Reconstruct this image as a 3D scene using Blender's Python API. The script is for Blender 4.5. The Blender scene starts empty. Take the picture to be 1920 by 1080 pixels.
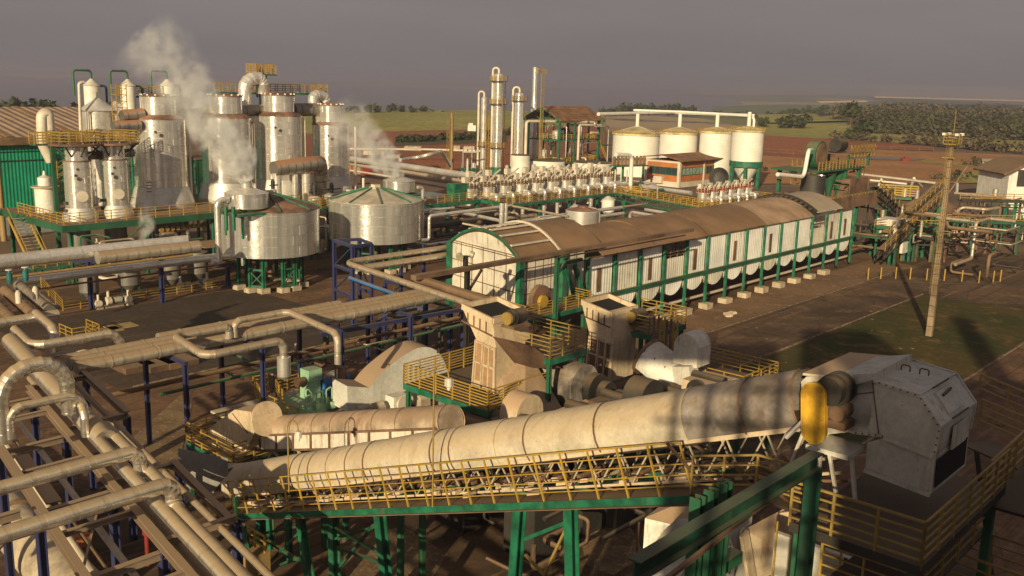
import bpy, math, random
from mathutils import Vector
SC = bpy.context.scene
COL = SC.collection
random.seed(7)
# ------------------------------------------------------------------ camera
CAM_H = 24.0; FPX = 1809.0
TH = math.radians(12.0); RO = math.radians(1.6)
_f = Vector((0, math.cos(TH), -math.sin(TH))); _r0 = Vector((1, 0, 0)); _u0 = Vector((0, math.sin(TH), math.cos(TH)))
_r = _r0*math.cos(RO)+_u0*math.sin(RO); _u = -_r0*math.sin(RO)+_u0*math.cos(RO)
CP = Vector((0, 0, CAM_H))
cam_data = bpy.data.cameras.new('camera'); cam = bpy.data.objects.new('camera', cam_data); COL.objects.link(cam)
cam_data.sensor_width = 36.0; cam_data.lens = 36.0*FPX/1920.0; cam_data.clip_start = .5; cam_data.clip_end = 60000
from mathutils import Matrix
m3 = Matrix((_r, _u, -_f)).transposed()
cam.matrix_world = Matrix.Translation(CP) @ m3.to_4x4()
SC.camera = cam
# ------------------------------------------------------------------ light
SUN_AZ = math.radians(73.0); SUN_EL = math.radians(17.5)     # direction the light travels, and its height
ld = Vector((math.cos(SUN_AZ)*math.cos(SUN_EL), math.sin(SUN_AZ)*math.cos(SUN_EL), -math.sin(SUN_EL)))
sl = bpy.data.lights.new('sun', 'SUN'); sl.energy = 5.0; sl.angle = math.radians(.6); sl.color = (1.0, .82, .50)
so = bpy.data.objects.new('sun', sl); COL.objects.link(so); so.location = (0, 0, 90); so.rotation_euler = ld.to_track_quat('-Z', 'Y').to_euler()
W_ = bpy.data.worlds.new('World'); SC.world = W_; W_.use_nodes = True
nt = W_.node_tree; nt.nodes.clear()
sky = nt.nodes.new('ShaderNodeTexSky'); sky.sky_type = 'NISHITA'; sky.sun_disc = False
sky.sun_elevation = SUN_EL; sky.sun_rotation = math.atan2(-ld.x, -ld.y); sky.dust_density = 6.0; sky.air_density = 1.2; sky.ozone_density = 1.0
hs = nt.nodes.new('ShaderNodeHueSaturation'); hs.inputs['Saturation'].default_value = .18; hs.inputs['Value'].default_value = .62
mx = nt.nodes.new('ShaderNodeMix'); mx.data_type = 'RGBA'; mx.blend_type = 'MULTIPLY'; mx.inputs[0].default_value = 1.0
mx.inputs[7].default_value = (1.0, .90, .87, 1)
m2 = nt.nodes.new('ShaderNodeMix'); m2.data_type = 'RGBA'; m2.inputs[0].default_value = .86; m2.inputs[7].default_value = (2.03, 1.82, 1.80, 1)   # even smoke-grey overcast of dust over the clear sky
tcw = nt.nodes.new('ShaderNodeTexCoord'); mpw = nt.nodes.new('ShaderNodeMapping'); mpw.inputs['Scale'].default_value = (1.2, 1.2, 7.0); nt.links.new(tcw.outputs['Generated'], mpw.inputs['Vector'])
nw = nt.nodes.new('ShaderNodeTexNoise'); nw.inputs['Scale'].default_value = 1.6; nw.inputs['Detail'].default_value = 5; nw.inputs['Roughness'].default_value = .55; nt.links.new(mpw.outputs[0], nw.inputs['Vector'])
rw = nt.nodes.new('ShaderNodeMapRange'); rw.inputs[1].default_value = .3; rw.inputs[2].default_value = .7; rw.inputs[3].default_value = .90; rw.inputs[4].default_value = 1.09; nt.links.new(nw.outputs[0], rw.inputs[0])
bg = nt.nodes.new('ShaderNodeBackground'); bg.inputs[1].default_value = .10
wo = nt.nodes.new('ShaderNodeOutputWorld')
nt.links.new(sky.outputs[0], hs.inputs['Color']); nt.links.new(hs.outputs[0], mx.inputs[6]); nt.links.new(mx.outputs[2], m2.inputs[6]); sw = nt.nodes.new('ShaderNodeVectorMath'); sw.operation = 'SCALE'; nt.links.new(m2.outputs[2], sw.inputs[0]); nt.links.new(rw.outputs[0], sw.inputs[3]); nt.links.new(sw.outputs[0], bg.inputs[0]); nt.links.new(bg.outputs[0], wo.inputs[0])
SC.view_settings.view_transform = 'Standard'; SC.view_settings.look = 'None'; SC.view_settings.exposure = 0.2; SC.view_settings.gamma = 1.0
SC.cycles.use_denoising = True
SC.cycles.max_bounces = 6; SC.cycles.diffuse_bounces = 2; SC.cycles.glossy_bounces = 3; SC.cycles.volume_bounces = 1; SC.cycles.transmission_bounces = 2
SC.cycles.volume_max_steps = 128; SC.cycles.volume_step_rate = 1.0
# ------------------------------------------------------------------ plant grid: A runs away to the right, B away to the left
BHX = -.8; HZC = (.72, .70, .86, 1); HZD = .00032
GA = math.radians(48.2); EA = Vector((math.cos(GA), math.sin(GA), 0)); EB = Vector((-math.sin(GA), math.cos(GA), 0)); EZ = Vector((0, 0, 1))
EB2 = (EB*math.cos(math.radians(10))+EA*math.sin(math.radians(10)))        # the pipe racks stand a little askew to the extractor
def W(a, b, z=0.0): return EA*a+EB*b+EZ*z
def A_(p): return p.dot(EA)
def B_(p): return p.dot(EB)
def ray(x, y): return _f*FPX+_r*(x-960)-_u*(y-540)
def G(x, y, z=0.0):
    d = ray(x, y); return CP+d*((z-CAM_H)/d.z)
def PB(x, y, b):
    d = ray(x, y); return CP+d*(b/d.dot(EB))
def PA(x, y, a):
    d = ray(x, y); return CP+d*(a/d.dot(EA))
def NEAR(P, D, x, y):                      # slide P along the axis D until it meets the sight line of a measured point
    d = ray(x, y).normalized(); w = P-CP; b = D.dot(d); dd = D.dot(w); e = d.dot(w)
    t = (b*e-dd)/(1-b*b); return P+D*t
def ROUTE(start, *mv):
    p = G(*start); out = [p]
    for k in range(0, len(mv), 2):
        D = {'A': EA, 'B': EB2, 'Z': EZ}[mv[k]]
        q = mv[k+1]
        p = NEAR(p, D, *q) if isinstance(q, tuple) else p+D*q
        out.append(p)
    return out
def MPP(P): return (P-CP).dot(_f)/FPX      # metres per photo pixel at P
# ------------------------------------------------------------------ mesh builder
class MB:
    def __init__(s): s.v = []; s.f = []; s.uv = []; s.sm = []
    def add(s, vs, fs, uvs=None, smooth=False):
        o = len(s.v); s.v.extend([Vector(v) for v in vs])
        for k, f in enumerate(fs):
            s.f.append([o+i for i in f]); s.sm.append(smooth)
            s.uv.append(uvs[k] if uvs else [(0, 0)]*len(f))
        return s
    def obox(s, c, x, y, z):               # centre and three half vectors
        c = Vector(c); x = Vector(x); y = Vector(y); z = Vector(z)
        P = [c+x*i+y*j+z*k for k in (-1, 1) for j in (-1, 1) for i in (-1, 1)]
        return s.add(P, [(0, 2, 3, 1), (4, 5, 7, 6), (0, 1, 5, 4), (2, 6, 7, 3), (0, 4, 6, 2), (1, 3, 7, 5)])
    def box(s, a0, a1, b0, b1, z0, z1):    # in the plant grid
        return s.obox(W((a0+a1)/2, (b0+b1)/2, (z0+z1)/2), EA*((a1-a0)/2), EB*((b1-b0)/2), EZ*((z1-z0)/2))
    def bar(s, p, q, w, h=None):
        p = Vector(p); q = Vector(q); d = q-p; L = d.length
        if L < 1e-6: return s
        d.normalize(); up = EZ if abs(d.z) < .95 else EA
        x = d.cross(up).normalized(); y = x.cross(d).normalized(); h = h or w
        return s.obox((p+q)/2, d*(L/2), x*(w/2), y*(h/2))
    def ibeam(s, p, q, w, h, t=None):
        p = Vector(p); q = Vector(q); d = (q-p); L = d.length; d.normalize(); t = t or w*.12
        up = EZ if abs(d.z) < .9 else EA
        x = d.cross(up).normalized(); y = x.cross(d).normalized(); c = (p+q)/2
        s.obox(c+y*(h/2-t/2), d*(L/2), x*(w/2), y*(t/2)); s.obox(c-y*(h/2-t/2), d*(L/2), x*(w/2), y*(t/2))
        return s.obox(c, d*(L/2-.002), x*(t/2), y*(h/2-t))
    def tube(s, pts, r, n=12, bend=None, ribs=False, cap=True, seg=5):
        pts = [Vector(p) for p in pts]; path = []
        bend = bend if bend is not None else r*2.6
        for i, p in enumerate(pts):
            if i in (0, len(pts)-1): path.append((p, 0)); continue
            d0 = (pts[i-1]-p); d1 = (pts[i+1]-p); l0 = d0.length; l1 = d1.length; d0.normalize(); d1.normalize()
            ang = d0.angle(d1)
            if ang > 3.05 or ang < .2: path.append((p, 0)); continue
            tl = min(bend/max(math.tan(ang/2), .05), l0*.49, l1*.49)
            a = p+d0*tl; c = p+d1*tl; R = tl*math.tan(ang/2)
            cen = p+(d0+d1).normalized()*(R/math.sin(ang/2)); tot = math.pi-ang
            v0 = (a-cen).normalized(); v1 = (c-cen).normalized(); k = max(2, int(seg*tot/1.57+.5))
            for j in range(k+1):
                t = j/k; w0 = math.sin((1-t)*tot)/math.sin(tot); w1 = math.sin(t*tot)/math.sin(tot)
                path.append((cen+(v0*w0+v1*w1)*R, 1 if 0 < j < k else 0))
        q = [path[0]]
        for e in path[1:]:
            if (e[0]-q[-1][0]).length > 1e-4: q.append(e)
        P = [e[0] for e in q]; N = len(P); rings = []; uvl = [0]
        for i in range(1, N): uvl.append(uvl[-1]+(P[i]-P[i-1]).length)
        d = (P[1]-P[0]).normalized(); x = d.orthogonal().normalized()
        if abs(d.z) < .9: x = EZ.cross(d).normalized()
        V = []
        for i in range(N):
            if i == 0: t = (P[1]-P[0]).normalized()
            elif i == N-1: t = (P[-1]-P[-2]).normalized()
            else: t = ((P[i+1]-P[i]).normalized()+(P[i]-P[i-1]).normalized()).normalized()
            x = (x-t*x.dot(t)).normalized(); y = t.cross(x)
            rr = r*(1.075 if (ribs and q[i][1] and i % 2) else 1.0)
            for k in range(n):
                an = 2*math.pi*k/n; V.append(P[i]+x*(math.cos(an)*rr)+y*(math.sin(an)*rr))
        F = []; U = []
        for i in range(N-1):
            for k in range(n):
                k2 = (k+1) % n; F.append((i*n+k, i*n+k2, (i+1)*n+k2, (i+1)*n+k))
                c = 2*math.pi*r/n; U.append([(uvl[i], k*c), (uvl[i], (k+1)*c), (uvl[i+1], (k+1)*c), (uvl[i+1], k*c)])
        s.add(V, F, U, True)
        if ribs:
            for i in range(N-1):
                if q[i][1] or q[i+1][1]: s.sm[-(N-1)*n+i*n:(-(N-1)*n+(i+1)*n) or None] = [False]*n
        if cap:
            s.add(V[:n], [tuple(range(n-1, -1, -1))]); s.add(V[-n:], [tuple(range(n))])
        return s
    def lathe(s, c, prof, n=32, a0=0., a1=2*math.pi, smooth=True, cap=True):
        c = Vector(c); full = abs(a1-a0-2*math.pi) < 1e-6; m = n if full else n+1; ln = [0]
        for i in range(1, len(prof)): ln.append(ln[-1]+math.hypot(prof[i][0]-prof[i-1][0], prof[i][1]-prof[i-1][1]))
        for i in range(len(prof)-1):
            (r0, z0), (r1, z1) = prof[i], prof[i+1]; V = []; F = []; U = []
            for rr, zz in ((r0, z0), (r1, z1)):
                for k in range(m):
                    an = a0+(a1-a0)*k/n; V.append(c+Vector((math.cos(an)*rr, math.sin(an)*rr, zz)))
            R = max(r0, r1)
            for k in range(n):
                k2 = (k+1) % m if full else k+1
                F.append((k, k2, m+k2, m+k)); u0 = R*(a1-a0)*k/n; u1 = R*(a1-a0)*(k+1)/n
                U.append([(u0, ln[i]), (u1, ln[i]), (u1, ln[i+1]), (u0, ln[i+1])])
            s.add(V, F, U, smooth)
        if cap and full:
            for (rr, zz), rev in ((prof[0], True), (prof[-1], False)):
                if rr > .02:
                    ring = [c+Vector((math.cos(2*math.pi*k/n)*rr, math.sin(2*math.pi*k/n)*rr, zz)) for k in range(n)]
                    s.add(ring, [tuple(range(n-1, -1, -1)) if rev else tuple(range(n))])
        return s
    def cyl(s, c, r, z0, z1, n=24): return s.lathe(Vector((c[0], c[1], 0)), [(r, z0), (r, z1)], n)
    def disc(s, p, axis, r, t, n=24):      # drum with any axis
        p = Vector(p); axis = Vector(axis).normalized()
        return s.tube([p-axis*(t/2), p+axis*(t/2)], r, n)
    def prism(s, poly, d):                 # polygon (3D points) pushed along d
        poly = [Vector(p) for p in poly]; n = len(poly); d = Vector(d)
        V = poly+[p+d for p in poly]
        F = [tuple(range(n-1, -1, -1)), tuple(range(n, 2*n))]+[(i, (i+1) % n, n+(i+1) % n, n+i) for i in range(n)]
        return s.add(V, F)
    def poly(s, pts): return s.add(pts, [tuple(range(len(pts)))])
    def rail(s, pts, h=1.1, n=3, sp=1.6, r=.03, posts=True, pr=None):
        pts = [Vector(p) for p in pts]
        for i in range(len(pts)-1):
            p, q = pts[i], pts[i+1]; L = (q-p).length
            for k in range(1, n+1):
                z = EZ*(h*k/n); s.bar(p+z, q+z, r*2*(1.25 if k == n else 1))
            if posts:
                m = max(1, int(round(L/sp)))
                for j in range(m+1):
                    if j == 0 and i > 0: continue
                    a = p+(q-p)*(j/m); s.bar(a, a+EZ*h, (pr or r*1.4)*2)
        return s
    def stairs(s, p, q, w, n=12):          # treads from p down/up to q
        p = Vector(p); q = Vector(q); d = Vector((q.x-p.x, q.y-p.y, 0)).normalized(); x = d.cross(EZ)
        for k in range(n):
            c = p+(q-p)*((k+.5)/n); s.obox(c, d*.13, x*(w/2), EZ*.02)
        return s
    def build(s, name, mat, parent=None, origin=None):
        if parent is not None: o3 = WORLD[parent.name]
        elif origin is not None: o3 = Vector(origin)
        else:
            xs = [v.x for v in s.v]; ys = [v.y for v in s.v]; zs = [v.z for v in s.v]
            o3 = Vector(((min(xs)+max(xs))/2, (min(ys)+max(ys))/2, min(zs)))
        me = bpy.data.meshes.new(name); me.from_pydata([tuple(v-o3) for v in s.v], [], s.f)
        uv = me.uv_layers.new(name='UVMap'); flat = [c for f in s.uv for u in f for c in u]
        uv.data.foreach_set('uv', flat); me.polygons.foreach_set('use_smooth', s.sm)
        me.materials.append(mat); me.update()
        ob = bpy.data.objects.new(name, me); COL.objects.link(ob)
        if parent is not None: ob.parent = parent
        else: ob.location = o3
        WORLD[ob.name] = o3
        return ob
def _piece(fn):                             # every top-level call of a shape is one piece, so parts can be split into one object each
    def wrapped(s, *a, **k):
        d = getattr(s, 'depth', 0)
        if d == 0: s.marks = getattr(s, 'marks', [])+[(len(s.v), len(s.f))]
        s.depth = d+1
        try: return fn(s, *a, **k)
        finally: s.depth = d
    return wrapped
for _n in ('obox', 'box', 'bar', 'ibeam', 'tube', 'lathe', 'cyl', 'disc', 'prism', 'poly', 'rail', 'stairs'): setattr(MB, _n, _piece(getattr(MB, _n)))
SPLIT = {'post', 'leg', 'bracket', 'valve', 'side_plate', 'railing', 'edge_beam', 'deck', 'pillar', 'brace', 'cross_brace', 'stringer', 'valve_block', 'pipe', 'strut', 'lid_clamp', 'pipework', 'roof_rib', 'beam', 'plinth', 'sight_port', 'arm', 'floor', 'roof_hatch', 'oil_pipe', 'return_roller', 'spillage', 'bolt', 'weld', 'side_beam', 'shade_bars', 'rail', 'pump'}
_build1 = MB.build
def _build(s, name, mat, parent=None, origin=None):
    mk = getattr(s, 'marks', [])
    if parent is None or name not in SPLIT or len(mk) < 2 or len(mk) > 100 or mk[0] != (0, 0): return _build1(s, name, mat, parent, origin)
    first = None; ends = mk[1:]+[(len(s.v), len(s.f))]
    for (v0, f0), (v1, f1) in zip(mk, ends):
        m = MB(); m.v = s.v[v0:v1]; m.f = [[i-v0 for i in f] for f in s.f[f0:f1]]; m.uv = s.uv[f0:f1]; m.sm = s.sm[f0:f1]
        o = _build1(m, name, mat, parent, origin); first = first or o
    return first
MB.build = _build
WORLD = {}
def tag(o, label, cat, group=None, kind=None):
    if label: o['label'] = label
    if cat: o['category'] = cat
    if group: o['group'] = group
    if kind: o['kind'] = kind
    return o
def thing(name, label, cat, loc, group=None):
    o = bpy.data.objects.new(name, None); COL.objects.link(o); o.location = loc; o.empty_display_size = .5
    WORLD[o.name] = Vector(loc); return tag(o, label, cat, group)
def single(name, mb, mat, label, cat, group=None, kind=None): return tag(mb.build(name, mat), label, cat, group, kind)
def structure(name, mb, mat):
    o = mb.build(name, mat); o['kind'] = 'structure'; return o
def kids(o): return [c for c in COL.objects if c.parent is o]
def copy_tree(o, loc, label=None, rz=None):
    ks = KID.get(o.name) or [(c, kids(c)) for c in kids(o)]; KID[o.name] = ks
    r = o.copy(); COL.objects.link(r); r.location = loc
    if rz is not None: r.rotation_euler = (0, 0, rz)
    if label: r['label'] = label
    WORLD[r.name] = Vector(loc)
    for c, gs in ks:
        d = c.copy(); COL.objects.link(d); d.parent = r
        for g in gs:
            e = g.copy(); COL.objects.link(e); e.parent = d
    return r
KID = {}
# ------------------------------------------------------------------ materials
MATS = {}
def _mix(nt, a, b, fac, blend='MIX'):
    m = nt.nodes.new('ShaderNodeMix'); m.data_type = 'RGBA'; m.blend_type = blend
    for s, v in ((m.inputs[0], fac), (m.inputs[6], a), (m.inputs[7], b)):
        if isinstance(v, (int, float)): s.default_value = v
        elif isinstance(v, tuple): s.default_value = (*v, 1) if len(v) == 3 else v
        else: nt.links.new(v, s)
    return m.outputs[2]
def _math(nt, op, a, b=None, c=None, clamp=False):
    m = nt.nodes.new('ShaderNodeMath'); m.operation = op; m.use_clamp = clamp
    for s, v in zip(m.inputs, (a, b, c)):
        if v is None: continue
        if isinstance(v, (int, float)): s.default_value = v
        else: nt.links.new(v, s)
    return m.outputs[0]
def _noise(nt, vec, scale, detail=4, rough=.6):
    n = nt.nodes.new('ShaderNodeTexNoise'); n.inputs['Scale'].default_value = scale; n.inputs['Detail'].default_value = detail; n.inputs['Roughness'].default_value = rough
    if vec is not None: nt.links.new(vec, n.inputs['Vector'])
    return n.outputs[0]
def _map(nt, vec, sc, loc=(0, 0, 0)):
    m = nt.nodes.new('ShaderNodeMapping'); m.inputs['Scale'].default_value = sc; m.inputs['Location'].default_value = loc; nt.links.new(vec, m.inputs['Vector']); return m.outputs[0]
def _ramp(nt, v, lo, hi, a=0., b=1.):
    m = nt.nodes.new('ShaderNodeMapRange'); m.interpolation_type = 'SMOOTHSTEP'
    for i, x in zip((1, 2, 3, 4), (lo, hi, a, b)): m.inputs[i].default_value = x
    nt.links.new(v, m.inputs[0]); return m.outputs[0]
DUST = (.24, .158, .082)
def paint(name, col, rough=.5, metal=0., dust=0., dlo=.35, rust=0., streak=0., var=.12, seam=None, corr=None, vs=.35, dustcol=None, seamdark=.45, bumpn=0., spots=0., pvar=.16, vstripe=0., dvar=.13, aniso=0.):
    m = bpy.data.materials.new(name); m.use_nodes = True; nt = m.node_tree; bs = nt.nodes['Principled BSDF']; MATS[name] = m
    tc = nt.nodes.new('ShaderNodeTexCoord'); geo = nt.nodes.new('ShaderNodeNewGeometry'); pos = geo.outputs['Position']
    c = (*col, 1)
    n1 = _noise(nt, pos, vs, 5); f = _ramp(nt, n1, .3, .7, 1-var*1.6, 1+var)
    cc = nt.nodes.new('ShaderNodeCombineColor'); [nt.links.new(f, cc.inputs[i]) for i in range(3)]
    cur = _mix(nt, c, cc.outputs[0], 1.0, 'MULTIPLY'); bump = None; rg = rough
    f2 = _ramp(nt, _noise(nt, pos, 4.5, 6, .75), .3, .7, 1-dvar*1.25, 1+dvar*.75); cc2 = nt.nodes.new('ShaderNodeCombineColor'); [nt.links.new(f2, cc2.inputs[i]) for i in range(3)]
    cur = _mix(nt, cur, cc2.outputs[0], 1.0, 'MULTIPLY')
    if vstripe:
        f3 = _ramp(nt, _noise(nt, _map(nt, pos, (1.6, 1.6, .03)), 1.0, 4, .7), .32, .68, 1-vstripe, 1.08); cc3 = nt.nodes.new('ShaderNodeCombineColor'); [nt.links.new(f3, cc3.inputs[i]) for i in range(3)]; cur = _mix(nt, cur, cc3.outputs[0], 1.0, 'MULTIPLY')  # vertical tone bands in the colour imitate streaked highlights on the metal
    if seam:
        br = nt.nodes.new('ShaderNodeTexBrick'); br.inputs['Scale'].default_value = 1.0; br.inputs['Brick Width'].default_value = seam[0]; br.inputs['Row Height'].default_value = seam[1]
        br.inputs['Mortar Size'].default_value = .014*max(seam[1], .6); br.inputs['Mortar Smooth'].default_value = .3; br.inputs['Bias'].default_value = 0; br.offset = .5
        k = 1-pvar
        br.inputs['Color1'].default_value = (k, k, k, 1); br.inputs['Color2'].default_value = (1, 1, 1, 1); br.inputs['Mortar'].default_value = (seamdark,)*3+(1,)
        nt.links.new(tc.outputs['UV'], br.inputs['Vector']); cur = _mix(nt, cur, br.outputs[0], 1.0, 'MULTIPLY')
        bw = nt.nodes.new('ShaderNodeRGBToBW'); nt.links.new(br.outputs[0], bw.inputs[0])
        bump = bw.outputs[0]; rg = _math(nt, 'MULTIPLY_ADD', bw.outputs[0], -.35, rough+.32)
    if streak:
        sn = _noise(nt, _map(nt, pos, (2.2, 2.2, .12)), 1.0, 5, .65); sf = _ramp(nt, sn, .52, .72, 0, streak)
        cur = _mix(nt, cur, (.22, .15, .09), sf)
    if rust:
        rn = _noise(nt, _map(nt, pos, (1.3, 1.3, .22), (3, 7, 1)), 1.3, 6, .7); rf = _ramp(nt, rn, .62-.12*rust, .72, 0, min(1, .5+rust*.5))
        cur = _mix(nt, cur, (.17, .06, .022), rf)
    if spots:
        rn = _noise(nt, pos, 5.5, 3, .5); rf = _ramp(nt, rn, .70, .74, 0, spots); cur = _mix(nt, cur, (.08, .045, .03), rf)
    if dust:
        sx = nt.nodes.new('ShaderNodeSeparateXYZ'); nt.links.new(geo.outputs['Normal'], sx.inputs[0])
        dn = _noise(nt, pos, .9, 5, .7); nz = _math(nt, 'MULTIPLY_ADD', dn, .5, sx.outputs[2]); df = _ramp(nt, nz, dlo+.1, dlo+.75, 0, dust)
        cur = _mix(nt, cur, dustcol or DUST, df)
        rg2 = _math(nt, 'MULTIPLY_ADD', df, .85-rough, rg) if not isinstance(rg, float) else _math(nt, 'MULTIPLY_ADD', df, max(0, .85-rough), rg)
        rg = rg2
        if metal: nt.links.new(_math(nt, 'MULTIPLY', _math(nt, 'SUBTRACT', 1.0, df), metal), bs.inputs['Metallic'])
    elif metal: bs.inputs['Metallic'].default_value = metal
    nt.links.new(cur, bs.inputs['Base Color'])
    if isinstance(rg, (int, float)): bs.inputs['Roughness'].default_value = rg
    else: nt.links.new(rg, bs.inputs['Roughness'])
    if aniso:
        tg = nt.nodes.new('ShaderNodeTangent'); tg.direction_type = 'RADIAL'; tg.axis = 'Z'; nt.links.new(tg.outputs[0], bs.inputs['Tangent']); bs.inputs['Anisotropic'].default_value = aniso; bs.inputs['Anisotropic Rotation'].default_value = .25
    h = None
    if corr:
        ax = EA if corr[1] == 'A' else EB
        vm = nt.nodes.new('ShaderNodeVectorMath'); vm.operation = 'DOT_PRODUCT'; nt.links.new(pos, vm.inputs[0]); vm.inputs[1].default_value = tuple(ax)
        h = _math(nt, 'MULTIPLY', _math(nt, 'SINE', _math(nt, 'MULTIPLY', vm.outputs['Value'], 2*math.pi/corr[0])), corr[2] if len(corr) > 2 else .05)
    elif bumpn: h = _math(nt, 'MULTIPLY', _noise(nt, pos, 2.5, 6, .7), bumpn)
    elif metal and seam: h = _math(nt, 'MULTIPLY_ADD', _noise(nt, pos, .8, 3), .05, _math(nt, 'MULTIPLY', bump, .03))
    if h is not None:
        b = nt.nodes.new('ShaderNodeBump'); b.inputs['Strength'].default_value = .9; b.inputs['Distance'].default_value = 1.0; nt.links.new(h, b.inputs['Height']); nt.links.new(b.outputs[0], bs.inputs['Normal'])
    return m
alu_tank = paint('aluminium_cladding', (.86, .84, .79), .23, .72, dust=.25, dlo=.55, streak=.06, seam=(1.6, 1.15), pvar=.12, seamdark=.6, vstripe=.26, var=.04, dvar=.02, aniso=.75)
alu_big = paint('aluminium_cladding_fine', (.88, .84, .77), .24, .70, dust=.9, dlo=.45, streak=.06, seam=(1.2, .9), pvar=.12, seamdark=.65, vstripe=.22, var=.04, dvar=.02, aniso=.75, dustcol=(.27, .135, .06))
alu_pipe = paint('pipe_cladding_dusty', (.66, .59, .49), .36, .6, dust=.93, dlo=.12, seam=(1.1, 9.), pvar=.06, seamdark=.7, dustcol=(.29, .20, .115))
alu_far = paint('pipe_cladding_bright', (.88, .84, .78), .28, .66, dust=.5, dlo=.5, seam=(3.0, 9.), pvar=.06, seamdark=.8)
alu_plain = paint('bare_aluminium', (.86, .83, .78), .32, .68, dust=.3, dlo=.5, streak=.2)
pale_pipe = paint('cream_pipe_paint', (.62, .55, .45), .5, 0, dust=.5, dlo=.3)
roof_dusty = paint('dusty_roof_sheet', (.19, .115, .058), .85, 0, var=.45, vs=.25, streak=.0, dust=.6, dlo=.2, dustcol=(.26, .148, .076), bumpn=.01)
roof_cone = paint('dusty_cone_roof', (.25, .13, .08), .75, .1, var=.4, vs=.5)
roof_cone2 = paint('pale_cone_roof', (.55, .49, .40), .6, .2, var=.25, vs=.6, dust=.3, dlo=.2, dustcol=(.40, .30, .2))
white_corr = paint('white_corrugated_sheet', (.86, .83, .75), .5, 0, rust=.12, streak=.28, corr=(.42, 'A', .013), dvar=.06)
white_corr2 = paint('white_corrugated_sheet_dull', (.72, .68, .58), .55, 0, rust=.3, streak=.4, corr=(.42, 'A', .014), dvar=.08)
white_corr3 = paint('white_corrugated_sheet_clean', (.90, .88, .82), .5, 0, rust=.06, streak=.15, corr=(.42, 'A', .009), dvar=.05)
white_plate = paint('white_painted_plate', (.74, .71, .64), .5, 0, rust=.15, streak=.35, dust=.4, dlo=.4)
white_rusty = paint('rust_streaked_white_plate', (.70, .64, .54), .55, 0, rust=.8, streak=.5)
hood_plate = paint('grimy_hood_plate', (.42, .33, .24), .65, 0, rust=.75, streak=.7, dust=.7, dlo=.15, dustcol=(.30, .19, .115), spots=.5, var=.3, vs=.7)
cream_plate = paint('dusty_cream_plate', (.60, .47, .32), .65, 0, rust=.35, streak=.55, dust=.8, dlo=.15, dustcol=(.42, .27, .155), spots=.5)
tube_plate = paint('dusty_conveyor_cover', (.56, .49, .38), .6, 0, rust=.34, streak=.5, dust=.6, dlo=.0, dustcol=(.44, .315, .18), spots=.85, vs=.6, bumpn=.035)
tube_grey = paint('weathered_grey_cover', (.30, .26, .23), .55, .2, rust=.6, streak=.6, dust=.3, dlo=.2, var=.4, vs=.8)
grey_white = paint('grey_white_hood_paint', (.55, .52, .46), .5, 0, rust=.5, streak=.6, dust=.2, dlo=.5, spots=.35)
silo_white = paint('white_silo_paint', (.78, .75, .67), .45, 0, streak=.12, var=.05, seam=(4., 1.6), seamdark=.85, pvar=.03)
green = paint('green_steel_paint', (.012, .13, .07), .5, 0, dust=.7, dlo=.45, rust=.22, streak=.25, var=.3, vs=1.2, dustcol=(.16, .14, .08))
green_deep = paint('deep_green_beam_paint', (.011, .065, .038), .55, 0, dust=.6, dlo=.4, rust=.4, streak=.35, var=.35, vs=1.3, dustcol=(.13, .12, .07))
green_light = paint('pale_green_machine_paint', (.30, .50, .34), .5, 0, dust=.4, rust=.1)
green_dark = paint('dark_green_steel_paint', (.02, .10, .05), .55, 0, dust=.5, dlo=.4, rust=.2, var=.2)
green_wall = paint('green_wall_sheet', (.008, .27, .15), .45, 0, streak=.15, corr=(.5, 'A', .03))
yellow = paint('yellow_rail_paint', (.40, .25, .038), .5, 0, dust=.3, dlo=.4, rust=.2, dustcol=(.3, .18, .07))
yellow_old = paint('worn_yellow_rail_paint', (.30, .20, .05), .6, 0, dust=.3, dlo=.4, rust=.35, dustcol=(.3, .18, .07))
yellow_guard = paint('yellow_guard_paint', (.62, .35, .025), .5, 0, streak=.45, rust=.35, spots=.6, var=.25, vs=1.5)
blue = paint('blue_steel_paint', (.028, .034, .105), .5, 0, dust=.5, dlo=.5, rust=.1)
blue_machine = paint('blue_machine_paint', (.04, .17, .42), .4, 0, dust=.6, dlo=.45)
red = paint('red_pipe_paint', (.22, .025, .018), .5, 0, dust=.4)
brown_steel = paint('brown_dusty_steel', (.17, .10, .06), .75, 0, var=.35, dust=.6, dlo=.2)
dark_steel = paint('dark_steel', (.045, .04, .035), .6, .2, var=.3, dust=.45, dlo=.4)
rusty_steel = paint('rusty_machine_steel', (.16, .09, .055), .8, 0, rust=.6, var=.4, dust=.4)
concrete = paint('pale_concrete', (.47, .38, .27), .85, 0, streak=.3, var=.2, vs=1.)
orange_wall = paint('orange_wall_paint', (.46, .15, .045), .7, 0, streak=.2)
roof_tile = paint('brown_corrugated_roof', (.23, .115, .05), .85, 0, var=.25, vs=.5, corr=(.9, 'B', .12))
glass = paint('dark_window_glass', (.03, .045, .05), .12, 0, var=.1)
glass_pale = paint('pale_window_glass', (.30, .36, .30), .2, 0, var=.3, vs=2.)
opening_paint = paint('painted_dark_opening', (.004, .0035, .003), .9, 0)  # black colour stands in for the shade inside openings
brick_clad = paint('cream_block_wall', (.50, .38, .25), .8, 0, streak=.4)
red_plastic = paint('red_tarp', (.55, .03, .02), .5, 0)
teal = paint('teal_valve_paint', (.02, .15, .15), .4, 0)
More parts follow.
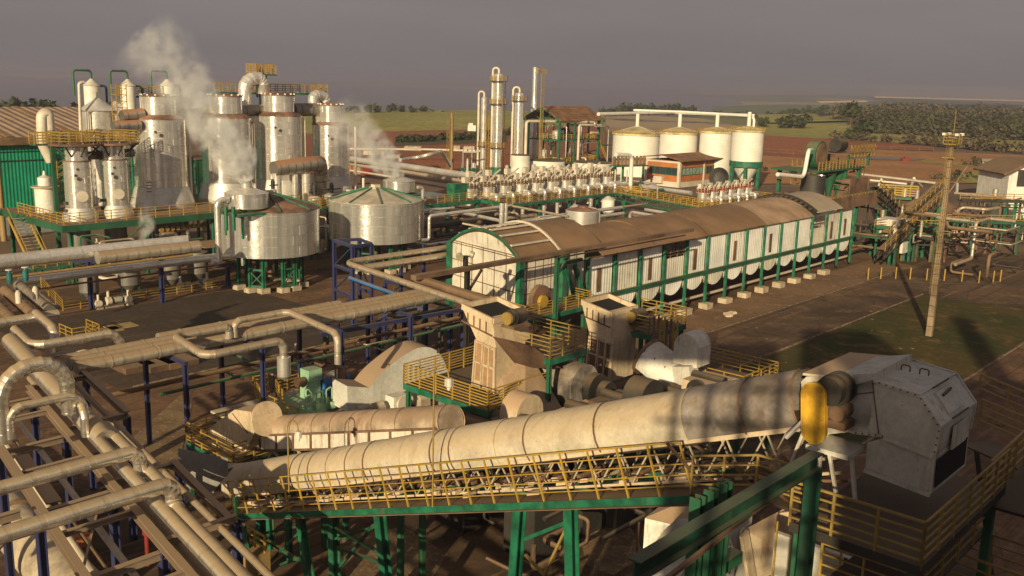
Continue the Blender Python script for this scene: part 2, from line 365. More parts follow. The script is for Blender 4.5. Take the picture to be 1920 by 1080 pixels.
# ================================================================== SETTING
def soil(name, c1, c2, c3=None, s1=.02, s2=.3, rough=.95, bump=.0, sheen=None, stretch=None, tracks=0, stains=0):
    m = bpy.data.materials.new(name); m.use_nodes = True; nt = m.node_tree; bs = nt.nodes['Principled BSDF']
    geo = nt.nodes.new('ShaderNodeNewGeometry'); pos = geo.outputs['Position']
    if stretch: pos = _map(nt, pos, stretch)
    a = _noise(nt, pos, s1, 6, .65); b = _noise(nt, pos, s2, 6, .7)
    cur = _mix(nt, (*c1, 1), (*c2, 1), _ramp(nt, a, .38, .62))
    if c3: cur = _mix(nt, cur, (*c3, 1), _ramp(nt, b, .5, .68))
    f = _ramp(nt, _noise(nt, pos, s2*5, 5, .7), .25, .75, .72, 1.22)
    cc = nt.nodes.new('ShaderNodeCombineColor'); [nt.links.new(f, cc.inputs[i]) for i in range(3)]
    cur = _mix(nt, cur, cc.outputs[0], 1.0, 'MULTIPLY')
    if tracks:                               # wheel marks and sweepings running along the roadway
        mp = nt.nodes.new('ShaderNodeMapping'); mp.vector_type = 'POINT'; mp.inputs['Rotation'].default_value = (0, 0, -GA); nt.links.new(geo.outputs['Position'], mp.inputs['Vector'])
        tn = _noise(nt, _map(nt, mp.outputs[0], (.025, .9, 1)), 1.0, 5, .7); cur = _mix(nt, cur, (.045, .03, .02, 1), _ramp(nt, tn, .52, .66, 0, tracks)); cur = _mix(nt, cur, (.26, .165, .09, 1), _ramp(nt, tn, .44, .34, 0, tracks*.8))
    if stains:
        sn = _noise(nt, geo.outputs['Position'], .28, 5, .75); cur = _mix(nt, cur, (.025, .018, .012, 1), _ramp(nt, sn, .60, .68, 0, stains))
        cn = nt.nodes.new('ShaderNodeTexVoronoi'); cn.feature = 'DISTANCE_TO_EDGE'; cn.inputs['Scale'].default_value = .16; nt.links.new(geo.outputs['Position'], cn.inputs['Vector']); cur = _mix(nt, cur, (.03, .02, .013, 1), _ramp(nt, cn.outputs['Distance'], .012, .0, 0, .6))
    nt.links.new(cur, bs.inputs['Base Color']); bs.inputs['Roughness'].default_value = rough; bs.inputs['Specular IOR Level'].default_value = .25
    if bump:
        bn = nt.nodes.new('ShaderNodeBump'); bn.inputs['Distance'].default_value = bump; nt.links.new(_noise(nt, pos, s2*4, 6, .7), bn.inputs['Height']); nt.links.new(bn.outputs[0], bs.inputs['Normal'])
    return m
m_terrain = bpy.data.materials.new('terrain_soil'); m_terrain.use_nodes = True
def _terrain_mat():
    nt = m_terrain.node_tree; bs = nt.nodes['Principled BSDF']; geo = nt.nodes.new('ShaderNodeNewGeometry'); pos = geo.outputs['Position']
    near = _mix(nt, (.105, .062, .036, 1), (.17, .10, .055, 1), _ramp(nt, _noise(nt, pos, .05, 6), .35, .65))
    vo = nt.nodes.new('ShaderNodeTexVoronoi'); vo.inputs['Scale'].default_value = .0016; nt.links.new(_map(nt, pos, (1, .55, 1)), vo.inputs['Vector'])
    hu = nt.nodes.new('ShaderNodeSeparateColor'); nt.links.new(vo.outputs['Color'], hu.inputs[0])
    far = _mix(nt, (.10, .13, .04, 1), (.36, .26, .15, 1), _ramp(nt, hu.outputs[0], .35, .75))
    far = _mix(nt, far, (.05, .07, .025, 1), _ramp(nt, hu.outputs[1], .6, .65))
    far = _mix(nt, far, (.05, .06, .03, 1), _ramp(nt, _noise(nt, pos, .008, 6, .7), .56, .62))
    ln = nt.nodes.new('ShaderNodeVectorMath'); ln.operation = 'LENGTH'; nt.links.new(pos, ln.inputs[0])
    cur = _mix(nt, near, far, _ramp(nt, ln.outputs['Value'], 480, 620))
    nt.links.new(cur, bs.inputs['Base Color']); bs.inputs['Roughness'].default_value = .95
_terrain_mat()
def sst(x, a, b):
    t = max(0, min(1, (x-a)/(b-a))); return t*t*(3-2*t)
def terrain_h(x, y):
    r = math.hypot(x, y); ph = math.degrees(math.atan2(x, y))        # 0 ahead, + right
    rough = (math.sin(x*.004+1)+math.sin(y*.0031+x*.002)+math.sin(x*.0011-y*.0017+2))/3
    edge = 700+ (160 if ph > 2 else 0)*sst(ph, 2, 8) + 25*math.sin(ph*.7)
    if ph < 0: edge -= 130*sst(-ph, 8, 28)
    lake = 1-sst(ph, 7.5+1.2*math.sin(r*.002), 17)                             # water on the left, land on the right
    drop = sst(r, edge, edge+340)
    land = 14*rough*sst(r, 900, 2500)-6*sst(r, 700, 1600)
    far = sst(r, 5200+500*math.sin(ph*.35), 6800); h = (-34*drop)*lake+land*(1-lake)*.8
    h = h*(1-far)+far*(-10+13*rough+20*sst(r, 7000, 11000))
    if r < 650: h = 0.0 if r < 600 else h*(r-600)/50
    return h
g = MB(); radii = [0, 60, 150, 300, 450, 600, 640, 690, 740, 790, 840, 900, 970, 1050, 1150, 1300, 1500, 1750, 2000, 2350, 2700, 3100, 3600, 4200, 4800, 5200, 5600, 6000, 6500, 7000, 7800, 9000, 10500, 12500]
NA = 150; V = []; F = []
for i, r in enumerate(radii):
    for k in range(NA+1):
        an = math.radians(-62+124*k/NA); x = math.sin(an)*r; y = math.cos(an)*r-(60 if i == 0 else 60*(1-min(1, r/600)))
        V.append((x, y, terrain_h(x, y) if i > 4 else 0))
for i in range(len(radii)-1):
    for k in range(NA): a = i*(NA+1)+k; F.append((a, a+NA+1, a+NA+2, a+1))
# ground behind and beside the view
V0 = len(V); V += [(-900, -400, 0), (900, -400, 0)]
g.add(V, F, None, True)
structure('ground', g, m_terrain)
g = MB(); g.poly([(-12000, -300, -.06), (12000, -300, -.06), (700, 290, -.06), (-700, 290, -.06)]); structure('surrounding_ground', g, soil('side_soil', (.10, .06, .035), (.16, .10, .05)))
m_water = bpy.data.materials.new('lake_water'); m_water.use_nodes = True
_b = m_water.node_tree.nodes['Principled BSDF']; _b.inputs['Base Color'].default_value = (.10, .09, .09, 1); _b.inputs['Roughness'].default_value = .22
g = MB(); g.poly([(-9000, 500, -21), (4500, 500, -21), (4500, 9500, -21), (-9000, 9500, -21)]); structure('lake_water', g, m_water)
def sheet(name, pts, z, mat): g = MB(); g.poly([Vector((p.x, p.y, z)) for p in pts]); return structure(name, g, mat)
def px(*l): return [G(*p) for p in l]
m_green = soil('cane_field', (.31, .28, .07), (.22, .215, .05), (.40, .32, .11), .006, .05, stretch=(1, .3, 1))
m_red = soil('red_soil', (.31, .105, .04), (.23, .085, .04), (.18, .09, .04), .02, .12, stretch=(1, .4, 1))
m_plough = soil('ploughed_soil', (.40, .19, .075), (.30, .15, .06), (.45, .22, .085), .02, .15)
sheet('green_field', px((560, 214), (740, 209), (905, 206), (1135, 212), (1135, 236), (905, 243), (740, 247), (560, 252)), .25, m_green)
sheet('red_soil_field', px((560, 252), (740, 247), (1135, 236), (1135, 300), (980, 330), (640, 318), (560, 330)), .22, m_red)
sheet('field_strip', px((740, 262), (950, 256), (950, 268), (740, 275)), .3, soil('dark_hedge_soil', (.07, .07, .03), (.12, .08, .03)))
sheet('green_field', px((1425, 232), (1570, 232), (1700, 250), (1920, 262), (1920, 286), (1750, 274), (1600, 264), (1425, 254)), .25, m_green)
sheet('red_soil_field', px((1425, 254), (1600, 264), (1750, 274), (1750, 283), (1600, 279), (1545, 300), (1425, 292)), .24, m_red)
sheet('ploughed_field', px((1425, 290), (1545, 296), (1600, 279), (1920, 292), (1920, 345), (1800, 345), (1425, 346)), .20, m_plough)
sheet('grass_patch', px((1780, 332), (1850, 318), (1872, 322), (1875, 342), (1815, 345)), .28, m_green)
sheet('grass_patch', px((1725, 302), (1800, 308), (1860, 312), (1860, 316), (1790, 312), (1730, 306)), .28, m_green)
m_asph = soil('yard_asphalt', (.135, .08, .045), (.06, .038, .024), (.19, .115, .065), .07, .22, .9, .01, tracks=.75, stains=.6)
m_asph2 = soil('dark_asphalt', (.05, .037, .027), (.075, .05, .035), (.09, .06, .04), .05, .4, .85, .01, tracks=.4, stains=.5)  # darker asphalt for the loading yard
m_road = soil('brown_road', (.165, .088, .046), (.10, .058, .034), (.22, .125, .068), .08, .5, .9, .01, tracks=.6, stains=.7)
m_lawn = soil('lawn_grass', (.038, .042, .008), (.075, .052, .014), (.15, .09, .032), .09, .35, 1, .03)
sheet('yard_pavement', [W(-30, 54), W(-30, -90), W(260, -90), W(200, 20), W(150, 50), W(140, 54)], .010, m_asph)
sheet('plant_pavement', [W(-30, 54.0), W(140, 54.0), W(140, 108), W(-30, 108)], .012, m_road)
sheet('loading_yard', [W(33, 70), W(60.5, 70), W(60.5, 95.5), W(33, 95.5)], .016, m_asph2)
sheet('lawn', [W(62, 24.3), W(112, 24.3), W(121, 27), W(119, 39.5), W(60, 39.3)], .02, m_lawn)
sheet('lawn', [W(44.5, 84), W(51, 84), W(51, 76), W(44.5, 76)], .02, m_lawn)
sheet('road', [W(40, 23.9), W(140, 23.9), W(140, 8), W(40, 8)], .018, m_road)
sheet('gravel_strip', [W(68, 54.0), W(140, 54.0), W(140, 48.2), W(68, 48.2)], .015, soil('dirt_strip', (.21, .125, .07), (.15, .09, .05), (.27, .17, .1), .1, .6))
g = MB(); g.box(66, 138, 47.8, 47.95, 0, .08); g.box(60, 120, 39.6, 39.72, 0, .10); g.box(60, 116, 23.9, 24.05, 0, .10); g.box(34, 61, 69.6, 69.75, 0, .10); structure('kerb', g, paint('dirty_kerb', (.24, .16, .095), .9, 0, var=.4, vs=1.5))
g = MB()
for a in (70, 79, 88, 97): g.box(a, a+.08, 40, 47.6, .008, .030)
structure('pavement_joint', g, dark_steel)
for (x, y) in ((230, 612), (202, 620), (174, 628)):
    p = G(x, y); g = MB(); g.box(A_(p)-1.5, A_(p)+1.2, B_(p)-.9, B_(p)+.9, 0, .10)
    single('concrete_slab', g, paint('ochre_slab%d' % x, (.30, .21, .08), .9), {230: 'right ochre slab of three beside the dark lawn corner', 202: 'middle ochre slab of three beside the dark lawn corner', 174: 'left ochre slab of three beside the dark lawn corner'}[x], 'slab', 'ochre slabs at the lawn corner')
for i, (x, y) in enumerate(((252, 692), (297, 689), (333, 683))):
    p = G(x, y); g = MB(); g.box(A_(p)-1.3, A_(p)+1.3, B_(p)-1.2, B_(p)+1.2, 0, .5)
    single('pit_cover', g, brown_steel, ['left pale pit cover below the pipe rack', 'middle pale pit cover below the pipe rack', 'right pale pit cover below the pipe rack'][i], 'pit cover', 'pit covers below the pipe rack')
sheet('pale_field', px((1530, 190, 14), (1622, 188.5, 14), (1628, 191, 14), (1540, 193, 14)), 14, soil('stubble_field', (.75, .60, .38), (.6, .48, .3), None, .01, .1))
sheet('pale_field', px((1640, 180.5, 14), (1925, 188, 14), (1925, 190.5, 14), (1640, 183, 14)), 14, soil('far_stubble', (.85, .62, .42), (.6, .45, .3), None, .01, .1))
sheet('far_green_field', px((1420, 215, 1), (1560, 213, 1), (1600, 226, 1), (1430, 231, 1)), 1.2, m_green)
# ---- leaf masses
def leaf_mat(name, c, c2):
    m = soil(name, c, c2, None, .25, 1.0, .8); return m
lf_dark = leaf_mat('foliage_dark', (.030, .045, .014), (.055, .07, .02)); lf_mid = leaf_mat('foliage_mid', (.05, .055, .022), (.085, .078, .035)); lf_dry = leaf_mat('foliage_dry', (.085, .075, .035), (.12, .095, .05))
bark = paint('tree_bark', (.10, .07, .05), .9)
def crown(g, c, rx, rz, n, s, rnd):
    lob = [(Vector((rnd.gauss(0, .42)*rx, rnd.gauss(0, .42)*rx, rnd.uniform(-.45, .55)*rz)), rnd.uniform(.35, .62)) for _ in range(7)]
    for i in range(n):
        o, k = rnd.choice(lob); d = Vector((rnd.gauss(0, 1), rnd.gauss(0, 1), rnd.gauss(0, 1))).normalized()
        p = c+o+Vector((d.x*rx*k, d.y*rx*k, d.z*rz*k))*rnd.uniform(.7, 1.05)
        u = Vector((rnd.gauss(0, 1), rnd.gauss(0, 1), rnd.gauss(0, .6))).normalized(); v = u.cross(d+Vector((.1, .2, .3))).normalized(); q = s*rnd.uniform(.6, 1.3)
        g.add([p-u*q-v*q*.6, p+u*q-v*q*.5, p+u*q*.7+v*q*.7, p-u*q*.8+v*q*.6], [(0, 1, 2, 3)])
def tree(name, base, h, rx, label, mat, trunk_h=.35, n=420, s=None, seed=1, cat='tree', group=None):
    rnd = random.Random(seed); t = thing(name, label, cat, base, group); g = MB(); s = s or rx*.16
    cz = h*(trunk_h+1)/2; crown(g, base+EZ*cz, rx, h*(1-trunk_h)/2*1.25, n, s, rnd); g.build('crown', mat, t)
    g = MB(); tr = h*.028+.05; g.lathe(base, [(tr*1.5, 0), (tr, h*.1), (tr*.6, cz)], 8)
    for k in range(5):
        an = rnd.uniform(0, 6.28); z0 = h*rnd.uniform(trunk_h*.7, trunk_h*1.2); g.tube([base+EZ*z0, base+Vector((math.cos(an)*rx*.5, math.sin(an)*rx*.5, z0+h*.2))], tr*.35, 5)
    g.build('trunk', bark, t); return t
def wood(name, strips, mat, label, seed, s=1.6, dens=1.0, kind='stuff', cat='woodland'):
    rnd = random.Random(seed); g = MB()
    for (x0, x1, yb, yb2, h, n) in strips:             # pixel span of the strip's foot, tree height in metres, tree count
        for i in range(n):
            t = rnd.random(); x = x0+(x1-x0)*t; y = (yb+(yb2-yb)*t)+rnd.uniform(-.5, .5)*2
            p = G(x, y); p.z = terrain_h(p.x, p.y); hh = h*rnd.uniform(.55, 1.15); rx = hh*rnd.uniform(.35, .6)
            crown(g, p+EZ*hh*.55, rx, hh*.5, int(26*dens), s*rnd.uniform(.8, 1.2), rnd)
    return single(name, g, mat, label, cat, None, kind)
wood('woodland', [(1620, 1925, 242, 252, 12, 110), (1600, 1925, 248, 264, 10, 130), (1640, 1925, 236, 243, 13, 90)], lf_mid, 'broad dull green woodland behind the ploughed field on the right', 3, .95, 2.2)
wood('woodland', [(1560, 1760, 226, 230, 14, 80), (1640, 1920, 224, 234, 17, 100)], lf_dry, 'brownish far woodland on the rise behind the green wood', 5, 1.3, 2.0)
wood('hedge_row', [(1690, 1925, 270, 290, 6, 70), (1560, 1700, 262, 270, 4, 24)], lf_dry, 'low dry scrub belt at the edge of the ploughed field', 8, .8)
wood('tree_belt', [(1125, 1300, 214, 217, 10, 80), (1290, 1420, 210, 214, 9, 40), (1420, 1500, 238, 240, 6, 14)], lf_dark, 'dark tree belt on the lake shore behind the white silos', 11, 1.2, 1.5)
wood('tree_belt', [(655, 900, 212, 209, 6, 36)], lf_dark, 'thin tree belt along the lake edge beyond the green field', 12, 1.6)
wood('tree_belt', [(-20, 110, 222, 219, 9, 24), (120, 240, 219, 217, 7, 12)], lf_dark, 'dark tree belt behind the green hall at far left', 13, 1.6)
wood('hedge_row', [(745, 900, 268, 262, 3, 40), (900, 1000, 256, 252, 3, 14)], lf_dark, 'low hedge strip across the red soil field', 14, .9)
wood('far_tree_belt', [(1500, 1920, 203, 207, 12, 60), (1400, 1600, 209, 214, 8, 40)], lf_dark, 'hazy far tree belt across the fields at right', 15, 2.2)
# ================================================================== INDIVIDUAL TREES
for i, (x, y, h, rx, lab, mt, th, n) in enumerate([
    (1497, 241, 7.5, 8.0, 'round dark dome-shaped tree alone in the green field right of the silos', lf_dark, .02, 520),
    (1592, 262, 19, 6.0, 'tall thin tree with a high crown rising over the field hedge', lf_dark, .55, 380),
    (1612, 263, 10, 7.0, 'dark spreading tree just right of the tall thin tree', lf_dark, .03, 480),
    (1470, 241, 5, 5, 'small dark bush left of the dome-shaped tree', lf_dark, .02, 200)]):
    tree('tree', G(x, y), h, rx, lab, mt, th, n, seed=i+30)
for i, (x, y, s, lab) in enumerate([(1782, 340, 2.6, 'small green bush below the tall lamp mast top, left of the grass patch'), (1803, 338, 3.0, 'small green bush on the left of the grass patch'), (1823, 312, 3.2, 'bush on the grass strip left of the concrete water tower'), (1838, 313, 2.6, 'small bush nearest the concrete water tower on its left'), (1895, 316, 2.6, 'bush at the edge of the field right of the water tower'), (1435, 322, 1.6, 'small bush just right of the last white silo'), (1482, 330, 1.8, 'small bush behind the white pipe of the sand filter tower'), (1755, 337, 2.0, 'lone bush beside the pipe rack end'), (1590, 320, 2., 'bush behind the right side of the filter tower')]):
    tree('bush', G(x, y), s, s*.9, lab, lf_mid, .05, 90, s*.13, 60+i, 'bush', 'small bushes at the field edge')
# ================================================================== LONG WHITE EXTRACTOR
AP = [71.1+4.33*k for k in range(15)]                     # post lines along the near side
A0, A1 = 61.5, 71.1; BN, BF = 54.2, 64.4; EV = 8.1        # gable box, near and far side, eave
ext = thing('extractor_building', 'long white corrugated extractor building on green posts with a dusty brown curved roof', 'industrial building', W(95, 59, 0))
SK = .176
def WS(a, b, z): return W(a+SK*(b-BN), b, z)          # the gable end stands a little askew, like the pipe racks
def arc_roof(a0, a1, bn, bf, ze, rise, mat, name='roof', over=.25, th=.12, nseg=14, parent=ext):
    g = MB(); P = []
    for k in range(nseg+1):
        t = k/nseg; P.append((bn-over+(bf-bn+2*over)*t, ze+rise*(1-(2*t-1)**2)))
    V = []; F = []
    for a in (a0, a1):
        for b, z in P: V.append(WS(a, b, z))
        for b, z in P: V.append(WS(a, b, z-th))
    m = nseg+1; N = 2*m
    for k in range(nseg):
        F += [(k, k+1, N+k+1, N+k), (m+k, N+m+k, N+m+k+1, m+k+1), (k, m+k, m+k+1, k+1), (N+k, N+k+1, N+m+k+1, N+m+k)]
    F += [(0, N, N+m, m), (m-1, 2*m-1, N+2*m-1, N+m-1)]
    g.add(V, F, None, False); return g.build(name, mat, parent)
def arc_pts(a, bn, bf, ze, rise, n=14): return [WS(a, bn+(bf-bn)*k/n, ze+rise*(1-(2*k/n-1)**2)) for k in range(n+1)]
# gable box
g = MB(); g.prism([WS(A0, BN, 4.9)]+arc_pts(A0, BN, BF, 9.0, 1.95)[::1]+[WS(A0, BF, 4.9)], EA*.12); gw = g.build('gable_wall', white_rusty, ext)
g = MB()
for b in (56.0, 57.7, 59.4, 61.1, 62.8): g.bar(WS(A0-.02, b, 5.0), WS(A0-.02, b, 9.4), .06)
for z in (6.1, 7.6, 9.15, 9.35): g.bar(WS(A0-.03, BN+.1, z), WS(A0-.03, BF-.1, z), .06, .07)
g.build('panel_seam', rusty_steel, gw)
g = MB(); g.box(A0+.12, 70.6, BN, BN+.12, 4.9, 9.0); sw = g.build('side_wall', white_rusty, ext)
g = MB()
for a in (62.5, 63.6, 64.7, 65.8, 66.6, 69.4): g.box(a-.03, a+.03, BN-.03, BN-.003, 4.95, 8.9)
for z in (5.9, 7.1, 8.2): g.box(A0+.4, 67.5, BN-.05, BN-.004, z-.035, z+.035)
g.build('panel_seam', rusty_steel, sw)
g = MB(); g.box(A0+.13+SK*10.2, 73, BF-.12, BF, 4.9, 9.0); g.build('side_wall', white_plate, ext)
arc_roof(A0-.15, 66.9, BN, BF, 9.0, 1.9, roof_dusty)
arc_roof(66.95, 73.2, BN, BF, 9.12, 1.9, roof_dusty)
P = arc_pts(0, BN-.3, BF+.3, 9.18, 1.95); g = MB()
for k in (2, 4, 6, 8, 10, 12):
    p = arc_pts(A0, BN-.3, BF+.3, 9.18, 1.95)[k]; q = arc_pts(66.8, BN-.3, BF+.3, 9.18, 1.95)[k]; g.bar(p, q, .22, .16)
g.build('roof_rib', pale_pipe, ext)
g = MB(); q = arc_pts(66.85, BN-.25, BF+.25, 9.3, 1.95); [g.bar(q[k], q[k+1], .2, .2) for k in range(14)]; g.build('roof_joint', pale_pipe, ext)
g = MB(); q = arc_pts(A0-.12, BN-.2, BF+.2, 9.02, 2.0); [g.bar(q[k], q[k+1], .3, .22) for k in range(14)]; g.build('arch_trim', green, ext)
for a, b, z1 in ((A0-.1, BN-.15, 9.1), (A0-.1+SK*10.2, BF+.1, 9.1), (67.2, BN-.2, 9.1)):
    g = MB(); g.box(a-.28, a+.28, b-.28, b+.22, .0, z1); g.build('corner_post', green, ext)
for (x0, y0, x1, y1) in ((1057, 495, 1083, 572), (1078, 497, 1100, 575), (1060, 492, 1090, 486)):
    g = MB(); g.bar(PB(x0, y0, BN-.5), PB(x1, y1, BN-.5), .35, .3); g.build('slanted_brace', green, ext)
g = MB(); g.box(68.2, 70.6, BN+.3, BN+.4, 5, 8.6); g.build('rusty_panel', rusty_steel, ext)
# body
arc_roof(73.3, 82.3, BN, BF, EV+.05, 1.75, roof_dusty); arc_roof(82.4, 92.4, BN, BF, EV+.1, 1.8, roof_dusty)
arc_roof(92.5, 106, BN, BF, EV+.12, 1.85, roof_dusty); arc_roof(106.02, 118.7, BN, BF, EV+.12, 1.85, paint('pale_tan_roof', (.40, .27, .17), .8, 0, var=.3, dust=.4, dlo=.2, dustcol=(.33, .2, .12))); arc_roof(119.6, 127.4, BN, BF, EV+.55, 1.6, paint('pale_roof_sheet', (.50, .42, .33), .7, 0, dust=.5, streak=.3))  # paler tan sheet on the far stretch of roof
g = MB(); q = arc_pts(119.5, BN-.2, BF+.2, EV+.62, 1.62); [g.bar(q[k], q[k+1], .2, .3) for k in range(14)]; g.build('arch_trim', dark_steel, ext)
g = MB(); [g.bar(q[k]-EA*.9-EZ*.35, q[k]-EA*.15-EZ*.2, .5, .3) for k in range(1, 14)]; g.build('roof_joint', dark_steel, ext)
g = MB(); g.box(A1+1, 132.0, BN+2.6, BF-.3, 3.6, EV); g.build('inner_wall', white_corr, ext)
for i, a in enumerate(AP[:-1]):
    if a > 128.5: break
    g = MB(); low = 1.6 if False else (2.7 if i == 0 else 4.15)
    top = 6.4 if i in (3, 11) else EV-.02
    g.box(a+.16, a+4.17, BN+.12, BN+.2, low, top)
    mat = white_rusty if i in (11, 12) else [white_corr, white_corr3, white_corr2, white_corr3, white_corr][(i*7+i//3) % 5]
    w = g.build('wall_panel', mat, ext)
    if i % 2 == 0 and i != 10 or i == 13:
        g = MB(); g.box(a+1.75, a+2.35, BN+.03, BN+.115, 4.6, 6.9); f = g.build('vent_frame', brown_steel, w)
    if i in (3, 11):
        g = MB(); g.box(a+.2, a+4.1, BN+2.4, BN+2.5, 6.3, EV); g.box(a+.2, a+4.1, BN+.25, BN+2.4, 6.3, 6.36); g.build('open_bay', dark_steel, ext)
        g = MB(); g.rail([W(a+.2, BN+.1, 6.42), W(a+4.1, BN+.1, 6.42)], .9, 3, 1.3); g.build('railing', brown_steel, ext)
    # trough: half drum hanging under the bay
    if i >= 1:
        g = MB(); c = a+2.165; R = 1.98; n = 16; V = []; F = []
        for b in (BN+.1, BN+6.0):
            for k in range(n+1): an = math.pi+math.pi*k/n; V.append(W(c+math.cos(an)*R, b, 4.1+math.sin(an)*R*.88))
        for k in range(n): F.append((k, n+1+k, n+2+k, k+1))
        g.add(V, F, None, True); g.add(V[:n+1], [tuple(range(n+1))]); g.build('trough', [white_corr3, white_corr2, white_corr][(i*5) % 3], ext)
# side beams and posts
for z in (4.12,):
    g = MB(); g.box(A1-.3, 132, BN-.28, BN-.02, z-.18, z+.2); g.build('side_beam', green_dark, ext)
g = MB(); g.box(A1-.3, 132, BN+.02, BN+.1, EV-.12, EV+.02); g.build('eave_beam', brown_steel, ext)
for i, a in enumerate(AP):
    g = MB(); g.ibeam(W(a, BN-.12, .55 if i > 1 else 0), W(a, BN-.12, EV+.1), .27, .24, .05); p = g.build('post', green, ext)
    if 1 < i < 13: g = MB(); g.box(a-.75+.1*math.sin(i*3.), a+.55, BN-.95, BN+.2, .0, .62+.06*math.sin(i*5.)); g.build('plinth', concrete, p)
    if i: g = MB(); g.ibeam(W(a, BF-1.5, 0), W(a, BF-1.5, 4.2), .34, .3, .06); g.build('post', green_dark, ext)
g = MB()
for i, a in enumerate(AP[1:]): g.bar(W(a, BN-.1, 3.9), W(a, BF-1.5, 3.9), .2, .3)
g.build('cross_beam', green_dark, ext)
# access platform round the gable box
t = thing('access_platform', 'green-edged platform with yellow rails around the white gable end', 'platform', W(64, 53, 0))
g = MB(); g.prism([W(59.3, 51.4, 4.45), W(A0-.4, 51.4, 4.45), WS(A0-.3, 65, 4.45), WS(59.3, 65, 4.45)], EZ*.15); g.box(A0-.4, 68.5, 51.4, BN-.45, 4.45, 4.6); g.build('deck', brown_steel, t)
g = MB(); g.box(59.2, 69, 51.2, 51.4, 4.25, 4.62); g.build('edge_beam', green, t)
for l in ([W(61.0, 64.5, 4.6), W(59.4, 51.6, 4.6)], [W(59.4, 51.55, 4.6), W(68.4, 51.5, 4.6), W(68.5, 53.8, 4.6)]):
    g = MB(); g.rail(l, 1.15, 5, 1.7, .026); g.build('railing', yellow, t)
for a, b in ((59.6, 52), (59.6, 59), (59.6, 64.2), (68, 52), (64, 52)): g = MB(); g.box(a-.15, a+.15, b-.15, b+.15, 0, 4.45); g.build('post', green_dark, t)
g = MB(); g.disc(PB(1012, 560, 53.4), EB, 1.25, .5, 20); m_ = g.build('drive_wheel', rusty_steel, ext)
g = MB(); g.disc(PB(1018, 565, 52.9), EB, .55, .35, 14); g.build('hub', yellow, m_)
# drum with cone cap beside the roof
P = PB(1090, 438, 66.5); t = thing('vapour_drum', 'shiny aluminium drum with a dusty cap beside the curved roof of the white building', 'drum', Vector((P.x, P.y, 0)))
g = MB(); g.lathe(t.location, [(1.9, 7.0), (1.9, P.z+2.6), (1.85, P.z+2.7)], 32); g.build('shell', alu_plain, t)
g = MB(); g.lathe(t.location, [(1.8, P.z+2.72), (.6, P.z+3.0), (.55, P.z+3.2)], 24); g.build('cap', roof_cone, t)
g = MB(); g.lathe(t.location, [(.25, 0), (.25, 7.0)], 10); g.build('leg', green, t)
# brown pipe gallery crossing in front
t = thing('pipe_gallery', 'long dark brown dusty pipe gallery crossing in front of the white extractor building', 'gallery', W(60, 51, 0))
p, q = W(46.3, 51, 10), W(84, 51, 10)
g = MB(); g.bar(p, q, .55, .34); g.build('duct', brown_steel, t)
g = MB(); g.bar(W(62, 51.5, 9.75), W(82, 51.5, 9.75), .3, .2); g.bar(W(62, 50.5, 9.7), W(82, 50.5, 9.7), .12, .12); g.build('cable_tray', dark_steel, t)
for x, y in ((875, 574), (1042, 560)):
    b = PB(x, y, 51.0); a = A_(b); g = MB(); g.ibeam(W(a, 51, 0), W(a, 51, 9.8), .34, .34, .08); g.bar(W(a, 51, 8.0), W(a+1.6, 51, 9.7), .16); g.build('post', dark_steel if x < 1000 else green_dark, t)
P = PB(873, 484, 51.2); t = thing('floodlight_post', 'dark post with two round floodlights in front of the white gable wall', 'floodlight', Vector((P.x, P.y, 9.8)))
g = MB(); g.bar(t.location, t.location+EZ*(P.z-9.8+.2), .3); g.build('post', dark_steel, t)
for s in (-1, 1): g = MB(); c = P+EB*.0+EA*.65*s+EZ*.2; g.disc(c, EA*s*.6-EB+EZ*-.4, .26, .35, 14); g.build('lamp_head', paint('lamp_grey%d' % s, (.35, .33, .22), .4), t)
# ================================================================== LEFT: GREEN HALL
t = thing('green_hall', 'green sheet-clad hall with a dusty brown sloping roof at far left', 'hall', W(55, 149, 0))
g = MB(); g.box(20, 78, 149, 149.3, 2.6, 14); g.build('wall', green_wall, t)
g = MB(); g.box(20, 78, 148.96, 149.32, 0, 2.6); g.build('base_wall', paint('grey_base_wall', (.25, .27, .28), .7), t)
g = MB(); g.box(77.7, 78, 149.3, 180, 0, 14); g.build('end_wall', green_wall, t)
roof_pale = paint('pale_brown_corrugated_roof', (.40, .27, .18), .8, 0, var=.2, corr=(1.4, 'A', .08), dust=.2)
g = MB(); g.prism([W(20, 148.2, 14.0), W(20, 172, 17.6), W(20, 172, 17.8), W(20, 148.2, 14.25)], EA*58.8); g.build('roof', roof_pale, t)
g = MB()
for a in (56, 66): g.bar(W(a, 148.4, 14.4), W(a, 171.8, 17.9), .9, .15)
g.box(20, 78.7, 147.95, 148.2, 13.2, 14.3); g.build('roof_strip', roof_dusty, t)
g = MB(); g.bar(W(20, 148.85, 10.9), W(78, 148.85, 10.9), .12); g.bar(W(20, 148.85, 12.2), W(78, 148.85, 12.2), .08); g.build('wall_pipe', dark_steel, t)
def pole_lamp(x, yb, yt, lab, mat, w=.35, top=True, z=0):
    b = G(x, yb, z); T = NEAR(b, EZ, x, yt); t = thing('lamp_pole', lab, 'lamp pole', b)
    g = MB(); g.lathe(b, [(w*.6, 0), (w*.38, T.z-b.z)], 10); g.build('pole', mat, t); return t, T
t, T = pole_lamp(8, 452, 250, 'rusty brown mast at the left edge in front of the green hall', paint('ochre_mast', (.30, .19, .07), .7), .7)
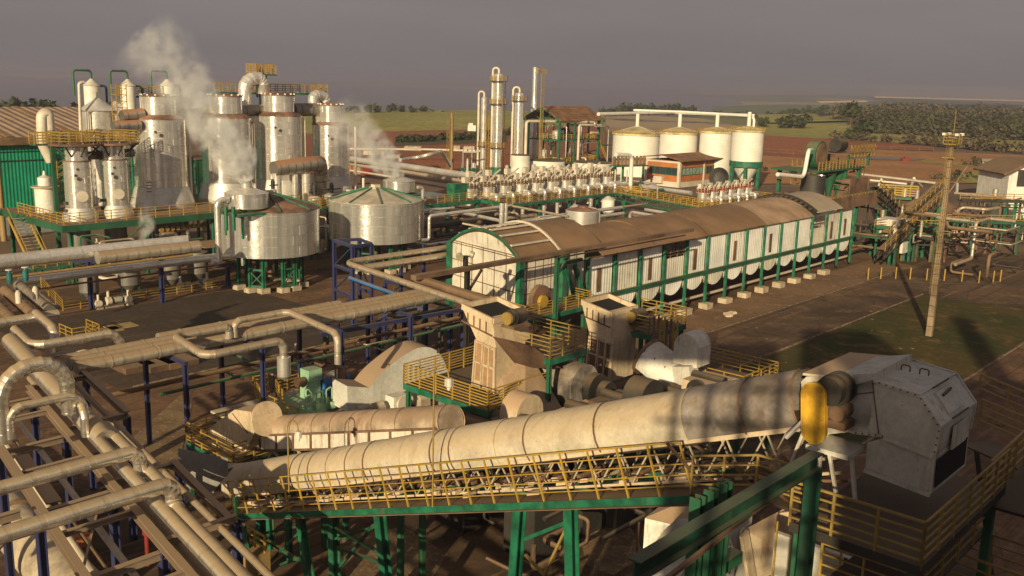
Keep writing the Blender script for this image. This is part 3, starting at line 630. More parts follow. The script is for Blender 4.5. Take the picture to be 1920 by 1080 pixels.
# ---- evaporator deck
ZD = 7.0
t = thing('evaporator_deck', 'long green steel deck with yellow railing carrying the silver evaporator towers', 'platform', W(55, 112, 0))
g = MB(); g.box(46, 98, 108.6, 127, ZD-.15, ZD); g.build('deck', brown_steel, t)
g = MB(); g.box(46, 98, 108.3, 108.58, ZD-.75, ZD+.02); g.box(45.7, 45.98, 108.3, 127, ZD-.75, ZD+.02); g.build('edge_beam', green_dark, t)
for a in (47, 56, 65, 74, 83, 92):
    for b in (109.2, 118, 126): g = MB(); g.ibeam(W(a, b, 0), W(a, b, ZD-.15), .4, .4, .08); g.build('post', green, t)
g = MB(); g.bar(W(47, 109.2, .3), W(56, 109.2, 6.3), .14); g.bar(W(47, 109.2, 6.3), W(56, 109.2, .3), .14); g.build('cross_brace', green, t)
g = MB(); g.rail([W(46, 121, ZD), W(46, 108.5, ZD), W(66, 108.5, ZD)], 1.35, 4, 1.9, .03); g.build('railing', yellow, t)
g = MB(); g.rail([W(66, 108.5, ZD), W(97, 108.5, ZD)], 1.35, 4, 1.9, .03); g.build('railing', yellow_old, t)
# stairs at the left end
t = thing('deck_stairs', 'yellow-sided steel stairs with pale treads at the left end of the evaporator deck', 'stairs', W(45, 117, 0))
p = W(44.9, 118.5, ZD); q = PA(103, 470, 44.9); q = W(44.9, 113.2, 2.2)
g = MB(); g.stairs(p, q, 2.0, 14); g.build('tread', concrete, t)
for s in (-1.05, 1.05): g = MB(); g.bar(p+EA*s, q+EA*s, .1, .4); g.bar(p+EA*s+EZ*1.1, q+EA*s+EZ*1.1, .07); g.build('stringer', yellow, t)
g = MB(); g.box(43, 47, 110.2, 113.2, 2.0, 2.2); g.build('landing', green, t)
g = MB(); g.rail([W(43, 113, 2.2), W(43, 110.2, 2.2), W(47, 110.2, 2.2)], 1.2, 3, 1.2); g.build('railing', yellow, t)
for a, b in ((43.2, 110.4), (46.8, 110.4), (43.2, 113)): g = MB(); g.box(a-.12, a+.12, b-.12, b+.12, 0, 2.0); g.build('post', green, t)
t = thing('side_platform', 'small yellow-railed platform on green legs left of the evaporator stairs', 'platform', W(41, 122, 0))
g = MB(); g.box(37.5, 43, 119, 124, 6.4, 6.55); g.build('deck', green, t)
g = MB(); g.rail([W(43, 124, 6.55), W(37.5, 124, 6.55), W(37.5, 119, 6.55), W(43, 119, 6.55)], 1.4, 4, 1.2, .035); g.rail([W(37.5, 119, 3), W(42.5, 119, 3)], 1.4, 4, 1.2, .035); g.build('railing', yellow, t)
for a, b in ((37.8, 119.3), (37.8, 123.6), (42.6, 119.3), (42.6, 123.6)): g = MB(); g.box(a-.14, a+.14, b-.14, b+.14, 0, 6.4); g.build('post', green, t)
P = G(88, 397, ZD); t = thing('cream_vessel', 'short white vessel with a flanged lid beside the evaporator stairs', 'vessel', P)
g = MB(); g.lathe(P, [(1.25, 0), (1.25, 3.0)], 24); g.build('shell', white_plate, t)
g = MB(); g.lathe(P, [(1.6, 3.0), (1.6, 3.15)], 24); g.build('flange', concrete, t)
g = MB(); g.lathe(P, [(.8, 3.2), (.8, 4.2), (.2, 4.5), (.12, 5.0)], 16); g.build('motor', white_plate, t)
# ---- towers
def tower(x, b, r, zs, rn, zt, lab, flare=None, z0=ZD, mat=alu_big, port=True, group=None, rz=0, flarez=2.0, xy=250):
    P = PB(x, xy, b); P = Vector((P.x, P.y, z0)); t = thing('evaporator_tower', lab, 'evaporator', P, group)
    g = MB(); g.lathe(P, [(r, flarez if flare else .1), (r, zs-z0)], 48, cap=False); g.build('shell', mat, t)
    if flare: g = MB(); g.lathe(P, [(flare, 0), (flare, .5), (r+.02, flarez)], 40, cap=False); g.build('skirt', paint('skirt_%d' % int(x), (.66, .63, .58), .45, .45, streak=.4, dust=.3), t)
    g = MB(); g.lathe(P, [(r+.06, zs-z0), (r+.06, zs-z0+.1), (rn, zs-z0+.55*(r-rn))], 48, cap=False); g.build('shoulder', roof_cone, t)
    g = MB(); g.lathe(P, [(rn, zs-z0+.1), (rn, zt-z0-.15)], 40); g.build('neck', mat, t)
    g = MB(); g.lathe(P, [(rn+.1, zt-z0-.15), (rn+.1, zt-z0), (rn*.5, zt-z0+.2), (.2, zt-z0+.28)], 40); g.build('lid', roof_cone, t)
    g = MB()
    for k in range(14): an = 6.283*k/14; g.obox(P+Vector((math.cos(an)*(rn+.02), math.sin(an)*(rn+.02), zt-z0+.07)), (.12, 0, 0), (0, .12, 0), (0, 0, .09))
    g.build('lid_clamp', pale_pipe, t)
    dv = (CP-P); dv.z = 0; dv.normalize(); sd = Vector((-dv.y, dv.x, 0))
    if port:
        for (u, z, rr) in ((-.15, zs-z0-1.5, .16), (.05, zs-z0-1.9, .22)):
            g = MB(); q = P+(dv+sd*u).normalized()*(r+.03)+EZ*z; g.disc(q, dv, rr, .22, 14); g.build('sight_port', dark_steel, t)
    return t, P, dv, sd
grpE = 'tall silver evaporator towers on the deck'
for (x, lab, zt) in ((297, 'broad silver evaporator tower with a flared white base, nearest of the tall towers', 21.2), (423, 'silver evaporator tower half hidden behind the large steam plume', 21.3), (522, 'silver evaporator tower behind the big elbow pipe, between the plume and the last tower', 21.5), (620, 'rightmost silver evaporator tower with a lower top', 20.1)):
    t, P, dv, sd = tower(x, 118.5, 3.35 if x < 600 else 2.75, zt-3.0, 2.25 if x < 600 else 1.85, zt, lab, flare=4.0 if x < 600 else 3.1, group=grpE, flarez=2.6, xy=200)
    g = MB(); q = P+sd*3.6+dv*.4; g.tube([q, q+EZ*(zt-ZD-3.2)], .16, 8); g.build('drain_pipe', pale_pipe, t)
    if x < 300:
        g = MB(); q = P-sd*1.9+dv*3.6; [g.bar(q+EZ*z-sd*.0, q+EZ*z+sd*.6, .09) for z in (2.2, 2.6, 3.0, 3.4)]; g.build('rung', dark_steel, t)
        pass
for (x, lab) in ((146, 'small silver evaporator at the far left of the deck with a round manhole'), (215, 'second small silver evaporator from the left with a round manhole')):
    t, P, dv, sd = tower(x, 112, 1.5, 13.8, 1.25, 15.6, lab, flare=1.95, group='small silver evaporators under the yellow ring platforms', flarez=1.5, xy=330)
    g = MB(); q = P+dv*1.6+sd*.35+EZ*2.9; g.disc(q, dv+sd*.25, .62, .25, 20); g.build('manhole', pale_pipe, t)
    g = MB()
    for z in (1.2, 2.1): g.disc(P-sd*1.45+dv*.8+EZ*z, EZ, .3, .3, 12)
    g.build('valve', dark_steel, t)
    g = MB(); g.lathe(P, [(1.4, 8.6), (2.9, 8.62), (2.9, 8.85), (1.4, 8.85)], 20, cap=False); g.build('ring_deck', rusty_steel, t)
    g = MB(); pts = [P+Vector((math.cos(6.283*k/14)*2.85, math.sin(6.283*k/14)*2.85, 8.85)) for k in range(15)]; g.rail(pts, 1.35, 4, .9, .022); g.build('railing', yellow_old, t)
    g = MB(); [g.bar(P+Vector((math.cos(6.283*k/8)*1.3, math.sin(6.283*k/8)*1.3, 7.4)), P+Vector((math.cos(6.283*k/8)*2.7, math.sin(6.283*k/8)*2.7, 8.6)), .12) for k in range(8)]; g.build('bracket', dark_steel, t)
    g = MB(); g.disc(P+dv*1.5+EZ*6.0, dv, .14, .2, 10); g.build('sight_port', dark_steel, t)
t = thing('link_platform', 'yellow-railed bridge joining the two ring platforms of the small evaporators', 'platform', W(51, 113, 15.4))
g = MB(); p = PB(180, 268, 112.5); g.box(45.5, 58, 113.6, 115.0, 15.55, 15.7); g.build('deck', green, t)
g = MB(); g.rail([W(45.5, 113.6, 15.7), W(58, 113.6, 15.7)], 1.3, 4, 1.0, .035); g.rail([W(45.5, 115.0, 15.7), W(58, 115.0, 15.7)], 1.3, 4, 1.0, .035); g.build('railing', yellow, t)
# dome topped tanks behind
for (x, yt, yb, r, lab) in ((182, 182, 300, 1.9, 'silver tank with a pointed cone top behind the small evaporators, the left of two'), (217, 190, 300, 1.7, 'silver tank with a pointed cone top behind the small evaporators, the right of two')):
    P = PB(x, yt, 124); zt = P.z; P.z = ZD; t = thing('cone_top_tank', lab, 'tank', P, 'cone-topped tanks behind the deck')
    g = MB(); g.lathe(P, [(r*.85, 0), (r*.85, zt-ZD-4.6), (r*1.05, zt-ZD-4.4), (r*1.05, zt-ZD-1.6)], 28); g.build('shell', alu_far, t)
    g = MB(); g.lathe(P, [(r*1.2, zt-ZD-1.65), (.25, zt-ZD)], 28); g.build('cone', alu_plain, t)
# slim vents with cone caps
for (x, yt, yb, b, r, lab) in ((171, 147, 205, 125, 1.0, 'white vent cylinder with a cone cap and bent dark pipe, leftmost of three'), (239, 148, 210, 123, .95, 'white vent cylinder with a cone cap and bent dark pipe, middle of three'), (313, 148, 182, 124, .9, 'white vent cylinder with a cone cap and bent dark pipe, rightmost of three')):
    T = PB(x, yt, b); B = NEAR(Vector((T.x, T.y, 0)), EZ, x, yb); t = thing('vent_cylinder', lab, 'vent', B, 'vent cylinders above the evaporators')
    h = T.z-B.z; g = MB(); g.lathe(B, [(r*.2, -2.5), (r*.2, 0), (r, .4), (r, h-.9)], 20); g.build('shell', white_plate, t)
    g = MB(); g.lathe(B, [(r*1.12, h-.9), (.12, h)], 20); g.build('cap', white_plate, t)
    g = MB(); g.tube([B+EZ*(h-.1), B+EZ*(h+1.0), B+EZ*(h+1.0)-EA*2.3, B+EZ*(h-2.2)-EA*2.3], .15, 8, .4); g.tube([B+EZ*(h-.9)+EA*.7, B+EZ*(h-.9)+EA*1.9, B+EZ*(h-3.6)+EA*1.9], .15, 8, .4); g.build('vent_pipe', green_dark, t)
# tall pale U pipe on the left and its green post
t = thing('u_pipe', 'tall cream inverted U duct on a green post in front of the green hall', 'duct', W(46, 120, ZD))
p = PB(86, 300, 118.5); g = MB(); pts = [PB(96, 302, 118.5), PB(79, 268, 118.5), PB(78, 215, 118.5), PB(90, 210, 118.5), PB(93, 250, 118.5)]
g.tube([pts[0], pts[1], pts[2], pts[3], pts[4]], .62, 14, 1.2); g.build('duct', pale_pipe, t)
g = MB(); q = PB(97, 265, 117.6); g.bar(Vector((q.x, q.y, 0)), q, .45); g.build('post', green_dark, t)
t = thing('riser_pipe', 'thin white riser pipe standing left of the cone-topped tanks', 'pipe', W(52, 124, ZD))
g = MB(); g.tube([PB(153, 290, 122.5), PB(148, 155, 122.5), PB(158, 154, 122.5)], .2, 8, .5); g.tube([PB(150, 208, 122.5), PB(219, 210, 122.5)], .09, 6); g.tube([PB(165, 208, 122.5), PB(167, 250, 122.5)], .09, 6); g.tube([PB(203, 210, 122.5), PB(204, 250, 122.5)], .09, 6); g.build('pipe', pale_pipe, t)
# ladder tower yellow
def lattice(x, yt, yb, b, w, lab, mat, z0=None, step=1.0, cat='ladder tower', name='ladder_tower'):
    T = PB(x, yt, b); B = NEAR(Vector((T.x, T.y, 0)), EZ, x, yb); t = thing(name, lab, cat, B); g = MB(); h = T.z-B.z
    cs = [B+EA*i*w/2+EB*j*w/2 for i in (-1, 1) for j in (-1, 1)]; [g.bar(c, c+EZ*h, .09) for c in cs]; g.build('frame', mat, t); g = MB(); k = 0
    while k*step < h-step*.5:
        for i, j in ((0, 1), (1, 3), (3, 2), (2, 0)): g.bar(cs[i]+EZ*k*step, cs[j]+EZ*k*step, .06)
        g.bar(cs[0]+EZ*k*step, cs[2]+EZ*(k+1)*step, .05); g.bar(cs[1]+EZ*k*step, cs[3]+EZ*(k+1)*step, .05); k += 1
    g.build('rung', mat, t); return t
lattice(222, 158, 262, 119, 1.3, 'yellow caged ladder tower left of the broad evaporator', yellow, step=.8)
lattice(113, 300, 408, 122, 1.6, 'yellow caged ladder behind the white vessel near the stairs', yellow, step=.9)
lattice(600, 158, 175, 124, 1.6, 'short yellow ladder cage at the right end of the top walkway', yellow, step=.8)
# top walkways
def walkway(x0, x1, y, b, lab, w=1.4, h=1.25, mat=yellow, dmat=green, n=4, z=None):
    p = PB(x0, y, b); q = PB(x1, y, b); zz = z or (p.z+q.z)/2; a0, a1 = A_(p), A_(q); t = thing('walkway', lab, 'walkway', W((a0+a1)/2, b, zz))
    g = MB(); g.box(a0, a1, b, b+w, zz-.25, zz); g.build('deck', dmat, t)
    for bb in (b+.05, b+w-.05): g = MB(); g.rail([W(a0, bb, zz), W(a1, bb, zz)], h, n, 1.3, .035); g.build('railing', mat, t)
    return t, a0, a1, zz
t, a0, a1, zz = walkway(412, 612, 174, 124, 'long yellow-railed walkway across the tops of the evaporator towers')
g = MB(); [g.bar(W(a, 124.7, zz-6), W(a, 124.7, zz), .22) for a in (a0+1, a0+7, a1-6, a1-2)]; g.build('post', green_dark, t)
walkway(232, 325, 180, 123.5, 'yellow-railed walkway behind the top of the broad evaporator tower')
P = PB(490, 140, 122.5); t = thing('top_platform', 'yellow cage platform on top of the tall elbow pipe, highest point of the evaporators', 'platform', P)
g = MB(); g.obox(P, EA*1.7, EB*1.4, EZ*.1); g.build('deck', green, t)
c = [P+EA*i*1.6+EB*j*1.3+EZ*.1 for i, j in ((-1, -1), (1, -1), (1, 1), (-1, 1), (-1, -1))]; g = MB(); g.rail(c, 1.35, 5, .9, .04); g.build('railing', yellow, t)
g = MB(); q = P+EZ*.1; g.bar(q-EA*.4, q+EZ*1.2, .1); g.bar(q+EA*.4, q+EZ*1.2, .1); g.disc(q+EZ*.5, EB, .3, .3, 10); g.build('crane_hook', dark_steel, t)
g = MB(); [g.bar(P+EA*i*.8, P+EA*i*.8-EZ*3.2, .18) for i in (-1, 1)]; g.build('leg', green_dark, t)
# elbows on top
def pipe(name, lab, pts, r, mat, n=14, bend=None, ribs=False, cat='pipe', group=None, flg=(), flm=None, seg=5):
    g = MB(); g.tube(pts, r, n, bend, ribs, True, seg)
    if not flg: return single(name, g, mat, lab, cat, group)
    t = thing(name, lab, cat, pts[0], group); g.build('pipe', mat, t)
    for p, d in flg: g2 = MB(); g2.disc(p, d, r*1.06, min(.08, r*.25), n); g2.build('flange', flm or mat, t)
    return t
pb = lambda x, y, b: PB(x, y, b)
pipe('elbow_duct', 'large ribbed aluminium elbow duct arching over the evaporator walkway', [pb(458, 195, 121.5), pb(460, 150, 121.5), pb(492, 146, 121.5), pb(493, 176, 121.5)], .95, alu_far, 16, 2.2, True, 'duct', seg=8)
pipe('elbow_duct', 'silver elbow duct at the top of the rightmost evaporator tower', [pb(588, 200, 122), pb(587, 178, 122), pb(610, 182, 122), pb(612, 200, 122)], .85, alu_far, 16, 1.8, True, 'duct', seg=6)
pipe('elbow_duct', 'fat dusty elbow duct bending down between the two right evaporator towers', [pb(513, 317, 112), pb(598, 305, 112), pb(600, 308, 114.5), pb(606, 355, 114.5)], 1.05, paint('duct_dusty', (.6, .56, .5), .35, .8, dust=.95, dlo=.2, dustcol=(.33, .16, .08), seam=(1.2, 9)), 18, 2.0, False, 'duct')
for x, l in ((519, 'left'), (553, 'middle'), (574, 'right')):
    p = pb(x, 325, 112); q = Vector((p.x, p.y, ZD)); pipe('downcomer', 'vertical silver downcomer under the fat dusty elbow duct, %s of three' % l, [p, q], .62 if x != 553 else .4, alu_far, 14, cat='pipe', group='downcomers under the elbow duct')
pipe('vapour_duct', 'dark vapour duct between the broad tower and the plume tower tops', [pb(330, 216, 119.5), pb(408, 210, 119.5)], .8, paint('dull_duct', (.35, .32, .28), .5, .5, dust=.6, seam=(2, 9)), 14, cat='duct')
pipe('vapour_duct', 'dark vapour duct between the tops of the second and third towers', [pb(446, 209, 119.5), pb(497, 206, 119.5)], .8, MATS['dull_duct'], 14, cat='duct')
pipe('vapour_duct', 'dark vapour duct between the tops of the third and rightmost towers', [pb(550, 206, 119.5), pb(598, 205, 119.5), pb(600, 230, 119.5)], .95, MATS['dull_duct'], 14, cat='duct')
pipe('vapour_duct', 'dusty vapour duct leaving the broad tower to the left, the upper one', [pb(228, 218, 118), pb(268, 214, 118)], .75, MATS['duct_dusty'], 14, cat='duct')
pipe('vapour_duct', 'dusty vapour duct leaving the broad tower to the left, the lower one', [pb(212, 237, 117), pb(262, 234, 117)], .65, MATS['duct_dusty'], 14, cat='duct')
pipe('vapour_duct', 'grey duct joining the necks of the two small evaporators', [pb(165, 292, 113.6), pb(195, 290, 113.6), pb(250, 286, 113.6)], .5, MATS['dull_duct'], 12, cat='duct')
# white block building behind the towers
for (x0, x1, yt, yb, b, lab, mt) in ((462, 484, 232, 283, 131, 'white square tank house seen between the second and third towers', white_plate), (366, 392, 300, 345, 128, 'dark green service cabin between the broad tower and the steam plume', green_dark)):
    p = PB(x0, yt, b); q = PB(x1, yb, b); t = thing('tank_house', lab, 'building', W(A_(p), b, 0)); g = MB(); g.box(A_(p), A_(q)+.5, b, b+4, q.z if q.z > 0 else 0, p.z); g.build('wall', mt, t)
    g = MB(); g.box(A_(p)-.2, A_(q)+.7, b-.2, b+4.2, p.z, p.z+.3); g.build('roof', roof_dusty, t); g = MB(); g.box(A_(p)+.3, A_(p)+.6, b+.5, b+.8, 0, q.z); g.box(A_(q)-.3, A_(q), b+.5, b+.8, 0, q.z); g.build('leg', green_dark, t)
lattice(350, 300, 395, 125, 2.2, 'green steel service frame between the broad tower and the steam plume', green_dark, step=2.2, name='service_frame', cat='steel frame')
lattice(235, 290, 398, 120, 2.0, 'green steel frame with small tanks between the small and broad evaporators', green_dark, step=2.0, name='service_frame', cat='steel frame')
# ================================================================== ROUND JUICE TANKS
def juice_tank(a, b, r, z0, z1, roofmat, ribmat, lab, ph=0.):
    P = W(a, b, 0); t = thing('juice_tank', lab, 'tank', P)
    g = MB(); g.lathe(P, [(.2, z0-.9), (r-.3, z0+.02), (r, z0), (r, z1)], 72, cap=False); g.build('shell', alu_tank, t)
    g = MB(); g.lathe(P, [(r+.05, z1), (r+.05, z1+.08), (.9, z1+1.45), (.9, z1+1.6), (0.01, z1+1.62)], 40, smooth=False, cap=False); rf = g.build('roof', roofmat, t)
    g = MB()
    for k in range(9):
        an = ph+6.283*k/9; d = Vector((math.cos(an), math.sin(an), 0)); g.bar(P+d*(r-.05)+EZ*(z1+.17), P+d*.9+EZ*(z1+1.55), .16, .2)
    g.build('roof_rib', ribmat, rf)
    g = MB(); c = P+EZ*(z1+1.7); g.obox(c, EA*.45, EB*.4, EZ*.22); q = P+EB*1.8-EA*.5+EZ*(z1+1.1); g.lathe(q, [(.18, 0), (.18, 1.5)], 10); q = P+EB*4-EA*.8+EZ*(z1+.4); g.obox(q+EZ*.3, EA*.4, EB*.4, EZ*.25); g.build('roof_hatch', pale_pipe, t)
    for k in range(6):
        an = .35+6.283*k/6; c = P+Vector((math.cos(an)*r*.62, math.sin(an)*r*.62, 0)); d = Vector((-math.sin(an), math.cos(an), 0))
        for s in (-.8, .8):
            q = c+d*s; g = MB(); g.ibeam(q+EZ*.55, q+EZ*(z0-.3), .34, .34, .07); lg = g.build('leg', green, t)
            g = MB(); g.obox(q+EZ*.28, EA*.55, EB*.5, EZ*.28); g.build('plinth', concrete, lg)
        g = MB(); g.bar(c-d*.8+EZ*.8, c+d*.8+EZ*2.4, .1); g.bar(c+d*.8+EZ*.8, c-d*.8+EZ*2.4, .1); g.bar(c-d*.8+EZ*.7, c+d*.8+EZ*.7, .25); g.bar(c-d*.8+EZ*2.6, c+d*.8+EZ*2.6, .2); g.build('brace', green, t)
    g = MB(); g.lathe(P, [(.3, 1.2), (.3, z0)], 12); g.lathe(P, [(.55, z0-1.3), (.55, z0-1.0)], 12); g.build('outlet', rusty_steel, t)
    return t, P
t1, P1 = juice_tank(63.2, 94.3, 5.75, 4.3, 9.3, roof_cone, green, 'round aluminium juice tank on green legs with a reddish dusty cone roof', .3)
t2, P2 = juice_tank(79.5, 94.8, 5.9, 4.1, 9.0, roof_cone2, green, 'round aluminium juice tank on green legs with a pale cone roof', .1)
def flash(x, yt, yb, b, r, lab, stack):
    B = PB(x, yb, b); T = NEAR(B, EZ, x, yt); t = thing('flash_tank', lab, 'flash tank', B); h = T.z-B.z
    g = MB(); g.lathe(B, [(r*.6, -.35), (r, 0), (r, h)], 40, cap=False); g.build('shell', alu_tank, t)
    g = MB(); g.lathe(B, [(r+.04, h), (.62, h+.55)], 40, cap=False); g.build('cone', alu_plain, t)
    g = MB(); g.lathe(B, [(.58, h+.45), (.58, h+.5+stack), (.5, h+.5+stack), (.5, h+.3)], 20, cap=False); g.build('stack', alu_plain, t)
    g = MB()
    for i, j in ((-1, -1), (1, -1), (-1, 1), (1, 1)): q = B+EA*i*r*.7+EB*j*r*.7; g.bar(q-EZ*(3.2 if B.z > 8 else B.z), q-EZ*.3, .22)
    g.build('leg', green, t)
    g = MB(); g.obox(B-EZ*.5, EA*(r+.3), EB*(r+.3), EZ*.12); g.build('deck', green, t); return t, B, h
f1, FB1, fh1 = flash(463, 361, 388, 92.3, 2.35, 'small silver flash tank with a steaming stack above the left juice tank', 1.5)
f2, FB2, fh2 = flash(748, 338, 358, 103.5, 2.25, 'small silver flash tank giving off steam behind the right juice tank', .5)
for x in (423, 437):
    p = PB(x, 388, 90.2); q = NEAR(p, EZ, x, 432); pipe('green_strut', 'green vertical strut at the left side of the left juice tank, %s of two' % ('left' if x == 423 else 'right'), [p, q], .22, green, 8, cat='strut', group='green struts of the left juice tank')
pipe('drop_pipe', 'white pipe dropping down the left side of the left juice tank', [PB(428, 374, 92), PB(407, 376, 92), NEAR(PB(407, 376, 92), EZ, 414, 492), PB(398, 490, 92)], .36, alu_far, 14, .7, cat='pipe')
pipe('drop_pipe', 'thinner white pipe behind the long drop pipe of the left juice tank', [PB(440, 398, 95), PB(418, 396, 95), NEAR(PB(418, 396, 95), EZ, 420, 440)], .3, alu_far, 12, .6, cat='pipe')
pipe('drop_pipe', 'thin white riser at the right side of the right juice tank', [PB(792, 445, 93), NEAR(PB(792, 445, 93), EZ, 790, 352), PB(783, 351, 93)], .22, alu_far, 10, .4, cat='pipe')
pipe('drop_pipe', 'thin silver pipe bending down right of the right juice tank', [PB(960, 385, 90), PB(805, 405, 90), NEAR(PB(805, 405, 90), EZ, 803, 450), PB(790, 450, 90)], .22, alu_far, 10, .4, cat='pipe')
# ================================================================== LONG PIPES OF THE LEFT RACK
rt = lambda *a: ROUTE(*a)
def rpipe(name, lab, route, wpx, mat, n=14, bend=None, ribs=False, cat='pipe', group=None, flg=0, seg=5):
    r = wpx/2*MPP(route[0]); r = r if r < 3 else 3
    fl = []
    if flg:
        for i in range(len(route)-1):
            p, q = route[i], route[i+1]; L = (q-p).length
            if L > flg*1.5 and flg < 50:
                m = int(L/flg)
                for j in range(1, m+1): fl.append((p+(q-p)*(j/(m+1)), q-p))
    return pipe(name, lab, route, r, mat, n, bend, ribs, cat, group, fl, seg=seg)
g0 = W(-4, 90, 7.2)
P = [W(5, 90, 7.2), W(50.3, 90, 7.2)]
t = pipe('main_steam_pipe', 'thick silver main pipe running from the left edge to below the evaporators', P, .66, alu_far, 20, flg=())
pipe('main_steam_pipe', 'short thick pipe with a dusty top ending beside the blue T-post', [W(40.5, 88.7, 6.8), W(51.0, 88.7, 6.8)], .62, alu_pipe, 18)
pipe('thin_pipe', 'thin ochre dusty pipe just below the thick silver main pipe', [W(3, 88.2, 6.1), W(50, 88.2, 6.1)], .13, MATS['ochre_mast'], 10)
pipe('rack_pipe', 'middle silver pipe passing behind the blue posts above the yellow fence', [W(35.5, 93.5, 4.4), W(60, 93.5, 4.4)], .36, alu_far, 14)
pipe('rack_pipe', 'second silver pipe beside the middle one behind the blue posts', [W(35.5, 94.6, 4.4), W(60, 94.6, 4.4)], .25, alu_far, 12)
pipe('fire_pipe', 'thin red fire pipe above the yellow fence', [W(36, 96, 3.0), W(60, 96, 3.0)], .1, red, 8)
for i, (x, yt, yb) in enumerate(((172, 490, 580), (305, 478, 568), (428, 500, 540))):
    b = G(x, yb); T = NEAR(b, EZ, x, yt); t = thing('t_post', 'blue steel T-shaped pipe support, %s of three along the yellow fence' % ('left', 'middle', 'right')[i], 'pipe support', b, 'blue T posts under the main pipe')
    h = T.z; g = MB(); g.ibeam(b, b+EZ*h, .42, .4, .08); g.build('post', blue, t); g = MB(); g.bar(b+EZ*h-EA*.3+EB*1.3-EA*.8, b+EZ*h+EA*1.6, .35, .35); g.build('arm', blue, t)
# yellow fence
def fence(name, lab, pts, mat, h=1.1, n=4, sp=1.8, r=.026, cat='fence'):
    g = MB(); g.rail(pts, h, n, sp, r); return single(name, g, mat, lab, cat)
fence('yellow_fence', 'long low yellow pipe fence between the dark loading yard and the evaporator area', [W(40.7, 97.6), W(62, 97.2)], yellow)
fence('yellow_fence', 'yellow fence behind the legs of the left juice tank', [W(62, 99.0), W(77, 99.0)], yellow_old)
fence('yellow_fence', 'sloping yellow stair rail at the left beside the dark pumps', [PB(78, 541, 91), PB(118, 583, 91)], yellow, 1.1, 4, 1.2, .03)
fence('yellow_fence', 'small yellow rail ring at the foot of the sloping stair rail', [W(36.5, 88.6, 0), W(36.5, 86, 0), W(39, 86, 0), W(39, 88.6, 0)], yellow, 1.1, 3, 1.2, .03)
# pumps and small vessels under the racks: motor + casing + base each
def pump(P, s, lab, mat, grp, rz=0):
    t = thing('pump', lab, 'pump', P, grp); ax = EA*math.cos(rz)+EB*math.sin(rz); ay = EZ.cross(ax)
    g = MB(); g.obox(P+EZ*.15*s, ax*1.1*s, ay*.4*s, EZ*.15*s); g.build('base', concrete, t)
    g = MB(); g.tube([P+ax*.1*s+EZ*.75*s, P+ax*1.0*s+EZ*.75*s], .36*s, 14); g.build('motor', mat, t)
    g = MB(); g.disc(P-ax*.5*s+EZ*.75*s, ax, .5*s, .5*s, 16); g.tube([P-ax*.5*s+EZ*.9*s, P-ax*.5*s+EZ*2.0*s], .18*s, 8); g.build('casing', pale_pipe, t); return t
rnd = random.Random(4)
loc = [(210, 470), (255, 462), (190, 575), (232, 567), (315, 548), (370, 538), (150, 560), (120, 520), (330, 575)]
for i, (x, y) in enumerate([(188, 466), (236, 462), (290, 452), (182, 578), (212, 575), (238, 570), (345, 544), (385, 539), (150, 473)]):
    p = G(x, y); desc = ['white-topped pump under the evaporator deck, leftmost of three', 'white-topped pump under the evaporator deck, middle of three', 'white-topped pump under the evaporator deck, rightmost of three', 'pump behind the yellow fence right beside the left blue T-post', 'second pump behind the yellow fence right of the left blue T-post', 'third pump behind the yellow fence right of the left blue T-post', 'pump behind the yellow fence right of the middle blue T-post', 'pump behind the yellow fence nearest the left juice tank', 'pump at the green post at the left end of the evaporator deck'][i]
    pump(p, .75+.2*rnd.random(), desc, [paint('motor_grey', (.4, .38, .33), .5, dust=.4), blue_machine][i % 2] if i != 3 else MATS.get('motor_grey'), 'process pumps below the evaporators', rnd.choice((0, 1.57)))
for i, (a, b, r, z0, z1, lab) in enumerate([(50, 114, 1.3, 2.5, 6.2, 'dark vessel hanging below the left small evaporator'), (54.5, 114, 1.3, 2.5, 6.2, 'dark vessel hanging below the second small evaporator'), (63, 117, 2.6, 3.0, 6.6, 'wide dark cone bottom below the broad evaporator'), (72.5, 118, 2.6, 3.0, 6.6, 'wide dark cone bottom below the plume tower'), (45, 101, 1.0, 0, 3.0, 'dark upright vessel behind the left blue T-post'), (50, 102, 1.2, 0, 3.2, 'dark upright vessel behind the yellow fence, middle of the row'), (55, 102, 1.1, 0, 3.0, 'dark upright vessel right of the middle blue T-post'), (59, 103, 1.2, 0, 3.4, 'dark upright vessel nearest the left juice tank')]):
    g = MB(); P = W(a, b, 0); g.lathe(P, [(.3, z0), (r, z0+.9), (r, z1)], 20); t = thing('process_vessel', lab, 'vessel', P); g.build('shell', paint('vessel_grey%d' % i, (.20, .19, .17), .5, .3, dust=.4), t)
    g = MB(); [g.bar(P+Vector((math.cos(k*2.1)*r*.9, math.sin(k*2.1)*r*.9, 0)), P+Vector((math.cos(k*2.1)*r*.9, math.sin(k*2.1)*r*.9, z0+1)), .14) for k in range(3)]; g.build('leg', green_dark, t)
# manifold of small pipes right of the deck stairs
t = thing('pipe_manifold', 'cluster of yellow-railed valves and bent dusty pipes below the deck right end', 'pipe manifold', W(60, 99, 0))
for i, (x0, x1, y) in enumerate(((318, 352, 432), (352, 384, 425), (300, 330, 440))):
    P = rt((x0, y, 5), 'A', (x1, y-3), 'Z', (x1+1, y+28)); g = MB(); g.tube(P, .26, 10, .5); g.build('bent_pipe', MATS['duct_dusty'], t)
g = MB(); g.rail([G(300, 425, 5), G(388, 412, 5)], 1.1, 4, 1.2, .03); g.build('railing', yellow_old, t)
g = MB()
for i in range(9): p = G(303+i*10, 436-i*1.4, 5); g.disc(p+EZ*.3, EB, .3, .25, 10); g.bar(p, p+EZ*.9, .08)
g.build('valve', yellow_old, t)
g = MB(); g.box(58.5, 68, 100.3, 104.5, 4.2, 4.35); g.build('deck', brown_steel, t)
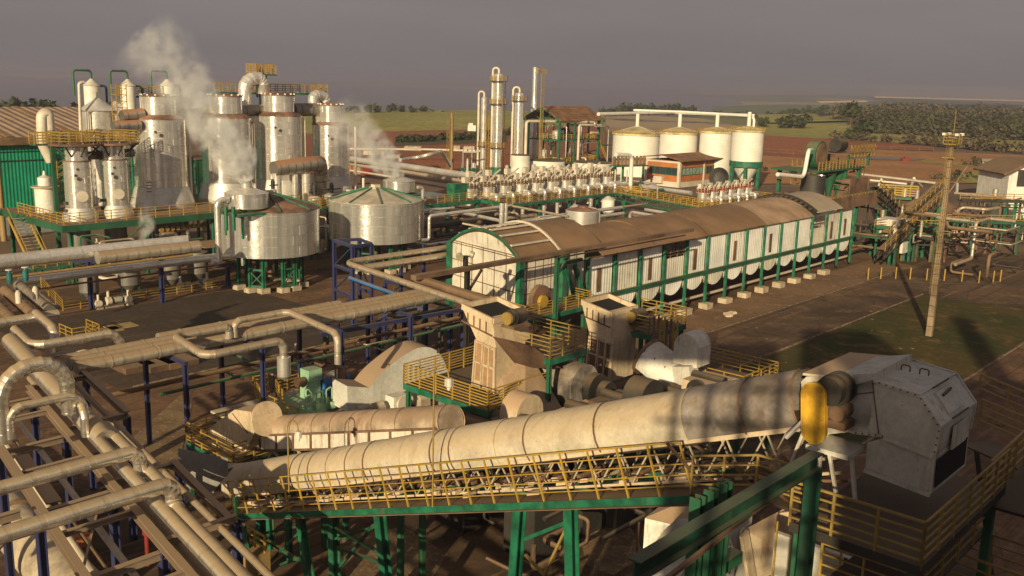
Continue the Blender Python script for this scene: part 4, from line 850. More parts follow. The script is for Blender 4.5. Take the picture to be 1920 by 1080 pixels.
# yard behind the juice tanks: green deck with drums
t, a0, a1, zz = walkway(490, 690, 392, 104.5, 'green deck with yellow railing running behind the two juice tanks', 2.2, 1.1)
g = MB(); [g.bar(W(a, 105.2, 0), W(a, 105.2, zz), .3) for a in (a0+1, a0+8, a0+15, a1-1)]; g.build('post', green, t)
for i, (x, yt, yb, w, lab) in enumerate(((590, 365, 392, 24, 'small silver drum with a pump on top behind the juice tanks, left of three'), (622, 360, 385, 28, 'small silver drum with a pump on top behind the juice tanks, middle of three'), (680, 350, 378, 24, 'small silver drum with a pump on top behind the juice tanks, right of three'), (512, 352, 375, 14, 'small motor drum left of the elbow duct behind the left juice tank'))):
    B = PB(x, yb, 108); T = NEAR(B, EZ, x, yt); r = w/2*MPP(B); t = thing('mixing_drum', lab, 'drum', B, 'small drums behind the juice tanks'); h = T.z-B.z
    g = MB(); g.lathe(B, [(r, 0), (r, h*.8), (r*.5, h*.92)], 20); g.build('shell', alu_far, t); g = MB(); g.lathe(B, [(.25, h*.9), (.3, h*1.5), (.15, h*1.7)], 10); g.bar(B+EZ*h*1.2-EA*r, B+EZ*h*1.2+EA*r*1.5, .16); g.build('motor', dark_steel, t)
    g = MB(); g.bar(Vector((B.x, B.y, 0)), B, .4); g.build('leg', green_dark, t)
pipe('vent_stick', 'short white vent pipe standing behind the right juice tank roof', [PB(676, 375, 101.5), NEAR(PB(676, 375, 101.5), EZ, 676, 356)], .28, pale_pipe, 10, cat='vent')
# ================================================================== BLUE RACK IN THE MIDDLE
def rack(lab, cols, beams, mat=blue, braces=(), w=.32, name='pipe_rack', group=None):
    t = thing(name, lab, 'pipe rack', cols[0][0], group)
    for p, q in cols: g = MB(); g.ibeam(p, q, w, w, w*.22); g.build('post', mat, t)
    for p, q in beams: g = MB(); g.bar(p, q, w*.75, w*.9); g.build('beam', mat, t)
    for p, q in braces: g = MB(); g.bar(p, q, w*.35); g.build('brace', mat, t)
    return t
def col(x, yb, yt): b = G(x, yb); return (b, NEAR(b, EZ, x, yt))
c = [col(628, 596, 496), col(662, 612, 503), col(675, 592, 490), col(697, 604, 505)]
zt = 8.0; cb = [(p, Vector((p.x, p.y, zt))) for p, _ in c]
T_ = [q for _, q in cb]; at = lambda i, z: Vector((T_[i].x, T_[i].y, z))
rack('blue four-legged lattice tower carrying the corner of the silver pipes', cb, [(at(0, zt), at(1, zt)), (at(0, zt), at(2, zt)), (at(1, zt), at(3, zt)), (at(2, zt), at(3, zt)), (at(0, 5.5), at(1, 5.5)), (at(0, 3), at(1, 3)), (at(2, 5.5), at(3, 5.5)), (at(2, 3), at(3, 3))], braces=[(at(0, 5.5), at(1, 8)), (at(0, 3), at(1, 5.5)), (at(0, .5), at(1, 3)), (at(2, 5.5), at(3, 3))])
c = [col(722, 635, 528), col(752, 560, 498), col(794, 545, 458), col(797, 680, 537), col(710, 665, 600), col(758, 660, 575), col(843, 664, 585), col(868, 668, 575)]
rack('blue posts and beams carrying the brown pipes beside the long silver pipe pair', c, [(c[4][1], c[5][1]), (c[5][1], c[6][1]), (c[3][1], c[0][1]), (G(600, 628, 6.2), G(868, 580, 6.2))], braces=[(c[4][0], c[5][1]), (c[6][0]+EZ*2, c[7][1]), (c[0][0]+EZ*2, c[1][1])])
P = rt((842, 463, 8.5), 'A', (645, 487), 'B', (905, 597)); Q = [p-EZ*.75 for p in P]
rpipe('silver_pipe_pair', 'long dusty silver pipe from the white building bending toward the hoppers, upper of the pair', P, 9.5, alu_pipe, 14, 1.4, flg=3.)
pipe('silver_pipe_pair', 'long silver pipe just below the upper one between the juice tank and white building', [Q[0], Q[1]+EA*1.4], .3, alu_pipe, 12)
P = rt((775, 521, 9.6), 'B', (925, 588)); pipe('brown_pipe', 'brown dusty pipe turning off the gallery toward the hoppers, left of two', [P[0]+EA*3, P[0], P[1]], .28, brown_steel, 10, .6)
P = rt((790, 524, 9.6), 'B', (945, 580)); pipe('brown_pipe', 'brown dusty pipe turning off the gallery toward the hoppers, right of two', [P[0]+EA*3, P[0], P[1]], .3, brown_steel, 10, .6)
P = rt((655, 521, 6.2), 'B', (765, 562)); pipe('light_blue_beam', 'light blue painted beam lying across the blue posts', P, .2, blue_machine, 4, cat='beam')
for b, mt in ((54.0, 1), (54.9, 1), (55.8, 1), (56.7, 1)):
    a0, a1 = (23, 52.5) if b < 56 else (29.5, 44)
    pos = {54.0: 'nearest', 54.9: 'second', 55.8: 'third', 56.7: 'farthest and shortest'}[b]
    fl = [(W(a, b, 7.3), EA) for a in range(int(a0)+2, int(a1), 3)]
    pipe('rack_pipe', 'dusty silver pipe of the long flat bundle across the middle, %s of four' % pos, [W(a0, b, 7.3), W(a1, b, 7.3)], .4, alu_pipe, 12, flg=fl)
rk = [(W(a, b, 0), W(a, b, 6.8)) for a in (29, 34.5, 41, 47.5) for b in (52.6, 57.6)]
rack('row of dark blue posts under the long flat pipe bundle', rk, [(W(a, 52.4, 6.7), W(a, 57.8, 6.7)) for a in (29, 34.5, 41, 47.5)], mat=blue, w=.26)
pipe('brown_pipe', 'low brown pipe below the flat bundle close to the ground, running to the right', rt((205, 742, 4.2), 'A', (860, 602)), .17, brown_steel, 8)
pipe('brown_pipe', 'second low brown pipe parallel to the first below the flat bundle', rt((300, 740, 4.2), 'A', (868, 612)), .12, green_dark, 8)
def loop(lab, r, w, fl=4, bend=None, mat=alu_pipe, ribs=True, n=16): return rpipe('steam_pipe', lab, r, w, mat, n, bend, ribs, flg=fl)
loop('steam pipe loop rising from the flat bundle and bending down onto the blue turbine', rt((440, 632, 7.4), 'Z', (444, 602), 'A', (540, 584), 'B', (635, 622), 'Z', (641, 682)), 13, 3.2)
loop('steam pipe with a square bend crossing over the flat bundle and ending in a pot', rt((430, 634, 7.4), 'Z', (431, 612), 'A', (328, 634), 'B', (376, 680), 'A', (534, 650), 'Z', (537, 672)), 14.5, 3.2)
P = G(532, 700, 5); q = rt((430, 634, 7.4), 'Z', (431, 612), 'A', (328, 634), 'B', (376, 680), 'A', (534, 650), 'Z', (537, 672))[-1]
t = thing('pipe_pot', 'silver pot at the foot of the square-bent steam pipe', 'drum', q-EZ*1.1); g = MB(); g.lathe(q-EZ*1.1, [(.2, -.2), (.42, 0), (.42, 1.2)], 20); g.build('pot', alu_plain, t); 
# gooseneck lamps
def goose(x, yb, yt, d, lab, side=1, z=None, mat=yellow_old):
    b = G(x, yb, z) if z is not None else None; T = NEAR(b, EZ, x, yt); t = thing('gooseneck_lamp', lab, 'lamp', b)
    g = MB(); e = T+EA*d*.5; g.tube([b, T+EZ*.1, T+EZ*.45+EA*d*.35, T+EA*d*.8+EZ*.35, T+EA*d-EZ*.2], .045*(MPP(b)/.018), 8, .5); g.build('pole', mat, t)
    g = MB(); c = T+EA*d-EZ*.25; s = MPP(b)*14; g.lathe(c, [(s*.35, 0), (s*.45, -s*.2), (s*.42, -s*.8), (s*.3, -s*.85), (s*.25, -s*1.3), (.02, -s*1.4)], 14); g.build('lantern', white_plate, t); return t
# ================================================================== HEAT EXCHANGER BANKS
def proto_unit(P, lab, grp, s=1.0, head=brown_steel, mat=alu_far, elbow=True):
    t = thing('heat_exchanger', lab, 'heat exchanger', P, grp)
    g = MB(); g.lathe(P, [(.75*s, -3.0*s), (.75*s, -1.2*s), (1.2*s, -.8*s), (1.2*s, 1.3*s)], 20); g.build('shell', mat, t)
    g = MB(); g.lathe(P, [(1.4*s, 1.3*s), (1.4*s, 1.5*s)], 20); g.lathe(P, [(1.4*s, 1.62*s), (1.4*s, 1.8*s), (.4*s, 2.0*s)], 20); g.build('flange', head, t)
    g = MB()
    for k in range(12): an = 6.283*k/12; g.bar(P+Vector((math.cos(an)*1.3*s, math.sin(an)*1.3*s, 1.1*s)), P+Vector((math.cos(an)*1.3*s, math.sin(an)*1.3*s, 2.25*s)), .13*s)
    g.build('clamp_bolt', pale_pipe, t)
    g = MB(); g.bar(P+EZ*1.95*s-EA*.2*s, P+EZ*3.1*s+EA*1.5*s-EB*.3*s, .22*s); g.obox(P+EZ*2.6*s-EA*1.2*s, EA*.45*s, EB*.4*s, EZ*.5*s); g.build('actuator', pale_pipe, t)
    if elbow:
        g = MB(); g.tube([P-EB*1.1*s, P-EB*2.2*s, P-EB*2.2*s-EZ*3.2*s], .36*s, 12, .8*s); g.build('elbow_pipe', mat, t)
        g = MB(); g.tube([P-EB*1.6*s-EZ*.3*s, P-EB*1.6*s-EZ*.3*s+EA*1.8*s], .42*s, 12); g.build('joint_pipe', mat, t)
    return t
ZB = 4.0
ordn = ['first', 'second', 'third', 'fourth', 'fifth', 'sixth', 'seventh', 'eighth', 'ninth', 'tenth', 'eleventh', 'twelfth']
b0 = B_(G(905, 385, ZB)); aL = A_(PB(885, 378, 111)); aR = A_(PB(1140, 350, 111))
pr = None; NF = 10
for i in range(NF):
    a = aL+(aR-aL)*i/(NF-1); L = W(a, 111.5, ZB+1.6); lab = '%s silver heat exchanger from the left in the front row on the railed deck' % ordn[i]
    if pr is None: pr = proto_unit(L, lab, 'heat exchangers in the front row')
    else: copy_tree(pr, L, lab)
pr2 = None
for i in range(8):
    a = aL+6+(aR-aL-2)*i/7.3; L = W(a, 116.5, ZB+1.9); lab = '%s heat exchanger from the left in the back row, with a bolted brown head' % ordn[i]
    if pr2 is None: pr2 = proto_unit(L, lab, 'heat exchangers in the back row', 1.0, head=rusty_steel, elbow=False)
    else: copy_tree(pr2, L, lab)
t = thing('exchanger_deck', 'green-edged deck with yellow railing under the two rows of silver heat exchangers', 'platform', W((aL+aR)/2, 110, 0))
g = MB(); g.box(aL-3, aR+3, 108.2, 119.5, ZB-.2, ZB); g.build('deck', brown_steel, t)
g = MB(); g.box(aL-3, aR+3, 107.95, 108.18, ZB-.45, ZB+.05); g.build('edge_beam', green, t)
g = MB(); g.rail([W(aL-3, 108.2, ZB), W(aR+3, 108.2, ZB)], 1.3, 4, 1.7, .03); g.build('railing', yellow, t)
for k in range(6): a = aL-2+(aR-aL+4)*k/5; g = MB(); g.box(a-.2, a+.2, 108.5, 108.9, 0, ZB-.2); g.build('post', green, t)
t = thing('exchanger_deck', 'green-edged deck with yellow railing left of the heat exchangers, right of the juice tank', 'platform', W(aL-8, 108, 0))
p = G(792, 385, ZB+.5); q = G(895, 372, ZB+.5); bb = B_(p); bb = 103.0
p = PB(792, 384, bb); q = PB(900, 375, bb); zz = (p.z+q.z)/2
g = MB(); g.box(A_(p), A_(q), bb, bb+5, zz-.2, zz); g.build('deck', brown_steel, t); g = MB(); g.box(A_(p), A_(q), bb-.25, bb-.01, zz-.5, zz+.04); g.box(A_(q), A_(q)+.25, bb-4, bb, zz-.5, zz+.04); g.build('edge_beam', green, t)
g = MB(); g.rail([W(A_(p), bb, zz), W(A_(q), bb, zz), W(A_(q), bb-4, zz), W(A_(q)+7, bb-4, zz)], 1.25, 4, 1.6, .03); g.build('railing', yellow, t)
for x in (840, 895): c = PB(x, 390, bb+.2); g = MB(); g.bar(Vector((c.x, c.y, 0)), Vector((c.x, c.y, zz-.2)), .5); g.build('post', green, t)
P = PB(857, 362, 105); g = MB(); g.obox(P+EZ*.1, EA*1.3, EB*.9, EZ*1.4); cb_ = single('green_cabinet', g, green, 'green metal cabinet at the left end of the heat exchangers', 'cabinet')
# low water basin and white wall panel
g = MB(); g.box(A_(PB(792, 350, 118)), A_(PB(836, 350, 118)), 118, 122, 2.0, 5.2); single('grey_tank', g, paint('grey_blue_tank', (.30, .32, .34), .5, streak=.2), 'low grey-blue box tank behind the right juice tank', 'tank')
# right bank
pr3 = None; rnd = random.Random(9)
for i in range(6):
    x = 1318+i*17; P = PB(x, 376-i*3.2, 92); lab = '%s red-topped heat exchanger from the left behind the extractor roof' % ordn[i]
    P = W(A_(PB(1318, 372, 88))+3.1*i, 88, PB(1318, 372, 88).z)
    if pr3 is None: pr3 = proto_unit(P, lab, 'red-topped heat exchangers', .85, head=paint('rust_red_head', (.30, .07, .035), .7, rust=.4))
    else: copy_tree(pr3, P, lab)
zr = PB(1318, 372, 88).z-1.2; ar = A_(PB(1318, 372, 88))
t = thing('exchanger_deck', 'yellow-railed green deck of the red-topped heat exchangers', 'platform', W(ar+8, 88, 0))
g = MB(); g.box(ar-3, ar+19, 84.5, 91, zr-.2, zr); g.build('deck', brown_steel, t); g = MB(); g.box(ar-3, ar+19, 84.2, 84.48, zr-.45, zr+.05); g.build('edge_beam', green, t)
g = MB(); g.rail([W(ar-3, 91, zr), W(ar-3, 84.4, zr), W(ar+19, 84.4, zr), W(ar+19, 91, zr)], 1.2, 4, 1.6, .03); g.build('railing', yellow, t)
g = MB(); [g.bar(W(a, 85, 0), W(a, 85, zr), .35) for a in (ar-2, ar+5, ar+12, ar+18)]; g.build('post', green, t)
# green truss walkway from the bank toward the right
p = G(1155, 362, 4.2); q = G(1345, 396, 4.2); t = thing('truss_walkway', 'green truss walkway with yellow railing running toward the red-topped exchangers', 'walkway', (p+q)/2)
d = (q-p).normalized(); sdx = d.cross(EZ)
g = MB(); g.obox((p+q)/2+EZ*0-sdx*.9, d*((q-p).length/2), sdx*.9, EZ*.1); g.build('deck', paint('yellow_deck', (.50, .36, .05), .7, dust=.4), t)
g = MB(); g.bar(p-EZ*.05, q-EZ*.05, .2, .25); g.bar(p-EZ*1.3, q-EZ*1.3, .18); n = 9
for k in range(n): a = p+(q-p)*(k/n); b = p+(q-p)*((k+1)/n); g.bar(a, a-EZ*1.3, .12); g.bar(a-EZ*1.3 if k % 2 else a, b if k % 2 else b-EZ*1.3, .12)
g.build('truss', green, t)
g = MB(); g.rail([p, q], 1.25, 4, 1.5, .035); g.rail([p-sdx*1.8, q-sdx*1.8], 1.25, 4, 1.5, .035); g.build('railing', yellow, t)
g = MB(); [g.bar(Vector((c.x, c.y, 0)), c-EZ*1.2, .3) for c in (p+(q-p)*.1, p+(q-p)*.5, p+(q-p)*.9)]; g.build('post', green, t)
# pipes in front of the banks
for i, (x, lab) in enumerate(((940, 'tall silver riser behind the curved roof, left of the pair'), (947, 'tall silver riser behind the curved roof, right of the pair'))):
    p = PB(x, 423, 74); pipe('riser', lab, [Vector((p.x, p.y, 2)), NEAR(p, EZ, x, 381)], .28, alu_far, 12, group='riser pair')
rpipe('long_pipe', 'long straight dusty pipe from the riser pair to the vapour drum', rt((943, 383, 10), 'B', (1066, 407)), 4.5, alu_pipe, 10)
rpipe('long_pipe', 'silver pipe running left from the riser pair behind the curved roof', rt((948, 416, 6), 'B', (872, 402)), 7, alu_far, 12)
rpipe('long_pipe', 'silver pipe running right from the riser pair at roof height', rt((945, 420, 6), 'A', (1050, 398)), 6.5, alu_far, 12)
rpipe('arch_pipe', 'fat silver arch pipe rising beside the vapour drum', rt((1072, 405, 6), 'Z', (1074, 387), 'B', (1122, 393), 'Z', (1124, 418)), 10, alu_far, 16, 1.6, True)
for i, (x0, y0, x1, y1, z, w) in enumerate(((1110, 396, 1165, 384, 4.5, 7), (1110, 408, 1168, 396, 4.5, 7), (1110, 432, 1210, 408, 6, 5), (1165, 388, 1240, 380, 3, 4))):
    rpipe('long_pipe', ['upper silver pipe end right of the arch pipe', 'lower silver pipe end right of the arch pipe', 'thin dusty pipe running right from below the arch pipe', 'thin brown pipe under the truss walkway'][i], rt((x0, y0, z), 'A', (x1, y1)), w, alu_far if i < 2 else alu_pipe, 12)
rpipe('long_pipe', 'silver pipe with two square bends behind the extractor roof', rt((1181, 412, 5), 'Z', (1181, 397), 'B', (1240, 407), 'A', (1262, 404)), 6, alu_far, 12, .8)
rpipe('long_pipe', 'short silver pipe right of the square-bent one behind the extractor roof', rt((1210, 393, 5), 'B', (1262, 402)), 6, alu_far, 12)
rpipe('long_pipe', 'brown-topped long pipe from behind the right juice tank to the exchanger deck', rt((795, 410, 5), 'A', (930, 392)), 4, alu_pipe, 10)
rpipe('long_pipe', 'dark fat pipe below the exchanger deck left end', rt((792, 425, 4), 'A', (900, 405)), 12, dark_steel, 12)
for i, (x, yt, yb) in enumerate(((1108, 372, 396), (1148, 370, 392), (1020, 385, 410), (980, 392, 415), (1045, 380, 408))):
    p = PB(x, yt, 106); pipe('riser', 'vertical silver drop pipe under the exchanger deck edge, %s from the right' % ['second', 'first', 'fourth', 'fifth', 'third'][i], [p, NEAR(p, EZ, x+1, yb)], .34, alu_far, 12, group='drop pipes under the exchanger deck')
pipe('thin_pipe', 'thin pale pipe sloping behind the left eave of the curved roof', [G(868, 419, 8), G(912, 428, 8)], .12, pale_pipe, 8)
for i, (x, y) in enumerate(((985, 386), (1075, 372), (1140, 388))):
    P = G(x, y, 2.2); t = thing('process_vessel', ['rust-streaked cream vessel under the exchanger deck left part', 'silver round vessel under the exchanger deck centre', 'white round vessel under the exchanger deck right part'][i], 'vessel', P)
    g = MB(); g.lathe(P, [(.3, -1.6), (1.2, -.8), (1.2, 1.3), (.3, 2.0)], 18); g.build('shell', [white_rusty, alu_far, white_plate][i], t); g = MB(); [g.bar(P+Vector((math.cos(k*2.1), math.sin(k*2.1), -2.2)), P+Vector((math.cos(k*2.1), math.sin(k*2.1), -.5)), .14) for k in range(3)]; g.build('leg', green_dark, t)
# small stuff on the extractor roof
pipe('roof_pipe', 'short white pipe lying on the brown roof beside the vapour drum', [PB(1112, 444, 58), PB(1143, 447, 58)], .18, white_plate, 8)
# ================================================================== DISTILLERY
def column(x, yb, yt, w, lab, cone=False, plats=(), gb=0, pipe_x=None, w2=None, xt=None):
    B = G(x, yb); T = NEAR(B, EZ, xt or x, yt); r = w/2*MPP(B); t = thing('distillation_column', lab, 'column', B, 'silver distillation columns'); h = T.z
    g = MB(); r2 = (w2 or w)/2*MPP(B)
    if w2: g.lathe(B, [(r, 0), (r, h*.45), (r2, h*.7), (r2, h)], 24)
    else: g.lathe(B, [(r, gb), (r, h-.5), (r*.8, h-.15), (.1, h)], 24)
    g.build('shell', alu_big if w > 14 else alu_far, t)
    if gb: g = MB(); g.lathe(B, [(r*1.02, 0), (r*1.02, gb)], 24); g.build('skirt', green, t)
    for yp, wd in plats:
        z = NEAR(B, EZ, x, yp).z; g = MB(); g.lathe(B, [(r*1.01, z), (r+wd, z), (r+wd, z+.15), (r*1.01, z+.15)], 20, cap=False); g.build('ring_deck', dark_steel, t)
        g = MB(); pts = [B+Vector((math.cos(6.283*k/12)*(r+wd), math.sin(6.283*k/12)*(r+wd), z+.15)) for k in range(13)]; g.rail(pts, 1.3, 3, 1., .04); g.build('railing', yellow, t)
    if pipe_x is not None:
        o = (pipe_x-x)*MPP(B); e = Vector((o, 0, 0)); g = MB(); g.tube([B+EZ*(h-.2), B+EZ*(h+1.3), B+EZ*(h+1.3)+e, B+e+EZ*2.5], .3, 10, .9); g.build('overhead_pipe', pale_pipe, t)
    return t, B, h, r
column(905, 328, 181, 11, 'short thin distillation column, leftmost of the group', plats=((275, .8),), pipe_x=895)
column(931, 332, 137, 17, 'tall distillation column with two ring platforms and a green foot', plats=((153, 1.0), (196, 1.0), (278, .8)), gb=2.6, pipe_x=920)
column(970, 330, 173, 17.5, 'medium thick distillation column third from the left, beside the steel frame', plats=((190, .8),), pipe_x=958)
column(998, 314, 126, 17, 'tallest narrow-topped distillation column just behind the brown-roofed steel frame', w2=10, xt=1000, plats=())
P = G(1010, 330); Z = lambda y: NEAR(P, EZ, 1010, y)
t = thing('ladder_tower', 'yellow ladder and cage at the right of the tallest column', 'ladder tower', P); g = MB(); g.bar(P, Z(140), .25); g.bar(P+EA*1, Z(140)+EA*1, .12); [g.bar(P+EZ*k, P+EZ*k+EA*1, .08) for k in range(1, 28, 1)]; g.build('frame', MATS['worn_yellow_rail_paint'], t)
g = MB(); q = Z(139); g.rail([q+EA*-.9, q+EA*1.6, q+EA*1.6+EB*1.5, q-EA*.9+EB*1.5, q-EA*.9], 1.4, 4, .8, .05); g.build('railing', yellow, t)
lattice(917, 215, 330, B_(G(917, 330)), 1.0, 'yellow ladder cage between the short and the tall distillation columns', yellow, step=1.2)
lattice(943, 150, 330, B_(G(943, 330)), 1.0, 'yellow ladder cage right of the tall distillation column', yellow, step=1.2)
for i, (x, yb, yt, w) in enumerate(((888, 328, 308, 9), (950, 332, 312, 8), (876, 335, 300, 5), (1000, 335, 310, 9))):
    B = G(x, yb); T = NEAR(B, EZ, x, yt); r = w/2*MPP(B); g = MB(); g.lathe(B, [(r, .6), (r, T.z), (r*.4, T.z+.4)], 16); t = thing('process_vessel', ['small silver vessel left of the short distillation column', 'small silver vessel between the tall and the medium column', 'thin green-piped vessel left of the columns', 'small silver vessel below the steel frame left edge'][i], 'vessel', B); g.build('shell', alu_far, t); g = MB(); g.lathe(B, [(r*1.2, 0), (r*1.2, .6)], 12); g.build('base', concrete, t)
# cluster of green frame pipes left of columns
t = thing('valve_frame', 'green pipework frame with white U pipes left of the distillation columns', 'pipework', G(880, 326))
for i, x in enumerate((868, 876, 884, 891)):
    B = G(x, 328); T = NEAR(B, EZ, x, 276+4*(i % 2)); g = MB(); g.bar(B, T, .22); g.build('post', green if i % 2 else alu_far, t)
g = MB(); g.tube([G(868, 285, 3), G(868, 285, 6.5), G(896, 285, 6.5)], .2, 8); g.tube([G(866, 322, 1), G(868, 300, 1)+EZ*2, G(880, 300, 1)+EZ*2], .22, 8); g.build('pipe', pale_pipe, t)
g = MB(); [g.disc(G(866+7*i, 318, 1.5), EB, .5, .4, 10) for i in range(5)]; g.build('valve', green, t)
# storage tanks (low, white)
def wtank(x, yb, yt, w, lab, roof=None, top=white_plate, mat=silo_white, legs=False, cone=0, grp='white storage tanks', name='storage_tank', rim=None):
    B = G(x, yb) if not isinstance(yb, Vector) else yb; T = NEAR(B, EZ, x, yt); r = w/2*MPP(B); B = B+Vector(B.x, ) if False else B
    c = B+Vector((0, 1, 0))*r*.9; t = thing(name, lab, 'tank', c, grp); h = T.z
    g = MB(); g.lathe(c, [(r, 0 if not legs else legs), (r, h)], 48, cap=False); g.build('shell', mat, t)
    g = MB(); g.lathe(c, [(r+.12, h), (r+.12, h+.12), (.4, h+cone)], 40, smooth=False, cap=False); g.build('roof', top, t)
    return t, c, r, h
wtank(975, 335, 292, 36, 'plain pale storage tank in front of the medium distillation column', top=dark_steel, cone=.3, mat=white_plate)
wtank(1112, 335, 307, 72, 'low wide white storage tank with a dark rim below the brown-roofed frame', top=dark_steel, cone=.3)
wtank(1025, 334, 303, 70, 'low wide white storage tank behind the frame post', top=dark_steel, cone=.3)
wtank(1012, 336, 318, 28, 'small squat white tank below the steel frame walkway', cone=.6)
wtank(1062, 334, 316, 22, 'small squat white tank right of the frame post', cone=.6)
# ---- big white silos
ysil = paint('yellow_dusty_silo_roof', (.56, .46, .22), .7, 0, streak=.5, var=.3, dust=.3)
def silo(x, yb, yt, w, lab, legs=None, b=None):
    B = G(x, yb); T = NEAR(B, EZ, x, yt); r = w/2*MPP(B); t = thing('white_silo', lab, 'silo', B, 'row of big white silos'); h = T.z
    z0 = legs or 0
    g = MB(); g.lathe(B, [(r, z0), (r, h)], 48, cap=False); g.build('shell', silo_white, t)
    g = MB(); g.lathe(B, [(r+.25, h-.1), (r+.25, h+.35), (.5, h+r*.34)], 28, smooth=False, cap=False); rf = g.build('roof', ysil, t)
    g = MB(); [g.bar(B+Vector((math.cos(k*.785)*r, math.sin(k*.785)*r, h+.4)), B+Vector((0, 0, h+r*.36)), .14) for k in range(8)]; g.build('roof_rib', pale_pipe, rf)
    g = MB(); pts = [B+Vector((math.cos(6.283*k/22)*(r+.3), math.sin(6.283*k/22)*(r+.3), h+.3)) for k in range(23)]; g.rail(pts, .8, 2, 1.6, .03); g.build('railing', yellow, t)
    g = MB(); g.tube([B+EZ*(h+r*.3), B+EZ*(h+r*.34+3.4)], .5, 12); g.build('neck_pipe', silo_white, t)
    if legs:
        g = MB(); g.lathe(B, [(r+.2, z0-1.3), (r+.2, z0+.1)], 40); g.build('ring_beam', green, t)
        g = MB(); g.lathe(B, [(.5, .8), (r-.4, z0-1.2)], 24); g.build('hopper', white_plate, t)
        for k in range(6):
            an = .3+6.283*k/6; q = B+Vector((math.cos(an)*(r-.2), math.sin(an)*(r-.2), 0)); g = MB(); g.bar(q, q+EZ*(z0-1.2), .7); g.build('leg', green, t)
            an2 = an+1.047; q2 = B+Vector((math.cos(an2)*(r-.2), math.sin(an2)*(r-.2), 0)); g = MB(); g.bar(q+EZ*.3, q2+EZ*(z0-1.5), .15); g.build('brace', green_dark, t)
    return t, B, r, h
s4 = silo(1395, 352, 246, 58, 'white silo standing on green legs, rightmost of the four silos', 6.6)
s3 = silo(1337, 342, 248, 60, 'white silo partly behind the last one on legs, third from the left')
s2 = silo(1268, 336, 250, 70, 'white silo second from the left behind the brown-roofed control room')
s1 = silo(1190, 328, 252, 88, 'broadest white silo, leftmost of the four silos')
hz = NEAR(s4[1], EZ, 1416, 222)
zt = s4[3]+6.0
zt = NEAR(s4[1], EZ, 1400, 218).z
rpipe('overhead_pipe', 'long white overhead pipe linking the tops of the four silos, the nearer one', [s4[1]+EA*2.5+EZ*(s4[3]+1), s4[1]+EA*2.5+EZ*zt, s3[1]+EZ*(zt+.1), s2[1]+EZ*(zt+.2), s1[1]+EZ*(zt+.1)-EA*2], 5, silo_white, 12, 1.6)
pipe('overhead_pipe', 'long white overhead pipe behind the silo tops, the farther one', [G(1122, 214, 16.5), G(1265, 211, 16.5), G(1415, 217, 16.5)], .5, silo_white, 12)
# ---- brown-roofed steel frame (shed)
t = thing('shed_frame', 'open green steel frame with a brown pitched roof beside the distillation columns', 'steel frame', G(1045, 330))
FB = B_(G(1045, 325)); fl = PB(985, 222, FB+6); 
c0 = G(1046, 328); c1 = G(1120, 326)
aA, bA = A_(c0), B_(c0); W2 = A_(NEAR(c0, EA, 1119, 322))-aA-4; DB = B_(NEAR(c0, EB, 988, 322))-bA
z1 = NEAR(c0, EZ, 1043, 225).z; z2 = z1+3.3
cs = [(aA, bA), (aA+W2+4, bA), (aA, bA+DB), (aA+W2+4, bA+DB)]
aE = aA+W2+4
for a, b in cs: g = MB(); g.bar(W(a, b, 0), W(a, b, z1), .6); g.build('post', green, t)
for a in (aA+6.5,):
    for b in (bA, bA+DB): g = MB(); g.bar(W(a, b, 0), W(a, b, z1), .45); g.build('post', green, t)
zl = [NEAR(c0, EZ, 1044, y).z for y in (262, 305)]
for z in zl:
    g = MB(); g.box(aA-.3, aE+.3, bA-.2, bA+DB+.2, z-.4, z-.1); g.build('floor', green, t)
    g = MB(); g.rail([W(aA, bA+DB, z), W(aA, bA, z), W(aE, bA, z), W(aE, bA+DB, z)], 1.3, 3, 1.8, .05); g.build('railing', yellow, t)
bm = bA+DB/2
g = MB(); ov = 1.3
for s in (-1, 1):
    e = bm+s*(DB/2+ov); P = [W(aA-ov, bm, z2), W(aA-ov, e, z1-.2), W(aE+ov, e, z1-.2), W(aE+ov, bm, z2)]; g.prism(P, EZ*.2)
g.build('roof', roof_tile, t)
g = MB()
for a in (aA-.8, aE+.8):
    g.bar(W(a, bA, z1-.3), W(a, bA+DB, z1-.3), .3); g.bar(W(a, bA-ov, z1-.45), W(a, bm, z2-.25), .35); g.bar(W(a, bA+DB+ov, z1-.45), W(a, bm, z2-.25), .35); g.bar(W(a, bm, z1-.3), W(a, bm, z2-.3), .25); g.bar(W(a, bm, z1-.3), W(a, bA+DB*.25, z1+1.2), .2); g.bar(W(a, bm, z1-.3), W(a, bA+DB*.75, z1+1.2), .2)
g.build('roof_truss', green, t)
g = MB(); g.bar(W(aE, bA, zl[0]), W(aE+4.5, bA, zl[0]-6), .8, .3); g.build('stair_stringer', yellow, t)
for i, (da, db, r, z0, z1_) in enumerate(((2.5, 3, 1.3, zl[0], zl[0]+2.4), (7, 4, 1.6, zl[0], zl[0]+2.8), (3, 8, 1.2, zl[1], zl[1]+3.2), (9, 4, 1.5, zl[1], zl[1]+2.6))):
    g = MB(); P = W(aA+da, bA+db, 0); g.lathe(P, [(r, z0), (r, z1_-.4), (r*.4, z1_)], 16); single('frame_vessel', g, [alu_far, dark_steel, alu_far, rusty_steel][i], ['small silver vessel on the upper floor of the open steel frame', 'dark vessel on the upper floor of the open steel frame', 'silver vessel on the lower floor of the open steel frame', 'rusty vessel on the lower floor of the open steel frame'][i], 'vessel')
pipe('frame_pipe', 'cream pipe framing the open steel frame from its left side', [G(984, 330, 0), NEAR(G(984, 330, 0), EZ, 983, 227), PB(1100, 228, bA-1)], .4, pale_pipe, 10, .8)
pipe('frame_pipe', 'cream pipe bending down at the middle of the open steel frame', [PB(1130, 235, bA-1.2), PB(1086, 234, bA-1.2), NEAR(PB(1086, 234, bA-1.2), EZ, 1085, 300)], .35, pale_pipe, 10, .8)
